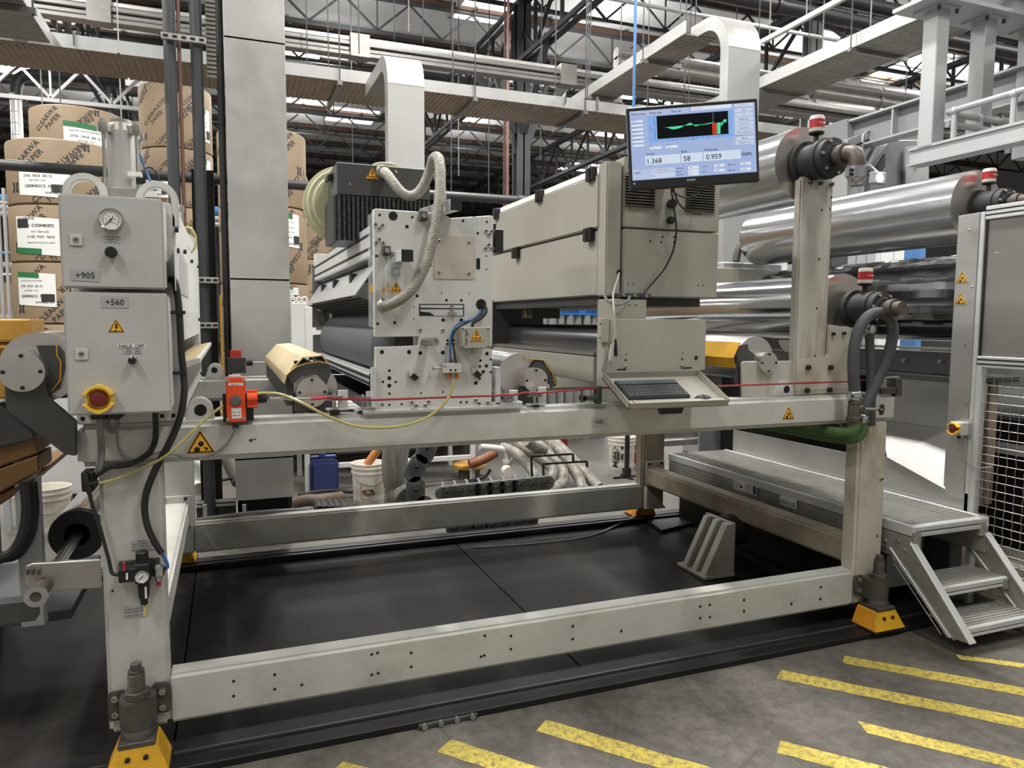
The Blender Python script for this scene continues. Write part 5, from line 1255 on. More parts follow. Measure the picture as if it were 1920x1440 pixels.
holes(gu, [(1242, 444, 2), (1240, 454, 2), (1264, 444, 2), (1264, 454, 2), (1219, 452, 2), (1178, 533, 1.4), (1188, 533, 1.4), (1309, 535, 1.4), (1318, 535, 1.4)], GY0)
holes(gu, [(1161, 511, 5.5)], GY0 + .004, n=14)
# lower stand and the console panel
MB().box(*(lambda a, b: (a.x, b.x, .06, .2, 1.222, a.z))(onY(1148, 560, .06), onY(1213, 560, .06))).build('stand', P_BEIGE, gu, bevel=.004)
bp = MB().box(*(lambda a, b: (a.x, b.x, .055, .2, b.z, a.z))(onY(1162, 549, .06), onY(1219, 559, .06))).build('clamp_plate', P_DGREY, gu, bevel=.002)
bolts(bp, [(1169, 553), (1190, 554), (1212, 555)], .055, 3)
holes(gu, [(1180, 572, 1.5), (1193, 572, 1.5)], .06)
MB().box(GX0, GX0 + .33, .22, 1.70, 1.30, 1.42).build('lower_beam', P_BEIGE, gu, bevel=.004)
MB().box(GX0, GX0 + .33, .22, 1.70, 1.425, 1.44).build('lower_rail', P_STEEL, gu)
MB().box(GX0 - .02, GX0 + .35, 1.60, 1.78, 1.222, 1.72).build('far_upright', P_DGREY, gu, bevel=.004)
MB().box(GX0 + .05, GX0 + .3, .2, .26, 1.222, 1.42).build('near_upright', P_BEIGE, gu)
hd = MB().box(GX0 + .06, GX0 + .24, 1.10, 1.26, 1.60, 1.66).build('scan_head', P_DGREY, gu, bevel=.006)
p = onX(1022, 567, GX0 + .05); sign_tri(hd, (GX0 + .055, 1.18, 1.632), (-1, 0, 0), (0, -1, 0), (0, 0, 1), .05, 'roll')
MB().lathe((2.17, .24, 1.478), (0, 1, 0), [(.05, 0), (.086, .004), (.088, .02), (.088, 1.42), (.08, 1.47), (.06, 1.5)], n=40).build('scanner_roll', P_DARKROLL, gu)
pn = thing('console_panel', 'plain beige sheet panel standing behind the keyboard tray', 'panel', (2.19, .02, 1.36))
PA, PB = onY(1132, 598, .0), onY(1322, 694, .0)
MB().box(PA.x, PB.x, .0, .018, PB.z, PA.z - .0).build('sheet', P_BEIGE, pn, bevel=.002)
MB().box(PA.x - .02, PA.x + .02, -.012, .02, onY(1128, 642, 0).z, PA.z + .004).build('hinge_flange', P_BEIGE, pn, bevel=.002)
holes(pn, [(1126, 607, 1.6), (1125, 634, 1.6)], -.0125)
holes(pn, [(1174, 664, 1.2), (1173, 675, 2), (1280, 662, 1.2), (1279, 673, 2), (1305, 671, 4)], -.0005)
bolts(pn, [(1173, 688), (1279, 686)], -.0005, 3.6)
for (u0, u1, v) in ((1157, 1173, 693), (1281, 1297, 690)):
    rectY([(u0, v - 1.2), (u1, v - 1.8), (u1, v + .4), (u0, v + 1)], -.0005, .001, 'slot', P_HOLE, pn)
# keyboard tray: tilted shallow box
tr = thing('keyboard_tray', 'tilted beige keyboard tray hung over the front of the beam', 'tray', (2.16, -.13, 1.3))
b0, b1 = onY(1139, 699, -.03), onY(1321, 692, -.03)
f0, f1 = onY(1173, 760, -.255), onY(1358, 744, -.255)
xL0, xR0, xL1, xR1 = b0.x, b1.x, f0.x, f1.x
xL, xR = (xL0 + xL1) / 2, (xR0 + xR1) / 2; zb_, zf_ = (b0.z + b1.z) / 2, (f0.z + f1.z) / 2
ey = Vector((0, -.225, zf_ - zb_)); eyn = ey.normalized(); nT = Vector((1, 0, 0)).cross(eyn) * -1
if nT.z < 0: nT = -nT
O = Vector((xL, -.03, zb_)); Wt = xR - xL; Dt = ey.length
def T(x, y, h): return O + Vector((x, 0, 0)) + eyn * y + nT * h
def tbox(x0, x1, y0, y1, h0, h1, nm, mat, par, bevel=0.0):
    q = [T(x0, y0, h0), T(x1, y0, h0), T(x1, y1, h0), T(x0, y1, h0)]
    return MB().prism(q, nT * (h1 - h0)).build(nm, mat, par, bevel=bevel)
tbox(0, Wt, 0, Dt, -.034, -.030, 'tray_floor', P_BEIGE, tr)
for (a, b_, c, d, nm) in ((0, Wt, 0, .003, 'rim'), (0, .003, 0, Dt, 'rim'), (Wt - .003, Wt, 0, Dt, 'rim')): tbox(a, b_, c, d, -.034, 0, nm, P_BEIGE, tr)
tbox(0, Wt, Dt - .003, Dt, -.034, -.004, 'front_lip', P_BEIGE, tr)
tbox(.012, Wt - .012, Dt - .03, Dt - .002, -.030, -.012, 'hand_rest', P_BEIGE, tr)
tbox(.03, .055, Dt - .028, Dt - .006, -.012, -.006, 'catch', P_STEEL, tr)
hn = MB(); A, B = onY(1240, 763, -.2), onY(1280, 760, -.2)
hn.prism([(A.x - .012, -.2, A.z), (B.x + .012, -.2, A.z), (B.x - .0, -.2, A.z - .032), (A.x + .0, -.2, A.z - .032), ], (0, .02, 0)); hn.build('handle', P_BLACK, tr, bevel=.004)
kb_ = thing('keyboard', 'compact black computer keyboard lying in the tray', 'keyboard', T(.16, .08, -.03))
kx0, kx1, ky0, ky1 = .035, .335, .045, .185
q = [T(kx0, ky0, -.0295), T(kx1, ky0, -.0295), T(kx1 + .0, ky1, -.0295), T(kx0, ky1, -.0295)]
MB().prism(q, nT * .012).build('base', M('keyboard_base', (40, 42, 44), .5), kb_, bevel=.002)
tbox(kx0 + .004, kx1 - .004, ky0 + .003, ky0 + .026, -.0175, -.0165, 'top_strip', M('keyboard_strip', (70, 84, 92), .45), kb_)
keym = M('key_cap', (62, 64, 66), .5, var=.05)
for r_ in range(6):
    nk = 15 if r_ < 5 else 11
    for c_ in range(nk):
        w = (kx1 - kx0 - .012) / nk; x0 = kx0 + .006 + c_ * w; y0 = ky0 + .030 + r_ * .0175
        hh = .0175 if r_ else .012
        tbox(x0 + .0012, x0 + w - .0012, y0, y0 + hh - .003, -.0175, -.0140, 'key', keym, kb_)
ms = thing('mouse', 'black computer mouse half hidden at the right of the keyboard tray', 'mouse', T(Wt - .09, Dt - .05, -.03))
MB().ball(T(Wt - .10, Dt - .045, -.024), .042, 14, 8, (1.0, .62, .42)).build('shell', P_BLACK, ms)
MB().ball(T(Wt - .10, Dt - .05, -.010), .006, 8, 5).build('wheel', P_DGREY, ms)
# monitor
EMC = {}
def EM(rgb, s=1.0):
    k = (rgb, s)
    if k in EMC: return EMC[k]
    m, nt, b = _nt('screen_glow'); b.inputs['Base Color'].default_value = (0, 0, 0, 1); b.inputs['Roughness'].default_value = .35
    b.inputs['Emission Color'].default_value = (*lin(rgb), 1); b.inputs['Emission Strength'].default_value = s
    b.inputs['Specular IOR Level'].default_value = .1
    EMC[k] = m; return m
mo = thing('monitor', 'wide black computer monitor showing a thickness graph', 'monitor', (2.33, -.1, 2.1))
YL, YR = -.10, -.31
mTL, mBL, mTR, mBR = onY(1176, 203, YL), onY(1180, 356, YL), onY(1424, 182, YR), onY(1421, 341, YR)
mr = ((mTR + mBR) / 2 - (mTL + mBL) / 2); mu_ = ((mTL + mTR) / 2 - (mBL + mBR) / 2); mc = (mTL + mTR + mBL + mBR) / 4
MW, MH = mr.length, mu_.length
mR = mr.normalized(); mN = mR.cross(mu_).normalized(); mU = mN.cross(mR).normalized()
if mN.dot(CAM - mc) < 0: mN = -mN; mU = -mU if mU.z < 0 else mU
def S(x, y, d=0.0): return mc + mR * ((x - .5) * MW) + mU * ((.5 - y) * MH) + mN * d
def srect(x0, y0, x1, y1, d, mat, nm='screen_panel', par=None, th=.0004):
    return MB().prism([S(x0, y0, d), S(x1, y0, d), S(x1, y1, d), S(x0, y1, d)], mN * th).build(nm, mat, par, smooth=False)
bz = MB().prism([S(0, 0), S(1, 0), S(1, 1), S(0, 1)], mN * -.035).build('bezel', P_BLACK, mo, bevel=.004)
MB().prism([S(.2, .25, -.035), S(.8, .25, -.035), S(.8, .8, -.035), S(.2, .8, -.035)], mN * -.025).build('back_shell', P_BLACK, mo, bevel=.008)
A = S(.5, .55, -.06); MB().bar(A, (A.x + .02, .1, A.z - .02), .06, .08).build('mounting_arm', P_DGREY, mo)
scr = srect(.022, .05, .978, .885, .0006, EM((168, 186, 226)), 'screen', mo)
def sp(x, y): return (.022 + x * .956, .05 + y * .835)
def R_(x0, y0, x1, y1, rgb, d=.0012, s=1.0):
    a, b_ = sp(x0, y0), sp(x1, y1); return srect(a[0], a[1], b_[0], b_[1], d, EM(rgb, s), 'screen_field', scr)
_tx = {}
def T_(txt, x, y, h, rgb=(30, 32, 48), al='l'):
    a = sp(x, y); b_ = _tx.setdefault(rgb, MB())
    put_text(b_, txt, S(a[0], a[1], .0022), mR, mU, height=h * MH * .835, align=al)
for (x0, x1, tx) in ((.0, .145, 'Auto meas.'), (.15, .315, 'Data stat.'), (.32, .475, 'Alm.rec.')):
    R_(x0, .0, x1, .075, (182, 196, 228)); T_(tx, x0 + .012, .045, .034)
R_(.495, .0, .815, .055, (226, 232, 242)); T_('Sensor error !', .51, .028, .018, (206, 70, 90))
R_(.84, .005, .985, .045, (226, 232, 242)); T_('07/11/2024 08:21:56', .85, .026, .016, (84, 92, 130))
R_(.145, .085, .825, .47, (140, 178, 236))
G0 = (.215, .095, .785, .425)
R_(G0[0], G0[1], G0[2], G0[3], (16, 18, 22), .0016)
def g_(x, y): return (G0[0] + x * (G0[2] - G0[0]), G0[1] + y * (G0[3] - G0[1]))
gm = MB()
def gpoly(pts):
    gm.add([S(*sp(*g_(x, y)), .0024) for x, y in pts], [tuple(range(len(pts)))])
gpoly([(.10, .52), (.14, .53), (.18, .58), (.22, .63), (.26, .62), (.31, .60), (.34, .57), (.37, .52), (.37, .49)])
gpoly([(.37, .50), (.40, .48), (.43, .44), (.46, .40), (.49, .43), (.51, .48), (.51, .50)])
gpoly([(.51, .50), (.54, .57), (.57, .55), (.61, .52), (.66, .52), (.71, .52), (.77, .48), (.80, .46), (.80, .44), (.75, .46), (.66, .50)])
gpoly([(.84, .48), (.89, .48), (.885, .97), (.84, .97)]); gpoly([(.89, .47), (.895, .47), (.895, .68), (.89, .68)])
gpoly([(.90, .48), (.925, .48), (.925, .60), (.90, .60)]); gpoly([(.925, .42), (.945, .36), (.975, .36), (.975, .48), (.925, .50)])
gm.build('graph_curve', EM((84, 226, 170)), scr, smooth=False)
rg = MB()
for x0, x1 in ((.775, .795), (.803, .833)): rg.add([S(*sp(*g_(x0, .48)), .0024), S(*sp(*g_(x1, .48)), .0024), S(*sp(*g_(x1, .98)), .0024), S(*sp(*g_(x0, .98)), .0024)], [(0, 1, 2, 3)])
rg.build('graph_bars', EM((240, 66, 40)), scr, smooth=False)
lg = MB()
for x0 in (.783, .795): lg.add([S(*sp(*g_(x0, .02)), .0024), S(*sp(*g_(x0 + .004, .02)), .0024), S(*sp(*g_(x0 + .004, .48)), .0024), S(*sp(*g_(x0, .48)), .0024)], [(0, 1, 2, 3)])
lg.build('graph_marker', EM((110, 112, 110)), scr, smooth=False)
for i in range(13): T_(str(60 - 10 * i) if i != 6 else '0', .202, .10 + .32 * i / 12, .016, (36, 44, 96), 'r')
for i in range(15): T_(str(i * 5), .215 + .565 * i / 14, .443, .016, (36, 44, 96), 'c')
T_('Bolt position', .50, .462, .014, (36, 44, 96), 'c'); T_('Bolt', .155, .25, .014, (36, 44, 96)); T_('Thick', .155, .27, .014, (36, 44, 96))
for i, tx in enumerate(('Start', 'Stop', 'Enable alarm', 'Thick alm. stop', 'Reset alarm', 'Clock measurement', 'Manual', 'Absolute cont.')):
    y0 = .072 + i * .064 + (.018 if i > 5 else 0); R_(.838, y0, .985, y0 + .052, (206, 216, 236)); T_(tx, .912, y0 + .027, .02, (44, 48, 66), 'c')
T_('Machine start type', .84, .462, .013)
for i, (tx, vv) in enumerate((('Operator', '1234'), ('Product No.', ''), ('Order No.', ''), ('Nominal Thick.', '1.37'), ('Alarm level', '10'), ('Total meas. time', '2'), ('Scan type', '2'))):
    y0 = .125 + i * .058; T_(tx, .012, y0, .014); R_(.012, y0 + .01, .105, y0 + .038, (232, 238, 248)); T_(vv, .02, y0 + .025, .016)
for x, tx, vv in ((.15, 'Bolt', '70'), (.28, 'Thickness', '1.37')):
    T_(tx, x, .515, .014); R_(x, .53, x + .095, .565, (232, 238, 248)); T_(vv, x + .012, .548, .018)
for (x0, x1, tx, vv) in ((.11, .392, 'Average', '1.368'), (.40, .572, 'Bolt', '58'), (.58, .875, 'Thickness', '0.959')):
    T_(tx, x0 + .005, .632, .036); R_(x0, .66, x1, .79, (214, 228, 242)); T_(vv, x0 + .018, .735, .075)
T_('mm', .885, .735, .045)
R_(.0, .845, .137, .985, (188, 202, 232)); T_('English', .015, .895, .034)
R_(.142, .845, .345, .905, (196, 206, 232)); T_('Main screen', .245, .875, .018, (206, 60, 70), 'c')
R_(.142, .915, .345, .985, (206, 216, 238)); T_('Art.:', .15, .95, .026)
for (x, tx, vv, y) in ((.352, 'Position', '100', .87), (.56, 'Average:', '1.368', .87), (.77, 'Max Val.:', '1.672', .87), (.352, 'Batch', '0', .92), (.352, 'Roll No.', '0', .965), (.56, 'Lim.', '0.01', .94), (.77, 'Min Val.:', '0.597', .95)):
    T_(tx, x + .006, y, .022); R_(x + .10, y - .022, x + .185, y + .018, (226, 234, 246)); T_(vv, x + .115, y, .02)
for rgb, b_ in _tx.items(): b_.build('screen_text', EM(rgb), scr, smooth=False, kind='stuff')
lgm = MB(); put_text(lgm, 'PHILIPS', S(.475, .925, .0008), mR, mU, height=.022 * MH * 1.1); lgm.build('maker_lettering', M('bezel_print', (206, 206, 206), .4), mo, smooth=False)
srect(.025, .91, .045, .935, .0006, M('energy_mark', (110, 150, 168), .5), 'sticker', mo)
# cables of the monitor
cable('cable', 'long thin black cable hanging from the monitor down the front of the beige cabinet', [(1258, 350, -.02), (1262, 380, .03), (1268, 430, .05), (1262, 470, .07), (1245, 505, .08), (1220, 535, .08), (1202, 556, .05)], .004, P_RUBBER)
cable('cable', 'short black cable with plug curling under the monitor', [(1258, 354, -.02), (1272, 366, .03), (1290, 370, .06), (1312, 362, .06), (1325, 348, .0)], .004, P_RUBBER)
cable('cable', 'black cable drooping to a loose plug below the monitor', [(1262, 352, -.02), (1272, 380, .05), (1288, 395, .06), (1304, 400, .06), (1316, 402, .06)], .004, P_RUBBER)
cable('cable', 'white taped cable bundle hanging from the cabinet hole past the console panel', [(1161, 512, .09), (1158, 524, .07), (1150, 550, .04), (1151, 580, -.02), (1153, 620, -.03), (1150, 648, -.03), (1147, 670, -.03)], .0045, P_WHITEC, n=8)
cable('cable', 'looped grey cable slung below the beige cabinet to the hose', [(1133, 552, .08), (1138, 562, .05), (1150, 570, .03), (1165, 570, .03), (1178, 562, .04), (1181, 552, .07)], .006, P_GREYC)
pl_ = thing('cable_plug', 'white cable plug hanging beside a black one in front of the console panel', 'plug', onY(1146, 668, -.03))
A, B = onY(1148, 645, -.03), onY(1144, 676, -.03); MB().tube([A, lerp(A, B, .5), B], [.007, .011, .009], n=8).build('plug', P_WHITEC, pl_)
A, B = onY(1153, 636, -.03), onY(1155, 668, -.03); MB().tube([A, B], .008, n=8).build('second_plug', P_BLACK, pl_)
cable('conduit', 'grey bent conduit rising behind the console panel', [(1126, 604, .3), (1128, 590, .3), (1135, 578, .3), (1148, 573, .3)], .02, P_PIPE, 'conduit', n=12)

# ================================================================ roll support column on the frame
sc_ = thing('roll_column', 'tall rust streaked off-white column carrying the upper polished roller', 'column', (3.12, .1, 1.222))
MB().prism([(3.02, .05, 1.224), (3.215, .05, 1.224), (3.222, .05, 2.27), (3.205, .05, 2.29), (3.035, .05, 2.29), (3.018, .05, 2.275)], (0, .05, 0)).build('upright', P_COLUMN, sc_, bevel=.008, seg=2)
MB().prism([(3.026, .048, 1.224), (3.40, .048, 1.224), (3.375, .048, 1.56), (3.222, .048, 1.575), (3.222, .048, 1.42), (3.026, .048, 1.41)], (0, .055, 0)).build('base_plate', P_RUSTY, sc_, bevel=.006, seg=2)
def hexb(par, pts, Y, rpx, mat=P_BLACK):
    for u, v in pts:
        p = onY(u, v, Y); r = rpx / FPX * (p - CAM).dot(FW)
        MB().cyl(p, p + Vector((0, -.014, 0)), r, n=6).build('bolt', mat, par)
hexb(sc_, [(1518, 342), (1537.5, 344), (1558, 346)], .048, 4, P_CAST)
hexb(sc_, [(1514, 689), (1556, 689), (1512, 732), (1554, 731)], .046, 5)
hexb(sc_, [(1561, 626), (1581, 625), (1598, 626)], .046, 3.4)
holes(sc_, [(1559, 370, 1.8), (1541, 394, 2), (1557, 392, 1.8), (1536, 486, 2.2), (1532, 578, 2), (1528, 667, 1.8)], .049)
def roller_y(name, label, x, z, r, y0, y1, mat, capm=None, grp=None):
    capm = capm or P_DISC
    t = thing(name, label, 'roller', (x, (y0 + y1) / 2, z), grp)
    MB().cyl((x, y0, z), (x, y1, z), r, n=72).build('shell', mat, t)
    MB().lathe((x, y0, z), (0, -1, 0), [(r * .998, -.002), (r * .998, .001), (.001, .0012)], n=72, caps=False).build('end_cap', capm or P_MIRROR, t)
    MB().cyl((x, y1, z), (x, y1 + .12, z), r * .3, n=20).build('journal', P_STEEL, t)
    return t
def rotary_joint(label, x, z, y, s=1.0, elbow=True, cup=None):
    t = thing('rotary_joint', label, 'rotary joint', (x, y, z))
    MB().lathe((x, y + .06, z), (0, -1, 0), [(.05 * s, 0), (.105 * s, .002), (.105 * s, .03), (.085 * s, .034), (.085 * s, .12), (.095 * s, .122), (.095 * s, .15), (.088 * s, .152), (.088 * s, .19), (.06 * s, .195), (.055 * s, .2)], n=32).build('body', P_CAST if s < .9 else P_RUBBER, t)
    for a in range(6):
        q = Vector((x + .075 * s * math.cos(a), y - .128, z + .075 * s * math.sin(a)))
        MB().cyl(q, q - Vector((0, .012, 0)), .008, n=8).build('bolt', P_STEEL, t)
    pts = [Vector((x, y - .13, z)), Vector((x, y - .20, z)), Vector((x, y - .24, z))]
    if elbow: pts = spline([Vector((x, y - .13, z)), Vector((x, y - .20, z)), Vector((x, y - .245, z - .01)), Vector((x, y - .265, z - .04)), Vector((x, y - .268, z - .08))], 5)
    MB().tube(pts, .036 * s, n=16).build('elbow', P_BRONZE, t)
    MB().cyl((x, y - .165, z), (x, y - .20, z), .047 * s, n=20).build('collar', P_CAST, t)
    MB().lathe((x - .01, y - .02, z + .09 * s), (0, 0, 1), [(.012, 0), (.012, .03), (.034, .036), (.036, .045)], n=18).build('cup_base', P_BLACK, t)
    c = MB().lathe((x - .01, y - .02, z + .09 * s + .043), (0, 0, 1), [(.033, 0), (.034, .004), (.034, .07), (.03, .078), (.001, .079)], n=22).build('grease_cup', M('cup_plastic', (206, 200, 192), .3), t)
    MB().lathe((x - .01, y - .02, z + .09 * s + .063), (0, 0, 1), [(.0345, 0), (.0345, .04)], n=22, caps=False).build('red_label', P_REDLAB, c)
    k = MB(); put_text(k, 'SIMALUBE', (x - .01, y - .0555, z + .09 * s + .083), (1, 0, 0), (0, 0, 1), width=.04); k.build('print', P_PAPER, c, smooth=False)
    return t
roller_y('polished_roller', 'upper polished steel roller behind the monitor on the tall column', 3.09, 2.356, .18, .115, 2.0, P_POLISH)
rotary_joint('black rotary joint with red grease cup on top of the tall column', 3.09, 2.356, .05, 1.0)
cl = thing('hose_coupling', 'silver clamp coupling below the bent pipe at the tall column top', 'coupling', (3.09, -.22, 2.24))
MB().lathe((3.09, -.218, 2.285), (0, 0, -1), [(.037, 0), (.045, .004), (.045, .05), (.038, .055), (.03, .07), (.03, .085)], n=20).box(3.03, 3.15, -.23, -.206, 2.235, 2.275).build('clamp', P_SATIN, cl)
for dx in (-.048, .048):
    for zz in (2.246, 2.264): MB().cyl((3.09 + dx, -.23, zz), (3.09 + dx, -.238, zz), .006, n=8).build('bolt', P_BLACK, cl)
roller_y('polished_roller', 'second polished steel roller right of the tall column, with mirror end cap', 4.44, 2.25, .206, .22, 2.05, P_POLISH)
rotary_joint('black rotary joint with red grease cup above the steel guard post', 4.46, 2.25, .18, .9, elbow=False)
tag(MB().cyl((4.46, .05, 2.25), (4.46, -1.0, 2.25), .03, n=14).build('feed_pipe', P_BRONZE), 'brown feed pipe running out of the frame from the right rotary joint', 'pipe')
roller_y('mirror_roller', 'mirror bright roller level with the lower rotary joint, behind the tall column', 3.42, 1.66, .178, .16, 2.1, P_CHROME)
rotary_joint('black rotary joint at the column base plate feeding the looped hose', 3.45, 1.655, .06, .92, elbow=False)
roller_y('mirror_roller', 'big dark mirror roller seen between tall column and steel guard post', 4.72, 1.74, .27, .2, 2.5, P_MIRROR)
roller_y('dark_roller', 'dark satin roller below the mirror bright one, behind the yellow guard', 3.62, 1.50, .10, .75, 2.3, P_DARKROLL)
# glossy film sheet running over the mirror rollers
fs = MB(); n = 24
prof = [(4.44 + .03 * 0, 2.0), (4.50, 1.985), (4.56, 1.99)]
prof = [(4.72 - .272 * math.cos(math.radians(a)), 1.74 + .272 * math.sin(math.radians(a))) for a in range(-40, 100, 10)] + [(5.3, 2.03), (6.0, 2.06)]
for i in range(len(prof) - 1):
    (xa, za), (xb, zb) = prof[i], prof[i + 1]
    for j in range(n):
        y0, y1 = .32 + 2.0 * j / n, .32 + 2.0 * (j + 1) / n
        w0 = .0035 * math.sin(j * 1.7 + i); w1 = .0035 * math.sin((j + 1) * 1.7 + i)
        fs.quad((xa, y0, za + w0), (xa, y1, za + w1), (xb, y1, zb + w1), (xb, y0, zb + w0))
tag(fs.build('film_web', P_MIRROR), 'glossy dark plastic web wrapped over the big mirror roller', 'film')
# ---------------- grey machine parts left of the second roller
mb_ = thing('roll_stand', 'pale grey machine stand under the far end of the second polished roller', 'stand', (4.4, 2.3, 0))
MB().box(4.15, 4.75, 2.14, 2.24, 1.28, 2.07).build('bearing_cheek', P_STRUCT, mb_, bevel=.01)
MB().prism([(4.0, 2.12, 2.02), (4.62, 2.12, 2.02), (4.62, 2.12, 1.75), (4.40, 2.12, 1.72), (4.0, 2.12, 1.74)], (0, .04, 0)).build('cheek_plate', P_BEIGE, mb_, bevel=.004)
MB().box(3.55, 4.2, 2.3, 2.36, 1.83, 2.03).build('cross_rail', P_ALU, mb_, bevel=.004)
for i in range(3): MB().box(3.55, 4.2, 2.294, 2.301, 1.86 + i * .055, 1.875 + i * .055).build('groove', P_HOLE, mb_)
cable('feed_pipe', 'dark bent pipe at the far end of the second polished roller', [(1380, 490, 2.1), (1384, 470, 2.1), (1392, 458, 2.1), (1410, 454, 2.1)], .03, P_CAST, 'pipe', n=12)
tp = thing('pale_cabinet', 'pale grey cabinet partly seen left of the second polished roller', 'cabinet', (4.9, 4.2, 0))
A, B = onY(1348, 412, 4.2), onY(1398, 530, 4.2); MB().box(A.x, B.x, 4.2, 4.8, 0, A.z).build('body', P_STRUCT, tp, bevel=.01); MB().box(A.x + .07, B.x - .01, 4.195, 4.2, B.z, A.z - .03).build('door', P_GALV, tp)
# ---------------- looped hose, valve, green pipes
H1 = [(1603, 742, -.09), (1600, 700, -.09), (1601, 660, -.09), (1609, 622, -.09), (1625, 596, -.09), (1645, 586, -.09), (1664, 594, -.09), (1674, 615, -.09), (1671, 645, -.08), (1660, 680, -.06), (1644, 715, -.05), (1630, 748, -.05), (1620, 778, -.05)]
cable('looped_hose', 'thick fabric wrapped black hose looping high above the right beam end', H1, .027, P_HOSEGREY, 'hose', n=14, k=8)
cable('straight_hose', 'black hose hanging straight down behind the looped one', [(1630, 628, -.03), (1632, 680, -.03), (1633, 740, -.03), (1633, 798, -.03)], .022, P_HOSEGREY, 'hose', n=14)
def coupling(u, v, Y, r, label):
    p = onY(u, v, Y); t = thing('hose_coupling', label, 'coupling', p)
    MB().lathe(p + Vector((0, 0, .024)), (0, 0, -1), [(r * .85, 0), (r * 1.1, .004), (r * 1.1, .04), (r * .85, .05)], n=18).box(p.x - r * 1.4, p.x + r * 1.4, Y - r * .5, Y + r * .5, p.z - .015, p.z + .018).build('clamp', P_SATIN, t, bevel=.002)
    for s in (-1, 1): MB().cyl((p.x + s * r * 1.15, Y - r * .5, p.z), (p.x + s * r * 1.15, Y - r * .62, p.z), .006, n=8).build('bolt', P_BLACK, t)
coupling(1603, 742, -.09, .03, 'silver clamp coupling at the foot of the looped hose')
coupling(1618, 785, -.05, .024, 'silver clamp coupling low behind the brown valve')
coupling(1632, 616, -.03, .026, 'silver clamp coupling under the lower rotary joint elbow')
va = thing('shutoff_valve', 'brown screw valve with a small black hand wheel at the right beam end', 'valve', onY(1604, 772, -.09))
p = onY(1602, 752, -.09); q = onY(1601, 786, -.09)
MB().lathe(p, (0, 0, -1), [(.027, 0), (.03, .006), (.026, .02), (.03, .03), (.03, .075), (.034, .08), (.034, .10)], n=8).build('valve_body', P_BRONZE, va)
b_ = onY(1613, 766, -.10); MB().ball(b_, .024, 14, 8).cyl(b_, b_ + Vector((-.03, 0, 0)), .014, n=10).build('bonnet', P_BRONZE, va)
w_ = onY(1653, 768, -.12); MB().cyl(b_, w_, .007, n=8).build('spindle', P_STEEL, va)
hw = MB(); ax = Vector((.35, -1, 0)).normalized(); xx_ = Vector((0, 0, 1)).cross(ax).normalized()
pts = []
for i in range(36):
    a = 2 * math.pi * i / 36; rr_ = .022 + .003 * math.cos(6 * a); pts.append(w_ + xx_ * (rr_ * math.cos(a)) + Vector((0, 0, 1)) * (rr_ * math.sin(a)))
hw.tube(pts + [pts[0]], .005, n=6)
for i in range(3):
    a = 2 * math.pi * i / 3; hw.bar(w_, w_ + xx_ * (.022 * math.cos(a)) + Vector((0, 0, .022 * math.sin(a))), .006, .004)
hw.build('hand_wheel', P_BLACK, va); MB().cyl(w_ - ax * .004, w_ + ax * .006, .008, n=10).build('hub_nut', P_STEEL, va)
a1, a2 = onY(1603, 788, -.09), onY(1602, 803, -.09)
MB().tube(spline([a1, a2, a2 + Vector((-.02, .03, -.022)), a2 + Vector((-.04, .12, -.03)), a2 + Vector((-.05, .4, -.03)), a2 + Vector((-.05, 1.6, -.03))], 5), .026, n=14).build('green_pipe', P_GREENP, va)
gp2 = thing('green_pipe', 'lower green pipe bending under the right end of the upper beam', 'pipe', onY(1614, 815, -.05))
a1 = onY(1617, 792, -.05); MB().tube(spline([a1, a1 + Vector((0, 0, -.05)), a1 + Vector((-.02, .02, -.085)), a1 + Vector((-.05, .10, -.095)), a1 + Vector((-.07, .4, -.095)), a1 + Vector((-.07, 1.6, -.095))], 5), .025, n=14).build('pipe', P_GREENP, gp2)
MB().cyl(a1 + Vector((0, 0, -.0)), a1 + Vector((0, 0, -.03)), .024, n=8).build('brown_nut', P_BRONZE, gp2)
for yy in (.12, .3): MB().torus(a1 + Vector((-.05, yy, -.06)), (0, 1, 0), .045, .004, n=16, m=6, a0=90, a1=300).build('pipe_hook', P_GALV, gp2)
# ================================================================ aluminium platform with steps
ZP, PX0, PX1, PY0, PY1 = .55, 3.655, 4.208, -.135, 2.10
pf = thing('platform', 'ribbed aluminium work platform with two steps right of the frame', 'platform', (3.93, .9, 0))
MB().box(PX0 + .02, PX1 - .02, PY0 + .03, PY1, ZP - .022, ZP - .008).build('deck_plate', P_ALUW, pf)
nb = 92; rbm = MB()
for i in range(nb):
    y0 = PY0 + .035 + (PY1 - PY0 - .04) * i / nb
    rbm.box(PX0 + .022, PX1 - .022, y0, y0 + .0135, ZP - .009, ZP - .0015)
rbm.build('tread_ribs', P_ALUW, pf, smooth=False, kind='stuff')
for (x0, x1) in ((PX0, PX0 + .022), (PX1 - .022, PX1)): MB().box(x0, x1, PY0 + .0, PY1, ZP - .055, ZP).build('edge_profile', P_ALU, pf, bevel=.004)
MB().box(PX0 + .01, PX1 - .01, PY0, PY0 + .035, ZP - .03, ZP).build('nosing', P_ALU, pf, bevel=.006)
MB().box(PX0 + .01, PX1 - .01, PY0 + .004, PY0 + .03, ZP - .06, ZP - .036).build('nosing', P_ALU, pf, bevel=.004)
MB().box(PX1 - .06, PX1, PY0 + .002, PY0 + .05, ZP - .10, ZP + .001).build('corner_cap', P_ALUW, pf, bevel=.003)
MB().box(PX0 + .008, PX0 + .03, PY0, PY1, ZP - .19, ZP - .058).build('fascia', P_ALUW, pf, bevel=.002)
for i in range(5): MB().box(PX0 + .004, PX0 + .010, PY0, PY1, ZP - .175 + i * .022, ZP - .166 + i * .022).build('fascia_rib', P_ALUW, pf, smooth=False)
MB().box(PX1 - .03, PX1 - .01, PY0, PY1, ZP - .19, ZP - .058).build('fascia', P_ALUW, pf)
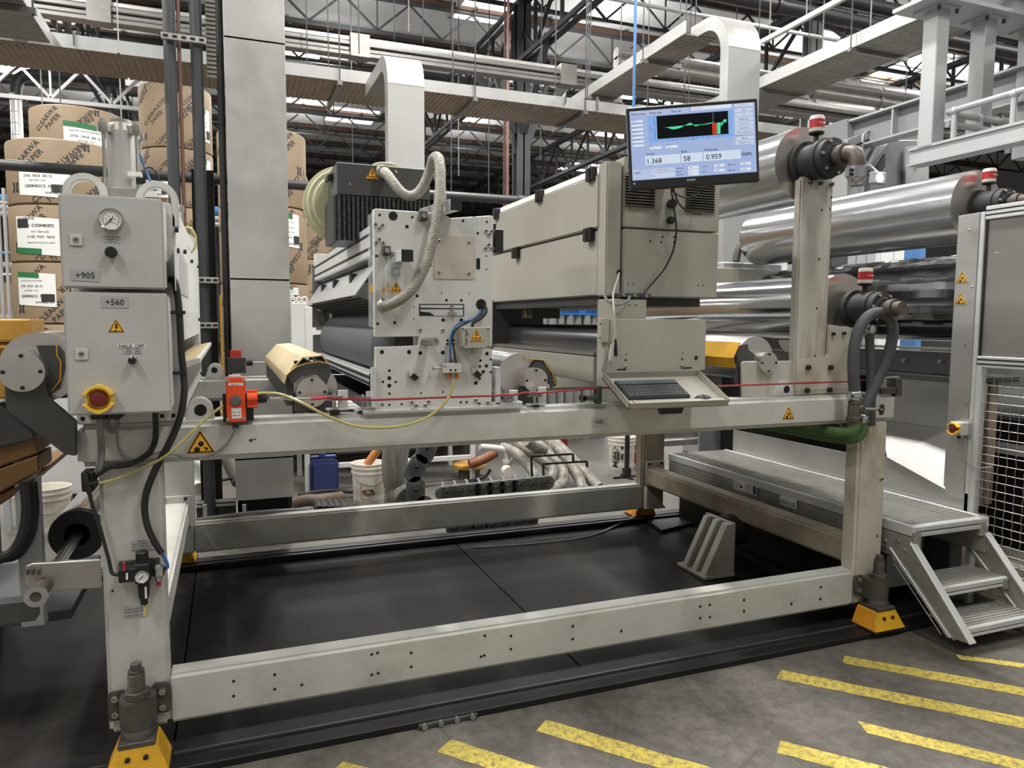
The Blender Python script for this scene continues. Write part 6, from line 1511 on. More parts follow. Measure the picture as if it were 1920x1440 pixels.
MB().box(PX0, PX0 + .05, PY0 - .004, PY0 + .006, ZP - .12, ZP - .03).build('end_bracket', P_ALUW, pf)
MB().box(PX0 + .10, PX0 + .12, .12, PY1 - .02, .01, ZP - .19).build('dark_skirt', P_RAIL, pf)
for x in (PX0 + .2, PX1 - .05):
    for y in (.25, 1.1, 1.95): MB().box(x - .02, x + .02, y - .02, y + .02, 0, ZP - .03).build('leg', P_ALUW, pf)
MB().box(PX0 + .03, PX1 - .03, .25, .29, .06, .25).build('cross_plate', P_STRUCT, pf)
def stringer(x0, x1):
    top, tip = [(.17, ZP - .02), (-.02, ZP - .06)], None
    o = MB().prism([(x0, .06, ZP - .06), (x0, -.115, ZP - .06), (x0, -.135, ZP - .10), (x0, -.475, .075), (x0, -.36, .062), (x0, .06, .42)], (x1 - x0, 0, 0)).build('stringer', P_ALUW, pf, bevel=.002)
    a, b_ = Vector(((x0 + x1) / 2, -.128, ZP - .085)), Vector(((x0 + x1) / 2, -.478, .078))
    MB().bar(a, b_, (x1 - x0) + .03, .012, (0, -.78, .63)).build('stringer_flange', P_ALU, pf, bevel=.002)
    MB().bar(Vector(((x0 + x1) / 2, -.0, .405)), Vector(((x0 + x1) / 2, -.37, .064)), (x1 - x0) + .012, .01, (0, -.78, .63)).build('stringer_flange', P_ALU, pf, bevel=.002)
    return o
so = stringer(PX0, PX0 + .012); stringer(PX1 - .012, PX1)
for i in range(3):
    MB().bar((PX0 - .001, -.10 + i * .035, .33 - i * .0 + .0), (PX0 - .001, -.39 + i * .035, .06 + .0), .003, .004, (0, -.7, .7)).build('stringer_rib', P_ALU, pf)
for (y, z) in ((-.05, .455), (-.09, .415), (-.03, .345), (-.16, .30), (.03, .43), (.05, .40)): MB().lathe((PX0, y, z), (-1, 0, 0), [(.012, 0), (.011, .005), (.005, .008), (.001, .0085)], n=10).build('bolt', P_STEEL, pf)
for (zt, yf) in ((.268, -.265), (.124, -.42)):
    tdp = MB().box(PX0 + .05, PX1 - .016, yf + .01, yf + .215, zt - .02, zt - .008).build('step', P_ALUW, pf, bevel=.002)
    MB().box(PX0 + .05, PX1 - .016, yf, yf + .025, zt - .03, zt).build('nosing', P_ALU, tdp, bevel=.005)
    MB().box(PX0 + .05, PX1 - .016, yf + .002, yf + .018, zt - .05, zt - .034).build('nosing', P_ALU, tdp, bevel=.003)
    rb = MB()
    for i in range(8): rb.box(PX0 + .052, PX1 - .018, yf + .03 + i * .0235, yf + .045 + i * .0235, zt - .009, zt - .001)
    rb.build('tread_ribs', P_ALUW, tdp, smooth=False, kind='stuff')
    for x in (PX0 + .012, PX1 - .05): MB().prism([(x, yf - .005, zt - .01), (x, yf - .005, zt - .06), (x, yf + .1, zt - .06), (x, yf + .1, zt - .01)], (.036, 0, 0)).build('end_bracket', P_ALUW, tdp)
# printed plates on the platform side
q_ = [onX(u, v, PX0 - .0005) for u, v in ((1462, 928), (1494, 938), (1494, 956), (1462, 945))]
so_ = MB().prism(q_, (-.001, 0, 0)).build('maker_plate', P_PAPER, pf)
k = MB(); c = sum(q_, Vector()) / 4; put_text(k, 'KRAUSE', c + Vector((-.0017, 0, -.006)), (0, -1, 0), (0, 0, 1), width=(q_[0] - q_[1]).length * .88); k.build('lettering', M('krause_blue', (46, 58, 96), .5), so_, smooth=False)
q_ = [onX(u, v, PX0 - .0005) for u, v in ((1376, 898), (1419, 911), (1419, 930), (1376, 916))]
so_ = MB().prism(q_, (-.001, 0, 0)).build('instruction_plate', P_PAPER, pf)
def inq(a, b_, q=q_): return q[0] + (q[1] - q[0]) * a + (q[3] - q[0]) * b_ + Vector((-.0017, 0, 0))
k = MB(); k.add([inq(.28, .25), inq(.42, .55), inq(.28, .8)], [(0, 1, 2)]); k.add([inq(.84, .1), inq(.97, .1), inq(.97, .92), inq(.84, .92)], [(0, 1, 2, 3)]); k.build('print', M('label_blue', (52, 64, 120), .5), so_, smooth=False)
k = MB()
for i in range(5):
    k.add([inq(.5, .15 + i * .16), inq(.78, .15 + i * .16), inq(.78, .2 + i * .16), inq(.5, .2 + i * .16)], [(0, 1, 2, 3)])
for i in range(3): k.add([inq(.06 + i * .06, .12), inq(.085 + i * .06, .12), inq(.085 + i * .06, .88), inq(.06 + i * .06, .88)], [(0, 1, 2, 3)])
k.build('print', P_INKB, so_, smooth=False)
# ================================================================ machine side wall, steel post and guard at the right
XW = 4.222
mw = thing('roll_machine', 'stainless lower side of the roll machine behind the platform', 'machine', (XW, 1.2, 0))
def polyX(px, X, th, nm, mat, bevel=.002): return MB().prism(pxX(px, X), (th, 0, 0)).build(nm, mat, mw, bevel=bevel)
PLX = [onX(u, v, XW) for u, v in ((1805, 880), (1660, 918))]
lp_ = [onX(u, v, XW) for u, v in ((1375, 806), (1587, 849), (1663, 857), (1772, 917), (1815, 926))]
MB().prism(lp_ + [Vector((XW, lp_[-1].y, .40)), Vector((XW, lp_[0].y, .40))], (.02, 0, 0)).build('lower_panel', P_GALV, mw)
MB().box(XW + .19, XW + .21, .95, 2.45, .45, 1.25).build('ledge_shade_panel', P_RAIL, mw)  # dark sheet put in for the shadow of the ledge
MB().box(XW + .22, XW + .24, .1, 2.4, .90, 1.245).build('upper_panel', P_SATIN, mw, bevel=.003)
T1 = onX(1779, 806, XW + .21); B1 = onX(1772, 917, XW - .012); B0 = onX(1663, 857, XW - .012); Bf = B1 + (B0 - B1) * ((1.9 - B1.y) / (B0.y - B1.y))
Bf.z = min(Bf.z, T1.z - .03)
yT = onX(1650, 795, XW + .21).y
MB().add([T1, Vector((T1.x, yT, T1.z)), B0, B1, T1 + Vector((.004, 0, -.004)), Vector((T1.x + .004, yT, T1.z - .004)), B0 + Vector((.004, 0, -.004)), B1 + Vector((.004, 0, -.004))], [(0, 1, 2, 3), (7, 6, 5, 4), (0, 3, 7, 4), (1, 5, 6, 2), (0, 4, 5, 1), (3, 2, 6, 7)]).build('guide_sheet', M('brushed_sheet', (198, 197, 193), .34, metal=.3, var=.05, dirt=(170, 160, 146), damt=.3, dscale=6), mw)
MB().box(XW + .03, XW + .5, .1, 2.5, 1.245, 1.28).build('ledge', P_DGREY, mw, bevel=.003)
MB().box(XW + .1, XW + .14, .12, 2.4, 1.28, 1.42).build('scraper_bar', P_DARKROLL, mw, bevel=.004)
MB().box(XW + .0, XW + .06, .1, 2.5, 1.43, 1.445).build('perforated_shelf', P_STEEL, mw)
MB().box(XW - .0, XW + .3, .1, 2.5, .0, .42).build('base', P_DGREY, mw)
for (u, v) in ((1667, 676), (1697, 676), (1765, 678)):
    p = onX(u, v, XW + .09); MB().cyl(p, p - Vector((.02, 0, 0)), .012, n=8).build('bolt', P_BOLT, mw)
for (u, v) in ((1792, 895), (1803, 897), (1793, 858)):
    p = onX(u, v, XW); MB().lathe(p, (-1, 0, 0), [(.007, 0), (.006, .004), (.001, .006)], n=8).build('bolt', P_BOLT, mw)
MB().box(XW + .01, XW + .6, 2.5, 2.52, 0, 1.4).build('end_wall', P_STRUCTD, mw)
for i in range(6): MB().box(3.75, XW + .2, 2.62, 2.66, .5 + i * .07, .55 + i * .07).build('louvre', P_GALV, mw)
gpst = thing('guard_post', 'broad stainless post with two warning triangles at the right', 'post', (XW, .12, 0))
PT = [onX(u, v, XW - .004) for u, v in ((1797, 405), (1837, 398), (1829, 674), (1815, 880), (1775, 880), (1778, 760))]
MB().prism([Vector((XW - .004, q.y, q.z)) for q in (PT[0], PT[1])] + [Vector((XW - .004, PT[1].y, .60)), Vector((XW - .004, PT[0].y, .60))], (.012, 0, 0)).build('face_plate', P_GALV, gpst, bevel=.002)
MB().box(XW + .0, XW + .05, PT[1].y - .028, PT[1].y - .002, .40, PT[1].z).build('edge_profile', P_ALU, gpst, bevel=.003)
MB().box(XW + .01, XW + .05, PT[1].y - .001, PT[0].y, .0, .60).build('foot_plate', P_GALV, gpst)
for (u, v) in ((1817, 431), (1823, 538), (1810, 646), (1811, 754)):
    p = onX(u, v, XW - .004); MB().lathe(p, (-1, 0, 0), [(.007, 0), (.006, .004), (.001, .006)], n=10).build('bolt', P_BOLT, gpst)
for (u, v, g) in ((1804, 523, 'roll'), (1801, 563, 'hand')):
    p = onX(u, v, XW - .0045); sign_tri(gpst, p, (-1, 0, 0), (0, -1, 0), (0, 0, 1), .072, 'roll')
sb_ = thing('stop_box', 'small grey stop button box with yellow collar on the stainless post', 'switch', onX(1792, 802, XW - .03))
c = onX(1800, 803, XW - .03)
MB().box(XW - .006, XW - .003, c.y - .05, c.y + .05, c.z - .055, c.z + .055).build('back_plate', P_GALV, sb_)
MB().box(XW - .065, XW - .006, c.y - .035, c.y + .035, c.z - .036, c.z + .036).build('housing', P_BOX, sb_, bevel=.004)
estop(sb_, (XW - .065, c.y, c.z), (-1, 0, 0), .034)
g = c + Vector((.0, 0, -.036)); MB().cyl((XW - .035, c.y, c.z - .036), (XW - .035, c.y, c.z - .056), .010, n=10).build('cable_gland', P_BLACK, sb_)
MB().tube(spline([Vector((XW - .035, c.y, c.z - .055)), Vector((XW - .035, c.y - .01, c.z - .12)), Vector((XW - .03, c.y - .06, c.z - .19)), Vector((XW - .015, c.y - .12, c.z - .20)), Vector((XW + .02, c.y - .16, c.z - .19))], 6), .004, n=8).build('cable', P_GREYC, sb_)
# guard door: aluminium frame, polycarbonate pane above, woven wire below
gd = thing('guard_door', 'aluminium guard door with scratched clear pane above and wire mesh below', 'door', (XW + .02, -.3, .4))
GYa = PT[1].y - .03; GYb = -1.2
zt_ = onX(1880, 395, XW).z; zm_ = onX(1870, 680, XW).z
for (z0, z1) in ((zt_ - .035, zt_ + .035), (zm_ - .03, zm_ + .03)):
    MB().box(XW, XW + .045, GYb, GYa, z0, z1).build('rail', P_ALU, gd, bevel=.003)
    for k_ in (-.012, .012): MB().box(XW - .0006, XW + .002, GYb, GYa, (z0 + z1) / 2 + k_ - .004, (z0 + z1) / 2 + k_ + .004).build('groove', P_HOLE, gd, smooth=False)
MB().box(XW + .015, XW + .02, GYb, GYa - .005, zm_ + .03, zt_ - .035).build('pane', P_SMOKE, gd, smooth=False)
MB().box(XW + .01, XW + .03, GYa - .012, GYa, zm_ + .03, zt_ - .035).build('pane_seal', P_BLACK, gd)
MB().box(XW, XW + .04, GYa - .03, GYa, .02, zm_ - .03).build('stile', P_ALU, gd, bevel=.002)
MB().box(XW, XW + .04, GYb - .04, GYb, .0, zt_ + .035).build('stile', P_ALU, gd, bevel=.002); MB().box(XW, XW + .04, GYb, GYa - .03, .0, .03).build('rail', P_ALU, gd, bevel=.002)
for i in range(int((GYa - .03 - GYb) / .047)):
    y = GYa - .045 - i * .047
    pts = [Vector((XW + .02 + (.004 if j % 2 else -.004), y, .02 + (zm_ - .05) * j / 34)) for j in range(35)]
    MB().tube(pts, .0017, n=4, caps=False).build('wire', P_STEEL, gd)
for j in range(int((zm_ - .06) / .047)):
    z = .03 + j * .047
    MB().tube([Vector((XW + .02, GYa - .02, z)), Vector((XW + .02, GYb, z))], .0017, n=4, caps=False).build('wire', P_STEEL, gd)
# things behind the mesh
bw = thing('white_panel_box', 'tall narrow pale box standing behind the wire mesh', 'box', (4.6, .35, 0))
MB().box(4.55, 4.62, .15, .42, .52, 1.25).build('body', M('brownish_panel', (150, 136, 122), .6), bw); MB().box(4.545, 4.55, .16, .41, .52, .72).build('pale_base', P_WALL, bw)
ib = thing('rusty_block', 'rusty pale block lying behind the lowest wire mesh', 'block', (4.5, -.1, 0)); MB().box(4.42, 4.7, -.5, .12, .0, .27).build('body', P_RUSTY, ib, bevel=.01)
dkw = thing('dark_machine_base', 'dark machine base behind the wire mesh door', 'machine', (5.4, -.3, 0)); MB().box(4.85, 6.2, -2.4, 1.2, 0, 1.0).build('body', P_RAIL, dkw); MB().box(4.78, 4.85, -1.8, 1.0, .80, .86).build('shelf', P_STRUCT, dkw); MB().box(5.0, 6.2, -2.2, 1.2, 1.0, 1.3).build('upper_body', P_STRUCT, dkw)
# ---------------- welded stand on the pit floor
sl_ = thing('loose_strap', 'dark loose strap lying curved on the dark floor under the far beam', 'strap', onZ(1060, 1012, 0))
lp = spline([onZ(u, v, z) for u, v, z in ((1192, 966, .06), (1160, 982, .02), (1110, 1003, .006), (1050, 1013, .006), (980, 1020, .006), (888, 1026, .006))], 5); lm = MB()
for i in range(len(lp) - 1):
    w_ = Vector((0, .012, 0)); lm.quad(lp[i] - w_, lp[i + 1] - w_, lp[i + 1] + w_, lp[i] + w_)
lm.build('strap_band', P_DGREY, sl_)
bs_ = thing('black_sheet', 'flat black plate on the floor below the far right corner of the frame', 'plate', onZ(1250, 980, 0)); q_ = [onZ(u, v, .0) for u, v in ((1196, 968), (1290, 957), (1345, 975), (1240, 1000))]; MB().prism(q_, (0, 0, .025)).build('plate', P_RAIL, bs_, bevel=.003)
ws = thing('welded_stand', 'small welded stand with sloping ribs on the dark floor inside the frame', 'stand', (3.24, 1.0, 0))
MB().box(3.12, 3.35, .86, 1.16, 0, .02).build('base_plate', P_COLUMN, ws, bevel=.003)
MB().box(3.325, 3.35, .87, 1.15, .02, .335).build('back_plate', P_COLUMN, ws, bevel=.003)
for y in (.875, .975, 1.075): MB().prism([(3.135, y, .02), (3.33, y, .02), (3.33, y, .33), (3.29, y, .33)], (0, .055 if y < .9 else .045, 0)).build('rib', P_COLUMN, ws, bevel=.002)
MB().cyl((3.352, 1.01, .25), (3.50, 1.01, .25), .10, n=24).build('dark_wheel', P_RUBBER, ws)
MB().cyl((3.35, 1.01, .25), (3.356, 1.01, .25), .085, n=24).build('wheel_flange', P_STEEL, ws)
# ================================================================ mezzanine at the upper right
mz = thing('mezzanine', 'pale grey steel mezzanine with posts and pipe handrail at top right', 'mezzanine', (6.2, 1.5, 0))
MB().box(5.56, 5.66, -1.2, 1.66, 2.84, 2.965).build('edge_beam', P_STRUCT, mz, bevel=.004); MB().box(5.545, 5.56, -1.2, 1.66, 2.955, 2.975).build('flange', P_STRUCT, mz); MB().box(5.53, 5.68, -1.2, 1.66, 2.835, 2.85).build('flange', P_STRUCT, mz)
for x in (5.54, 6.06, 6.62, 7.3):
    pp = MB().box(x, x + .13, 1.45, 1.58, 2.96, 4.0).build('post', P_STRUCT, mz, bevel=.006)
    MB().box(x - .05, x + .18, 1.40, 1.63, 3.985, 4.0).build('cap_plate', P_STRUCT, pp)
    for dx in (-.03, .16): MB().cyl((x + dx, 1.42, 3.985), (x + dx, 1.42, 3.955), .014, n=6).build('bolt', P_DGREY, pp)
MB().box(5.35, 9, 1.33, 1.70, 4.0, 4.03).build('top_flange', P_STRUCT, mz); MB().box(5.35, 9, 1.50, 1.53, 4.03, 4.3).build('top_web', P_STRUCT, mz)
MB().box(5.35, 9, 1.33, 1.70, 4.3, 4.33).build('top_flange', P_STRUCT, mz)
for x in (6.4, 7.6): MB().box(x, x + .25, -2.5, 1.35, 4.0, 4.28).build('cross_beam', P_STRUCT, mz)
def rail(pts, r=.024, nm='handrail'): MB().tube(pts, r, n=10).build(nm, P_STRUCT, mz)
rail([(5.66, 1.42, 3.21), (5.66, -1.2, 3.23)]); rail([(5.70, 1.42, 3.20), (6.5, 1.42, 3.20)]); rail([(5.66, 1.42, 3.12), (6.5, 1.42, 3.12)])
for (x, y) in ((5.66, 1.36), (5.66, .9), (5.66, .3), (6.02, 1.42), (6.35, 1.42)):
    rail([(x, y, 2.96), (x, y, 3.21)], .022, 'rail_post'); MB().ball((x, y, 3.205), .036, 10, 6).build('rail_joint', P_STRUCT, mz)
ib = thing('i_beam', 'long grey I-beam running behind the mezzanine posts', 'beam', (6.7, 1.6, 3.6))
MB().box(6.64, 6.66, -1.0, 3.35, 3.42, 3.70).build('web', P_STRUCTD, ib); MB().box(6.56, 6.74, -1.0, 3.35, 3.69, 3.71).build('flange', P_STRUCT, ib); MB().box(6.56, 6.74, -1.0, 3.35, 3.41, 3.43).build('flange', P_STRUCT, ib)
MB().box(6.57, 6.64, 2.75, 2.77, 3.43, 3.69).build('stiffener', P_STRUCT, ib)
gh = thing('machine_housing', 'grey upper machine housing behind the floodlight', 'machine', (7.6, 3.4, 2.4))
hp = [onY(u, v, 3.2) for u, v in ((1600, 345), (1668, 262), (1742, 262), (1742, 376), (1600, 376))]
MB().prism(hp, (0, 1.6, 0)).build('sloped_body', P_STRUCTD, gh, bevel=.01); MB().prism([onY(u, v, 3.3) for u, v in ((1588, 222), (1745, 214), (1745, 300), (1588, 300))], (0, .5, 0)).build('upper_body', P_STRUCTD, gh, bevel=.01)
MB().prism([onY(u, v, 3.15) for u, v in ((1590, 262), (1620, 250), (1620, 360), (1588, 366))], (0, .2, 0)).build('side_frame', P_STRUCT, gh)
MB().prism([onY(u, v, 3.14) for u, v in ((1617, 326), (1650, 258), (1656, 258), (1622, 330))], (0, .06, 0)).build('brace', P_STRUCT, gh)
MB().prism([onY(u, v, 3.15) for u, v in ((1698, 276), (1742, 272), (1742, 345), (1698, 350))], (0, .03, 0)).build('door', P_STRUCT, gh, bevel=.003)
MB().prism([onY(u, v, 3.12) for u, v in ((1645, 312), (1660, 288), (1660, 312), (1647, 330))], (0, .03, 0)).build('dark_flap', P_DGREY, gh)
signY(gh, 1718, 313, 10, 3.14)
MB().tube([onY(u, v, 3.1) for u, v in ((1595, 277), (1660, 250), (1740, 214))], .012, n=8).build('cable', P_BLACK, gh)
MB().tube(spline([onY(u, v, 3.1) for u, v in ((1617, 330), (1617, 270), (1624, 248), (1660, 238), (1740, 216))], 5), .014, n=8).build('conduit', P_STRUCT, gh)
fl = thing('floodlight', 'small lit floodlight glaring in front of the grey housing', 'lamp', onY(1650, 333, 3.0))
p = onY(1650, 333, 3.0); MB().box(p.x - .09, p.x + .09, 3.0, 3.06, p.z - .06, p.z + .06).build('case', P_STRUCT, fl, bevel=.008)
MB().cyl((p.x, 3.0, p.z), (p.x, 2.995, p.z), .042, n=20).build('lamp_glass', P_LAMP, fl, smooth=False)
MB().cyl((p.x, 3.03, p.z + .06), (p.x, 3.15, p.z + .16), .012, n=8).build('yoke', P_STRUCT, fl)
# ---------------- bent vertical covers of the cable trays
def bent_cover(name, label, x0, x1, Yf, z0, ztop, R, Yend, mat, ribs=True):
    t = thing(name, label, 'cable duct', ((x0 + x1) / 2, Yf, z0))
    path = [(Yf, z0)] + [(Yf, lerp(z0, ztop - R, k / 3)) for k in (1, 2, 3)]
    path += [(Yf + R - R * math.cos(math.radians(a)), ztop - R + R * math.sin(math.radians(a))) for a in range(15, 91, 15)]
    path += [(Yend, ztop)]
    def sheet(off, xx0, xx1, a, b_, nm, m):
        bb = MB(); pts = []
        for i, (y, z) in enumerate(path):
            if i <= 3: n = (-1, 0)
            elif i >= len(path) - 1: n = (0, 1)
            else:
                an = math.radians((i - 3) * 15); n = (-math.cos(an), math.sin(an))
            pts.append((y - n[0] * off, z - n[1] * off))
        for i in range(a, min(b_, len(path) - 1)):
            (ya, za), (yb, zb) = pts[i], pts[i + 1]
            bb.add([(xx0, ya, za), (xx1, ya, za), (xx1, yb, zb), (xx0, yb, zb)], [(0, 1, 2, 3)])
        return bb.build(nm, m, t)
    sheet(0, x0, x1, 0, 3, 'front_cover', mat); sheet(-.002, x0, x1, 3, 99, 'curved_cover', P_GALV)
    for xx in (x0, x1):
        bb = MB()
        for i in range(len(path) - 1):
            def nn(i):
                if i <= 3: return (-1, 0)
                if i >= len(path) - 1: return (0, 1)
                an = math.radians((i - 3) * 15); return (-math.cos(an), math.sin(an))
            a, b_ = path[i], path[i + 1]; na, nb2 = nn(i), nn(i + 1)
            q = [(xx, a[0], a[1]), (xx, b_[0], b_[1]), (xx, b_[0] - nb2[0] * .11, b_[1] - nb2[1] * .11), (xx, a[0] - na[0] * .11, a[1] - na[1] * .11)]
            bb.add(q, [(0, 1, 2, 3)]); bb.add([(p[0] + .003 * (1 if xx == x0 else -1), p[1], p[2]) for p in q], [(3, 2, 1, 0)])
        bb.build('side_rail', P_TRAYSIDE, t)
    if ribs: sheet(.10, x0, x1, 0, 99, 'ribbed_back', P_TRAYBOT)
    return t
bent_cover('cable_duct', 'hooked sheet metal cable duct dropping behind the dark finned box', 1.575, 1.852, 2.75, 2.2, 3.60, .26, 3.68, M('grey_cover', (196, 196, 194), .5, metal=.2, var=.05))
A, B = onY(1366, 100, 2.45), onY(1426, 100, 2.45)
bent_cover('cable_duct', 'tall hooked cable duct curving over beside the top right of the monitor', A.x, B.x, 2.45, 1.9, onY(1395, 17, 2.5).z, .34, 3.0, P_STRUCT)
# big upright sheet metal duct
du = thing('cable_duct', 'wide upright sheet metal cable duct reaching the roof between the paper rolls', 'cable duct', (.64, 2.55, .34))
for (z0, z1) in ((.34, .62), (.62, 1.85), (1.85, 3.42), (3.42, 5.2)):
    MB().box(.448, .83, 2.5, 2.503 - (.0015 if z0 > 1 else 0), z0, z1 + .012).build('cover_sheet', P_GALV, du, bevel=.001)
for x in (.448, .826): MB().box(x, x + .006, 2.503, 2.66, .34, 5.2).build('side_rail', P_TRAYSIDE, du)
MB().box(.45, .83, 2.64, 2.66, .34, 5.2).build('ribbed_back', P_TRAYBOT, du)
MB().box(.46, .82, 2.64, 2.7, .02, .34).build('dark_skirt', P_RAIL, du)
MB().box(.40, .445, 2.56, 2.70, .9, 5.2).build('black_cable_bunch', P_RUBBER, du, bevel=.015)
for zz in (.08, .2): MB().box(.46, .49, 2.52, 2.58, 0, .34).build('foot', P_BLACK, du); 
MB().box(.79, .82, 2.52, 2.60, 0, .34).build('foot', P_BLACK, du)
vt = thing('cable_tray', 'upright ribbed cable tray just left of the wide sheet metal duct', 'cable tray', (.33, 2.9, 3.2))
a, b_ = onY(388, 145, 2.95), onY(421, 145, 2.95)
MB().box(a.x, b_.x, 2.95, 2.96, a.z, 5.4).build('back_sheet', P_TRAYBOT, vt)
rbm = MB()
for i in range(60): rbm.box(a.x, b_.x, 2.938, 2.95, a.z + i * .03, a.z + i * .03 + .017)
rbm.build('ribs', P_TRAYBOT, vt, smooth=False, kind='stuff')
# pair of dark upright risers with slotted channels
for (lab, u0, v0, u1, v1) in (('left one of the two dark upright pipes in front of the paper rolls', 317, 10, 330, 400), ('right one of the two dark upright pipes in front of the paper rolls', 367, 10, 379, 480)):
    A = onY((u0 + u1) / 2, 250, 2.6)
    t = thing('riser_pipe', lab, 'pipe', (A.x, 2.6, 0)); MB().cyl((A.x, 2.6, .1), (A.x, 2.6, 5.6), .038, n=18).build('pipe', P_ROOFST, t)
    MB().lathe((A.x, 2.6, 0.9), (0, 0, 1), [(.05, 0), (.05, .06), (.04, .07)], n=16).build('collar', P_ROOFST, t)
A = onY(341, 250, 2.62); tag(MB().cyl((A.x, 2.62, .8), (A.x, 2.62, 5.6), .012, n=10).build('riser_pipe', P_COPPER), 'thin copper coloured pipe between the two dark upright pipes', 'pipe')
for (lab, v, u0, u1) in (('slotted strut channel high across the two dark upright pipes', 66, 302, 386), ('slotted strut channel level with the cabinets, behind the white housing', 525, 372, 410), ('slotted strut channel low beside the white housing', 610, 374, 409)):
    a, b_ = onY(u0, v, 2.54), onY(u1, v + 4, 2.54)
    t = thing('strut_channel', lab, 'channel', a); MB().box(a.x, b_.x, 2.53, 2.56, a.z - .02, a.z + .02).build('channel', P_GALV, t, bevel=.002)
    n = max(3, int((b_.x - a.x) / .05))
    for i in range(n):
        x = lerp(a.x, b_.x, (i + .5) / n); MB().box(x - .014, x + .014, 2.528, 2.531, a.z - .008, a.z + .008).build('slot', P_HOLE, t, smooth=False)
dp = thing('dark_post', 'dark steel post beside the right upright pipe', 'post', (.27, 2.75, 0)); MB().box(.22, .36, 2.72, 2.86, 0, 2.6).build('post', P_RAIL, dp)

# ================================================================ wrapped paper rolls
def cyl_pt(cx, cy, R, a, z): return Vector((cx + R * math.sin(a), cy - R * math.cos(a), z))   # a = 0 faces the aisle
def patch(mb, cx, cy, R, a0, a1, z0, z1, n=6, tilt=0.0):
    vs = []
    for i in range(n + 1):
        a = a0 + (a1 - a0) * i / n; dz = tilt * (a - a0) * R
        vs += [cyl_pt(cx, cy, R, a, z0 + dz), cyl_pt(cx, cy, R, a, z1 + dz)]
    mb.add(vs, [(2 * i, 2 * i + 2, 2 * i + 3, 2 * i + 1) for i in range(n)])
def wrap_text(mb, txt, cx, cy, R, a0, z0, h, ang, zr=None):
    vs, fs, w, hh = text_geo(txt); s = h / hh; ca, sa = math.cos(ang), math.sin(ang)
    out = []
    for x, y in vs:
        x, y = (x - w / 2) * s, (y - hh / 2) * s
        out.append(cyl_pt(cx, cy, R, a0 + (x * ca - y * sa) / R, z0 + x * sa + y * ca))
    if zr: fs = [f for f in fs if all(zr[0] < out[i].z < zr[1] for i in f)]
    used = sorted({i for f in fs for i in f}); mp = {i: k for k, i in enumerate(used)}
    if used: mb.add([out[i] for i in used], [tuple(mp[i] for i in f) for f in fs])
def wrap_logo(mb, cx, cy, R, a0, z0, s):
    for sg in (-1, 1):
        pts = [(.12, .5), (.45, .5), (.30, 0), (.45, -.5), (.12, -.5), (.10, 0)]
        if sg < 0: pts = [(-x, y) for x, y in pts][::-1]
        mb.add([cyl_pt(cx, cy, R, a0 + x * s / R, z0 + y * s) for x, y in pts], [tuple(range(6))])
rp = random.Random(11)
def paper_roll(cx, cy, R, z0, z1, label, group, ang=.78, seed=1, dens=.42, labels=(), mat=P_CARD, af=None):
    t = thing('paper_roll', label, 'paper roll', (cx, cy, z0), group)
    MB().lathe((cx, cy, z0), (0, 0, 1), [(R - .03, 0), (R - .004, .012), (R, .03), (R, z1 - z0 - .03), (R - .006, z1 - z0 - .012), (R - .03, z1 - z0)], n=56).build('wrapped_body', mat, t)
    rr = random.Random(seed); mb = MB()
    if af is None: af = math.atan2(CAM.x - cx, -(CAM.y - cy))
    rows = max(1, round((z1 - z0) / .30)); arc_ = 2.3; cols = max(3, int(arc_ * R / dens))
    for i in range(rows):
        for j in range(cols):
            a = af - arc_ / 2 + arc_ * (j + .5 * (i % 2) + .25) / cols; z = z0 + (z1 - z0) * (i + .5) / rows
            k = (i + j) % 3
            if k == 0: wrap_logo(mb, cx, cy, R + .003, a, z, .105)
            else:
                u = .064; sg = 1 if k == 1 else -1
                wrap_text(mb, 'CLEARWATER', cx, cy, R + .003, a - .02, z + .045, u, ang * sg if sg > 0 else ang + 3.1416, (z0 + .01, z1 - .01))
                wrap_text(mb, 'PAPER', cx, cy, R + .003, a + .05 * sg, z - .045, u, ang if sg > 0 else ang + 3.1416, (z0 + .01, z1 - .01))
                wrap_logo(mb, cx, cy, R + .003, a + .2, z + .11, .075) if j % 2 else None
    mb.build('wrap_print', P_INK, t, smooth=False, kind='stuff')
    for (a0, z, w, h, flip) in labels:
        a = af + a0; lab = MB(); patch(lab, cx, cy, R + .006, a - w / 2 / R, a + w / 2 / R, z - h / 2, z + h / 2, tilt=-.06); lo = lab.build('shipping_label', P_PAPER, t)
        g = MB(); s = -1 if flip else 1
        zz = (z + h * .5 - h * .16, z + h * .5) if not flip else (z - h * .5, z - h * .5 + h * .16)
        patch(g, cx, cy, R + .008, a - w / 2 / R, a + w * .12 / R, zz[0], zz[1], tilt=-.06); g.build('green_header', P_GREEN, lo)
        k = MB(); an = 0 if not flip else math.pi
        for q, (tx, yy, hh) in enumerate((('KARAT BY LOLLICUP CALIFORNIA', .22, .055), ('2Y76  10CA  2N 12', .06, .075), ('QTY 0704  11/14', -.08, .055), ('22E0B402C2  N', -.24, .085))):
            vs, fs, w_, h_ = text_geo(tx); hk = min(hh * h, w * .6 / w_ * h_)
            wrap_text(k, tx, cx, cy, R + .009, a - s * w * .10 / R, z + s * yy * h, hk, an)
        for b in range(12):
            x = w * (.16 + .024 * b); patch(k, cx, cy, R + .009, a + s * x / R, a + s * (x + .010 * (1 + b % 3 * .4)) / R, z - s * h * .30 - h * .12, z - s * h * .30 + h * .12, n=1)
        wrap_text(k, '20.96 HDC CA', cx, cy, R + .009, a + s * w * .22 / R, z - s * h * .43, h * .06, an)
        k.build('label_print', P_INK, lo, smooth=False, kind='stuff')
    return t
def roll_px(u0, u1, depth):
    uc = (u0 + u1) / 2; p = CAM + ray(uc, 600) * depth
    return p.x, p.y, (u1 - u0) / 2 / FPX * depth * .985
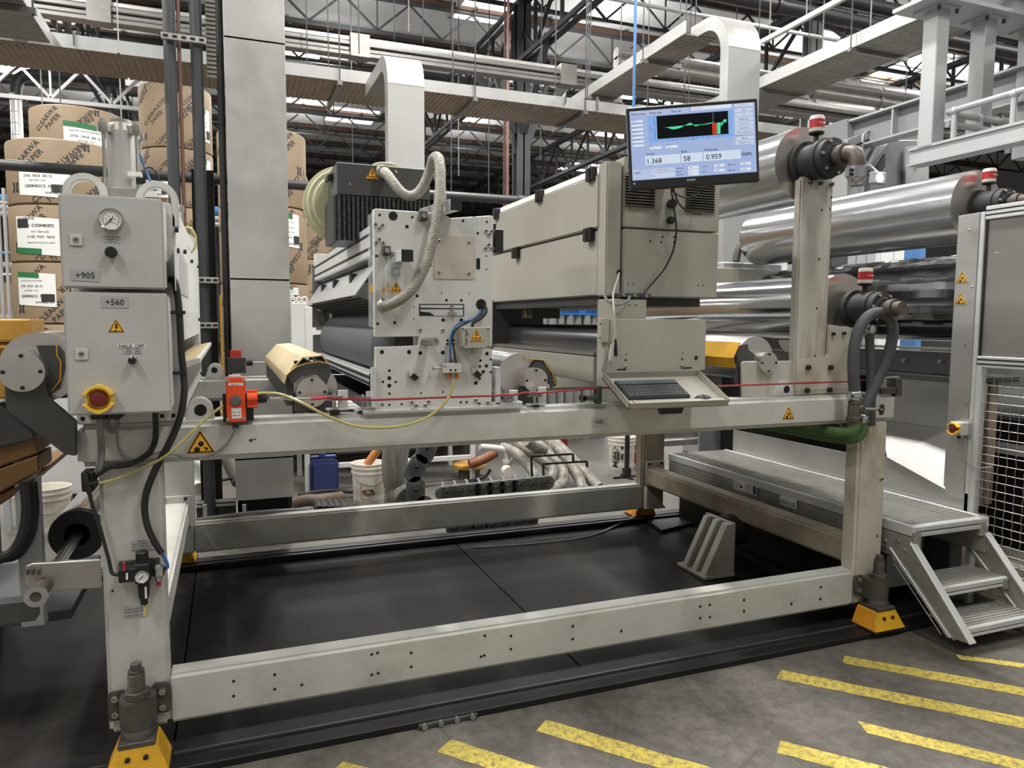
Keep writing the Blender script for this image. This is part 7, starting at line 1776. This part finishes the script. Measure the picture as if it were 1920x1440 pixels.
def zpx(u, v, x, y):
    # height seen at row v above the ground point (x, y)
    r = ray(u, v); k = (Vector((x, y, 0)) - CAM).to_2d().length / r.to_2d().length
    return CAM.z + r.z * k
ax_, ay_, aR = roll_px(42, 226, 8.6)
zA = [zpx(120, v, ax_, ay_ - aR * .9) for v in (262, 385, 492, 607, 720, 850)]; zA[5] = 0
nmA = ('topmost of the big front stack, label behind the lifting ring', 'second from the top of the big front stack', 'third from the top of the big front stack', 'fourth of the big front stack, just above the ochre machine', 'lowest of the big front stack, hidden behind the ochre machine')
labsA = ([(-.38, 0, .52, .36, False)], [(-.55, -.02, .48, .40, True)], [(-.62, .05, .44, .36, False)], [], [])
for i in range(5):
    z1, z0 = zA[i], max(0.0, zA[i + 1])
    L_ = [(a, (z0 + z1) / 2 + dz + (-.08 if i == 0 else 0), w, h, f) for a, dz, w, h, f in labsA[i]]
    paper_roll(ax_, ay_, aR, z0, z1 - .004, 'brown paper roll, ' + nmA[i], 'paper rolls of the front stack', seed=20 + i, labels=L_)
bx, by, bR = roll_px(85, 240, 10.2)
zB = [zpx(145, v, bx, by - bR * .9) for v in (199, 300, 400, 500, 600)]; zB[4] = 0
for i in range(4):
    L_ = [(.25, zB[0] - .42, .62, .42, False)] if i == 0 else []
    paper_roll(bx, by, bR, max(0, zB[i + 1]), zB[i] - .004, 'brown wrapped paper roll, ' + ('rounded top roll with big label left of the steel cylinder', 'second from the top in the stack behind the front one', 'third from the top in the stack behind the front one', 'lowest in the stack behind the front one')[i], 'paper rolls of the second stack', seed=40 + i, labels=L_)
cx_, cy_, cR = roll_px(280, 404, 12.0)
zC = [zpx(328, v, cx_, cy_ - cR * .9) for v in (155, 277, 388, 498, 606)]; zC[4] = 0
for i in range(4):
    L_ = [[(.85, zC[0] - .55, .3, .5, False)], [(-.6, (zC[1] + zC[2]) / 2 - .1, .5, .4, False), (.85, zC[1] - .35, .3, .5, False)], [], []][i]
    paper_roll(cx_, cy_, cR, max(0, zC[i + 1]), zC[i] - .004, 'brown wrapped paper roll, ' + ('highest roll of all, behind the two dark upright pipes', 'second from the top behind the two dark upright pipes', 'third from the top behind the two dark upright pipes', 'lowest one behind the two dark upright pipes')[i], 'paper rolls behind the dark pipes', seed=60 + i, labels=L_, dens=.5)
dx, dy, dR = roll_px(420, 577, 9.8)
zD = [zpx(500, v, dx, dy - dR * .9) for v in (238, 385, 530, 660, 790)]; zD[4] = 0
for i in range(4):
    L_ = [[], [(.62, (zD[1] + zD[2]) / 2 + .2, .3, .42, False)], [(.6, zD[2] - .12, .26, .16, False)], []][i]
    paper_roll(dx, dy, dR, max(0, zD[i + 1]), zD[i] - .004, 'brown wrapped paper roll, ' + ('topmost behind the wide sheet metal duct', 'second from the top behind the wide sheet metal duct', 'third from the top behind the wide sheet metal duct', 'lowest behind the wide sheet metal duct')[i], 'paper rolls behind the metal duct', seed=80 + i, labels=L_)
ex, ey_, eR = roll_px(552, 640, 13.5)
zE = [zpx(596, v, ex, ey_) for v in (405, 490, 580)]; zE[2] = 0
for i in range(2): paper_roll(ex, ey_, eR * 1.2, max(0, zE[i + 1]), zE[i] - .004, 'brown wrapped paper roll, ' + ('upper of the pair left of the cream round cover', 'lower of the pair left of the cream round cover')[i], 'paper rolls left of the cream cover', seed=90 + i, dens=.6)
wp = thing('loose_wrap', 'loose sheet of kraft wrap leaning off the roll right of the metal duct', 'wrap', onY(560, 330, 7.0))
MB().prism([onY(u, v, 7.3) for u, v in ((537, 247), (548, 252), (590, 385), (574, 405), (537, 330))], (.05, .25, 0)).build('sheet', P_CARD, wp)
# ================================================================ ochre machine and hoses at the far left
om = thing('ochre_machine', 'ochre panelled machine cut off by the left edge of the frame', 'machine', (-.5, .8, 0))
def om_(px, Y, d, nm, mat, bv=.006): return MB().prism(pxY(px, Y), (0, d, 0)).build(nm, mat, om, bevel=bv)
om_([(-80, 597), (58, 598), (58, 640), (-80, 640)], .34, .22, 'panel', P_MACHY); om_([(-80, 643), (58, 643), (52, 700), (20, 745), (-80, 760)], .36, .22, 'panel', P_MACHY)
om_([(-80, 652), (56, 646), (56, 652), (-80, 660)], .33, .1, 'panel_lip', P_MACHY); om_([(-80, 770), (0, 760), (64, 812), (64, 824), (-80, 860)], .36, .22, 'dark_rail', P_DGREY)
om_([(-80, 862), (64, 815), (72, 850), (-80, 905)], .38, .22, 'panel', P_MACHYD); om_([(-80, 908), (72, 853), (74, 884), (-80, 968)], .38, .22, 'panel', P_MACHYD); om_([(-80, 970), (74, 887), (68, 902), (-80, 1000)], .40, 1.1, 'panel', P_MACHYD)
MB().box(-1.3, -.72, 1.1, 1.7, 0.0, .95).build('inner_base', P_RAIL, om)
MB().box(-.34, -.262, .40, .46, .40, 1.05).build('pale_post', P_STRUCT, om, bevel=.004)
MB().box(-.8, -.2, .55, 1.3, .36, .40).build('low_rail', P_DGREY, om)
for k, (dx_, yy) in enumerate(((0, .36), (10, .38))):
    cable('hose', ('outer thick black hose drooping below the ochre machine', 'inner thick black hose drooping below the ochre machine')[k], [(48 + dx_, 905, yy), (52 + dx_, 950, yy), (48 + dx_, 990, yy), (36 + dx_, 1020, yy), (18 + dx_, 1040, yy), (-5, 1046, yy), (-40, 1044, yy)], .021, P_RUBBER, 'hose', n=10)
# chromed film roll on its shaft, carried by the plate on the post
fr2 = thing('film_roll', 'mirror film roll with black end ring on a shaft, left of the near post', 'roll', (-.2, 1.3, .66))
e0 = onY(145, 1002, .7); MB().cyl((e0.x, .735, e0.z), (e0.x, 2.2, e0.z), .105, n=40).build('film_body', P_CHROME, fr2)
MB().lathe((e0.x, .72, e0.z), (0, -1, 0), [(.105, 0), (.106, .03), (.05, .03), (.045, .0)], n=36).build('end_ring', P_BLACK, fr2)
s0 = onY(65, 1122, -.09)
MB().cyl((e0.x, .8, e0.z), (s0.x, .02, s0.z), .022, n=18).build('shaft', P_SATIN, fr2)
sl = MB().cyl((s0.x, .03, s0.z), (s0.x, -.07, s0.z), .027, n=22).build('sleeve', P_BRONZE, fr2)
MB().lathe((s0.x, -.06, s0.z), (0, -1, 0), [(.027, 0), (.035, .006), (.035, .016), (.017, .017), (.016, .0)], n=24).build('sleeve_end', P_SATIN, sl)
spl = thing('shaft_plate', 'flat steel plate on the near post carrying the film roll shaft', 'bracket', (-.1, .05, .68))
MB().prism(pxY([(48, 1062), (60, 1057), (188, 1050), (190, 1103), (62, 1110), (46, 1092)], .04), (0, .015, 0)).build('plate', P_STEEL, spl, bevel=.002)
for u in (52, 62, 73): 
    p = onY(u, 1078, .03); MB().cyl(p, p + Vector((0, 0, .02)), .005, n=6).build('bolt', P_CAST, spl)
MB().box(-.9, -.215, .05, .12, .55, .62).build('cross_rail', P_DGREY, spl); MB().box(-.5, -.40, .06, .12, 0.0, .56).build('leg', P_DGREY, spl)
pwl = thing('pale_screen', 'pale sheet metal screen behind the dark roller arm at far left', 'screen', (-.9, 3.6, 0))
A, B = onY(78, 560, 3.6), onY(205, 560, 3.6); MB().box(A.x - .25, B.x + .3, 3.55, 3.6, .25, 1.30).build('sheet', P_WALL, pwl); MB().box(A.x - .3, A.x - .26, 3.55, 3.6, 0, 1.3).build('leg', P_STRUCT, pwl); MB().box(B.x + .25, B.x + .3, 3.55, 3.6, 0, .3).build('leg', P_STRUCT, pwl)
sd = thing('spiral_duct', 'galvanised round duct standing behind the paper rolls at the left edge', 'duct', (-7, 17, 0)); A, B = onY(21, 250, 17), onY(44, 250, 17)
MB().cyl(((A.x + B.x) / 2, 17, .5), ((A.x + B.x) / 2, 17, 6.6), (B.x - A.x) / 2, n=24).build('pipe', P_GALV, sd)
for i in range(24): MB().torus(((A.x + B.x) / 2, 17, .7 + i * .25), (0, 0, 1), (B.x - A.x) / 2, .008, n=24, m=4).build('seam', P_GALV, sd)
MB().tube(spline([Vector(((A.x + B.x) / 2, 17, 6.5)), Vector(((A.x + B.x) / 2 + .1, 17, 6.95)), Vector(((A.x + B.x) / 2 + .6, 17, 7.1)), Vector(((A.x + B.x) / 2 + 2.2, 17, 7.1))], 4), (B.x - A.x) / 2, n=20).build('bend', P_ROOFDK, sd)
# ================================================================ things on the floor under and behind the frame
def bucket(u, v, Y0, s, label, marks=None, handle=True):
    p = onZ(u, v, 0); t = thing('bucket', label, 'bucket', p, None)
    MB().lathe(p, (0, 0, 1), [(.128 * s, 0), (.133 * s, .01), (.143 * s, .28 * s), (.151 * s, .282 * s), (.151 * s, .298 * s), (.146 * s, .30 * s), (.148 * s, .325 * s), (.155 * s, .327 * s), (.155 * s, .338 * s), (.149 * s, .34 * s), (.15 * s, .365 * s), (.156 * s, .37 * s), (.150 * s, .372 * s), (.143 * s, .36 * s), (.135 * s, .05)], n=32, caps=False).build('body', P_BUCKET, t)
    MB().cyl(p + Vector((0, 0, .002)), p + Vector((0, 0, .008)), .128 * s, n=24).build('bottom', P_BUCKET, t)
    if handle: MB().tube([p + Vector((.156 * s * math.cos(a), -.156 * s * abs(math.sin(a)) * .6 - .05, .31 * s - .12 * s * math.sin(a))) for a in [math.pi * i / 12 for i in range(13)]], .003, n=5).build('wire_handle', P_STEEL, t)
    k = MB()
    af = math.atan2(CAM.x - p.x, -(CAM.y - p.y)); R = .142 * s
    if marks == 'blob':
        rr = random.Random(4); pts = []
        for i in range(18):
            a = 6.283 * i / 18; pts.append((.055 * math.cos(a) * rr.uniform(.75, 1.15), .033 * math.sin(a) * rr.uniform(.6, 1.2)))
        k.add([cyl_pt(p.x, p.y, R + .002, af + x / R, p.z + .13 * s + y) for x, y in pts], [tuple(range(18))]); k.build('brown_stain', M('stain_brown', (84, 60, 42), .6), t, smooth=False)
        r = MB()
        for a0, a1, z0, z1 in ((-.5, -.1, .20, .204), (-.5, -.47, .07, .20), (-.5, .1, .065, .07)): patch(r, p.x, p.y, R + .001, af + a0, af + a1, z0 * s, z1 * s)
        r.build('red_scrawl', P_REDLAB, t, smooth=False)
    elif marks == 'horse':
        pts = [(.05 * math.cos(a), .06 * math.sin(a) * 1.2) for a in [math.radians(200 + 14 * i) for i in range(11)]]
        pts = [(-.055, .06)] + pts + [(.055, .06)]
        k.tube([cyl_pt(p.x, p.y, R + .002, af + x / R, .16 * s + y) for x, y in pts], .012, n=5); k.build('blue_scrawl', M('dark_blue_paint', (36, 48, 66), .6), t)
    elif marks == 'text':
        wrap_text(k, 'MZSH', p.x, p.y, R + .002, af - .5, .17 * s, .07, 1.5708); wrap_text(k, 'II', p.x, p.y, R + .002, af - .35, .17 * s, .10, 0)
        for dz in (.24, .13): patch(k, p.x, p.y, R + .002, af - .05, af + .12, dz, dz + .06); 
        patch(k, p.x, p.y, R + .002, af + .4, af + .5, .15, .28)
        k.build('black_scrawl', P_INK, t, smooth=False)
    return t
bucket(692, 944, 0, .98, 'dirty white bucket with a brown stain, amber hose hanging into it', 'blob')
bucket(1165, 880, 0, .98, 'white bucket with black scrawled marks near the black post at the back', 'text')
bucket(128, 968, 0, 1.12, 'white lidded bucket with a blue horseshoe scrawl at the left', 'horse')
bucket(94, 1003, 0, .98, 'white bucket half hidden behind the machine at the far left', None)
bucket(752, 935, 0, .9, 'white bucket half hidden behind the thick hanging hose', None, False)
cable('amber_hose', 'ribbed amber hose end hanging into the stained bucket', [(688, 872, 3.4), (696, 860, 3.4), (706, 846, 3.4), (716, 830, 3.4)], .036, P_AMBER, 'hose', n=14)
cn = thing('canister', 'blue plastic canister standing under the white table frame', 'canister', onZ(609, 919, 0)); p = onZ(609, 919, 0)
MB().box(p.x - .14, p.x + .12, p.y - .1, p.y + .12, 0, .30).build('body', P_BLUECAN, cn, bevel=.03, seg=2); MB().lathe((p.x - .02, p.y, .30), (0, 0, 1), [(.03, 0), (.03, .02), (.036, .022), (.036, .05), (.001, .051)], n=14).build('cap', P_BLUECAN, cn); MB().box(p.x - .13, p.x + .11, p.y - .02, p.y + .02, .30, .335).build('handle', P_BLUECAN, cn, bevel=.01)
tb = thing('table_frame', 'white square tube table frame behind the blue canister', 'table', onZ(640, 925, 0))
a, b_ = onZ(577, 923, 0), onZ(886, 900, 0)
for q in (a, b_, a + Vector((0, .8, 0)), b_ + Vector((0, .8, 0))): MB().box(q.x - .022, q.x + .022, q.y - .022, q.y + .022, 0, .80).build('leg', P_WHITE, tb, bevel=.002)
for z in (.235, .78):
    MB().bar(Vector((a.x, a.y, z)), Vector((b_.x, b_.y, z)), .04, .045).build('rail', P_WHITE, tb, bevel=.002)
MB().box(a.x, b_.x, a.y, a.y + .8, .80, .82).build('top', P_STRUCT, tb)
MB().box(a.x + .3, b_.x - .3, a.y + .2, a.y + .7, .3, .6).build('dark_box', P_DGREY, tb)
# energy chain: vertical bend and floor run
ec = thing('energy_chain', 'grey plastic energy chain curving down behind the frame and along the floor', 'chain', onZ(790, 950, 0))
YC = 3.0
path = [onY(u, v, YC) for u, v in ((812, 822), (800, 845), (787, 868), (780, 880), (777, 897), (779, 915), (783, 930), (800, 936))]
links = [((801, 843), .05), ((781, 878), .05), ((780, 921), .05)]
def chain_link(c, d, Y, r=.052):
    d = d.normalized(); n = Vector((d.z, 0, -d.x))
    poly = [c + d * (r * math.cos(a) + (r * .55 if math.cos(a) > 0 else -r * .55)) + n * (r * math.sin(a)) for a in [2 * math.pi * i / 18 for i in range(18)]]
    lk = MB().prism(poly, (0, .03, 0)).build('link', P_CHAIN, ec, bevel=.003)
    for rr_, w in ((.75, .003), (.5, .004), (.25, .006)): MB().torus(c + Vector((0, -.001, 0)), (0, 1, 0), r * rr_, w, n=20, m=5).build('link_ring', P_DGREY, lk)
    MB().cyl(c + Vector((0, .002, 0)), c + Vector((0, -.004, 0)), r * .16, n=12).build('link_pin', P_HOLE, lk)
for (q0, q1) in (((818, 800), (801, 843)), ((801, 843), (781, 878)), ((781, 878), (780, 921)), ((780, 921), (800, 955))):
    A, B = onY(*q0, YC), onY(*q1, YC); chain_link(B, A - B, YC, .08)
for i in range(9):
    c = onY(838 + i * 23, 925 - i * 2.4, 2.85); chain_link(c, Vector((1, 0, .03)), 2.85, .06)
    MB().bar(c + Vector((-.03, -.01, .05)), c + Vector((.02, .22, .05)), .02, .006).build('cross_stay', P_CHAIN, ec)
for i in range(7):
    c = onY(852 + i * 24, 992 - i * 2.5, 2.32); chain_link(c, Vector((1, 0, .0)), 2.32, .04)
for i in range(5):
    c = onY(600 + i * 12, 957, 2.75); MB().cyl(c, c + Vector((0, .25, 0)), .035, n=14).build('chain_roller', P_BLACK, ec)
# thick hanging hose and the four foil wrapped hoses
cable('thick_hose', 'thick wrinkled grey hose hanging beside the energy chain', [(745, 830, 3.2), (741, 855, 3.2), (741, 890, 3.2), (748, 918, 3.2), (762, 935, 3.1)], .11, M('wrinkled_hose', (120, 118, 112), .6, var=.4, scale=14, stretch=(3, 3, .4), bump=.5, bscale=20), 'hose', n=20)
HS = [[(965, 828), (990, 845), (1017, 862), (1036, 882), (1031, 902), (1010, 914), (985, 921)], [(1000, 826), (1018, 840), (1036, 860), (1054, 880), (1056, 900), (1045, 913), (1025, 922)], [(1020, 822), (1040, 838), (1060, 858), (1074, 878), (1086, 898), (1092, 918)], [(1037, 826), (1054, 842), (1072, 860), (1090, 880), (1106, 898), (1122, 914)], [(940, 838), (965, 848), (985, 866), (1000, 886), (1004, 905)], [(1060, 850), (1030, 846), (1005, 838), (985, 826)]]
nmh = ('first from the left, bending back at the clamp frame', 'second from the left at the clamp frame', 'third from the left at the clamp frame', 'rightmost at the clamp frame', 'low one left of the clamp frame', 'one crossing behind the clamp frame')
for h, nme in zip(HS, nmh):
    n = len(h); cable('foil_hose', 'thick foil wrapped hose, ' + nme, [(u, v, 3.75 - .1 * i) for i, (u, v) in enumerate(h)], .052, P_HOSEW, 'hose', n=14, group='foil wrapped hoses on the floor')
cf_ = thing('clamp_frame', 'black bar frame clamping the foil wrapped hoses together', 'clamp', onY(1040, 880, 3.3))
for (p0, p1) in (((996, 856), (1074, 851)), ((1018, 870), (1100, 865)), ((996, 856), (998, 905)), ((1018, 870), (1020, 905)), ((1074, 851), (1075, 866)), ((1100, 865), (1101, 876))): MB().bar(onY(*p0, 3.3), onY(*p1, 3.3), .018, .018, (0, 1, 0)).build('bar', P_BLACK, cf_)
pvp = thing('valve_pipe', 'white valve pipe with flange standing left of the foil hoses', 'pipe', onY(950, 880, 3.7))
MB().tube(spline([onY(u, v, 3.7) for u, v in ((900, 838), (925, 840), (945, 844), (950, 856), (951, 872))], 4), .032, n=12).build('pipe', P_WHITE, pvp); MB().cyl(onY(951, 862, 3.7), onY(951, 868, 3.7), .05, n=16).cyl(onY(948, 882, 3.6), onY(954, 886, 3.5), .05, n=16).cyl(onY(951, 872, 3.7), onY(951, 884, 3.65), .04, n=14).build('flange', P_BUCKET, pvp)
pv2 = thing('valve_pipe', 'white plastic elbow pipe low beside the far left post', 'pipe', onY(372, 900, 3.0))
MB().tube(spline([onY(u, v, 3.0) for u, v in ((355, 868), (368, 870), (372, 885), (371, 908))], 4), .034, n=12).build('pipe', P_WHITE, pv2); MB().cyl(onY(371, 898, 3.0), onY(371, 903, 3.0), .045, n=14).cyl(onY(368, 912, 2.95), onY(374, 917, 2.85), .045, n=14).build('flange', P_BUCKET, pv2)
MB().cyl(onY(385, 885, 3.2), onY(378, 915, 3.1), .05, n=14).build('grey_stub', P_PIPEG, pv2)
cable('floor_pipe', 'dark slanting pipe behind the lower end of the metal duct', [(424, 855, 3.2), (436, 880, 3.1), (448, 905, 3.0)], .05, P_CAST, 'pipe', n=12)
cable('floor_cable', 'black cable dipping behind the far left post', [(372, 870, 3.0), (390, 890, 3.0), (412, 900, 3.0), (440, 895, 3.0)], .012, P_RUBBER)
cable('floor_cable', 'black cable winding along the floor past the ochre reel', [(560, 928, 3.6), (620, 920, 3.7), (700, 924, 3.8), (780, 914, 3.9), (850, 908, 4.0), (905, 895, 4.0), (920, 880, 4.0)], .016, P_RUBBER)
cable('floor_cable', 'ribbed brown hose lying on the floor left of the stained bucket', [(548, 945, 3.3), (575, 938, 3.3), (600, 938, 3.3), (640, 932, 3.4)], .05, M('brown_hose', (112, 94, 82), .6, var=.2, scale=20), 'hose', n=12)
cable('floor_cable', 'pale grey tube lying along the top of the far lower beam', [(368, 975, 2.15), (420, 968, 2.15), (480, 961, 2.15), (540, 957, 2.2), (580, 955, 2.3)], .013, P_GREYC)
for u in (384, 458): tag(MB().box(*(lambda a: (a.x - .012, a.x + .012, 2.2, 2.215, .30, a.z + .02))(onY(u, 952, 2.2))).build('strap', P_ALU), 'short metal strap standing on the far lower beam, ' + ('left one' if u < 400 else 'right one'), 'strap')
tag(MB().box(*(lambda a, b: (a.x, b.x, 2.62, 2.66, b.z, a.z))(onY(368, 941, 2.62), onY(443, 966, 2.62))).build('floor_channel', P_DGREY), 'dark floor channel between far left post and metal duct', 'channel')
MBs = [tag(MB().bar(onY(366, v0, 2.6), onY(443, v1, 2.6), .014, .014).build('floor_rod', P_ALU), l, 'rod') for v0, v1, l in ((943, 938, 'upper bright rod over the dark floor channel'), (950, 945, 'lower bright rod over the dark floor channel'))]
rl = thing('hose_reel', 'ochre rimmed reel lying under the white table frame', 'reel', onZ(882, 893, 0)); p = onZ(880, 893, 0)
MB().cyl(p, p + Vector((0, 0, .09)), .11, n=24).build('core', P_BRONZE, rl); MB().lathe(p + Vector((0, 0, .09)), (0, 0, 1), [(.16, 0), (.17, .01), (.17, .04), (.15, .05)], n=28).build('rim', P_MACHY, rl)
cable('amber_pipe', 'brown corrugated hose lying under the white table frame', [(880, 870, 4.0), (905, 862, 4.0), (930, 848, 4.0)], .05, M('brown_corrugated', (128, 74, 48), .5, var=.3, scale=30), 'hose', n=12)
bs = thing('black_post', 'slim black post on a cross foot in front of the scrawled bucket', 'post', onZ(1175, 896, 0)); p = onZ(1175, 896, 0)
MB().box(p.x - .018, p.x + .018, p.y - .018, p.y + .018, 0, 1.1).build('post', P_BLACK, bs); MB().bar(p + Vector((-.15, 0, .01)), p + Vector((.15, .02, .01)), .02, .015).bar(p + Vector((0, -.12, .01)), p + Vector((0, .12, .01)), .02, .015).build('foot', P_BLACK, bs); MB().box(p.x - .035, p.x + .035, p.y - .03, p.y + .03, 0, .1).build('socket', P_BLACK, bs)
rb_ = thing('red_box', 'dark red box partly hidden behind the scrawled bucket', 'box', (4.8, 4.6, 0)); p = onZ(1196, 868, 0); MB().box(p.x - .05, p.x + .15, p.y, p.y + .3, 0, .42).build('body', M('dark_red', (120, 32, 32), .5), rb_, bevel=.01)
p = onZ(1048, 850, 0); rb2 = thing('red_box', 'small red crate behind the foil wrapped hoses', 'box', p); MB().box(p.x - .1, p.x + .12, p.y, p.y + .3, 0, .3).build('body', M('dark_red', (120, 32, 32), .5), rb2, bevel=.01)
# dark machine parts in the shade behind the frame
ds = thing('dark_cabinet', 'low dark machine base in the shade behind the table frame', 'machine', (1.8, 4.9, 0)); MB().box(.9, 3.0, 5.15, 5.9, 0, .95).build('body', P_DGREY, ds, bevel=.01); MB().box(1.0, 2.9, 5.1, 5.15, .15, .8).build('door', P_BLACK, ds, bevel=.004)
# ---------------- grey cabinets with eye bolts, pallets, strapping behind the middle
ecb = thing('electric_cabinet', 'pale grey electrical cabinet with three eye bolts behind the metal duct', 'cabinet', (1.4, 6.5, 0))
A, B = onY(546, 568, 6.5), onY(584, 568, 6.5)
MB().box(A.x, B.x + .3, 6.5, 6.75, .0, A.z).build('body', P_WHITE, ecb, bevel=.006); MB().box(A.x + .16, B.x + .28, 6.485, 6.5, .12, A.z - .05).build('door', P_WHITE, ecb, bevel=.004)
for u in (549, 560, 571): MB().torus(onY(u, 562, 6.6), (0, 1, 0), .033, .011, n=16, m=6).build('eye_bolt', P_WHITE, ecb)
for i in range(5):
    for dx_ in (.03, .07): MB().box(A.x + dx_, A.x + dx_ + .03, 6.495, 6.502, .95 + i * .07, .97 + i * .07).build('vent_slot', P_HOLE, ecb, smooth=False)
def pallet(u0, u1, v, Y, label):
    A, B = onY(u0, v, Y), onY(u1, v, Y); t = thing('pallet', label, 'pallet', (A.x, Y, A.z), 'blue pallets')
    for i in range(5): MB().box(A.x, B.x, Y + i * .22, Y + i * .22 + .12, A.z - .02, A.z).build('deck_board', P_BLUEP, t)
    for i in range(3):
        x = lerp(A.x, B.x - .1, i / 2); MB().box(x, x + .1, Y, Y + 1.0, A.z - .11, A.z - .02).build('stringer', P_BLUEP, t)
    MB().box(A.x, B.x, Y, Y + .1, A.z - .13, A.z - .11).build('bottom_board', P_BLUEP, t)
pallet(1040, 1145, 571, 6.0, 'blue pallet on top of the plastic wrapped load behind the scanner'); pallet(1000, 1140, 574, 7.5, 'blue pallet farther back behind the plastic wrapped load')
wl = thing('wrapped_load', 'plastic wrapped load under the blue pallet behind the dark roller', 'load', (4, 6, 0)); A, B = onY(1000, 590, 6.0), onY(1145, 590, 6.0)
for i in range(9):
    x = lerp(A.x, B.x, i / 9); MB().cyl((x + .05, 6.06 + .02 * (i % 2), .0), (x + .05, 6.06 + .02 * (i % 2), A.z), .055, n=12).build('wrapped_item', P_WRAP if i % 3 else P_GALV, wl)
MB().box(A.x, B.x, 6.12, 7.0, 0, A.z).build('core', P_STRUCTD, wl); MB().box(A.x, B.x + .3, 7.45, 8.6, 0, onY(1000, 574, 7.5).z - .13).build('rear_core', P_STRUCTD, wl)
for i, u in enumerate((948, 956, 975)):
    A = onY(u, 590, 5.0); tag(MB().box(A.x, A.x + (.03, .05, .08)[i], 5, 5.06, 0, 1.9).build('steel_upright', (P_COPPER, P_STRUCT, P_ROOFST)[i]), ('brown upright bar behind the scanner end', 'pale upright bar behind the scanner end', 'grey upright bar behind the scanner end')[i], 'post')
# ---------------- distant racking and coloured pipes below the roof
def rack(x0, x1, y, label, levels=(1.6, 3.2, 4.8), n=4):
    t = thing('pallet_rack', label, 'rack', (x0, y, 0), 'pallet racks at the back')
    for i in range(n + 1):
        x = lerp(x0, x1, i / n)
        for dy in (0, 1.0): MB().box(x - .05, x + .05, y + dy - .04, y + dy + .04, 0, 5.8).build('upright', P_SKYBLUE, t, smooth=False)
    for z in levels:
        for dy in (0, 1.0): MB().box(x0, x1, y + dy - .03, y + dy + .03, z, z + .12).build('beam', P_ROOFLT, t, smooth=False)
        for i in range(n * 2):
            x = lerp(x0, x1, (i + .5) / (n * 2)); rr = rp.random()
            if rr < .8: MB().box(x - .5, x + .5, y + .05, y + .95, z + .12, z + .5 + rr).build('load', P_WALL if rr < .5 else P_CARD, t, smooth=False)
rack(-12, -3, 24, 'pallet rack at the far left behind the paper rolls'); rack(1.5, 11, 31, 'pallet rack straight behind the metal duct'); rack(14, 26, 19, 'pallet rack at the far right behind the rollers'); rack(11, 20, 27, 'pallet rack behind the scanner cabinet')
for (lab, v, r, mt) in (('blue far pipe running level behind the paper rolls', 396, .10, P_SKYBLUE), ('pale far pipe just under the blue one', 410, .06, P_ROOFLT), ('second pale far pipe under the blue one', 421, .06, P_GALV)): xrun('far_pipe', lab, 420, v, 16.0, -9, 9, r, mt, 'pipe')
yp = thing('yellow_post', 'thin yellow post far behind, left of the metal duct', 'post', (1.2, 10, 0)); A = onY(415, 620, 10.5); MB().cyl((A.x, 10.5, 0), (A.x, 10.5, 2.0), .022, n=10).build('post', P_YELLOW, yp); MB().cyl((A.x, 10.5, 0), (A.x, 10.5, .02), .1, n=12).build('base_plate', P_YELLOW, yp)
sc2 = thing('pipe_scaffold', 'pale pipe scaffold at the left edge behind the front paper rolls', 'scaffold', (-4, 9, 0))
for u in (2, 14, 26): A = onY(u, 500, 9.5); MB().cyl((A.x, 9.5, 0), (A.x, 9.5, 3.4), .025, n=8).build('upright', P_ROOFLT, sc2)
for z in (1.2, 2.2, 2.5, 3.2): MB().cyl((onY(-60, 500, 9.5).x, 9.5, z), (onY(30, 500, 9.5).x, 9.5, z), .022, n=8).build('ledger', P_ROOFLT if z != 2.5 else P_SKYBLUE, sc2)
# right background between the rollers
for k, (u0, u1, v0, v1, Y, mt, lab) in enumerate(((1560, 1590, 455, 500, 6, P_ROOFST, 'dark upright post seen under the second polished roller'), (1585, 1640, 466, 520, 7, P_STRUCT, 'pale grey cabinet seen under the second polished roller'), (1726, 1735, 440, 500, 6, P_SKYBLUE, 'blue post seen below the right end of the second polished roller'), (1650, 1720, 460, 520, 9, P_WALL, 'pale panelled wall unit seen under the second polished roller'))):
    A, B = onY(u0, v0, Y), onY(u1, v1, Y); t = thing('background_unit', lab, 'post' if k in (0, 2) else 'cabinet', (A.x, Y, 0)); MB().box(A.x, B.x, Y, Y + .3, 0, A.z + .3).build('body', mt, t, bevel=.01)
    if k in (1, 3):
        for i in range(3): MB().box(lerp(A.x, B.x, (i + .08) / 3), lerp(A.x, B.x, (i + .92) / 3), Y - .02, Y, .2, A.z + .2).build('door', mt, t, bevel=.005)
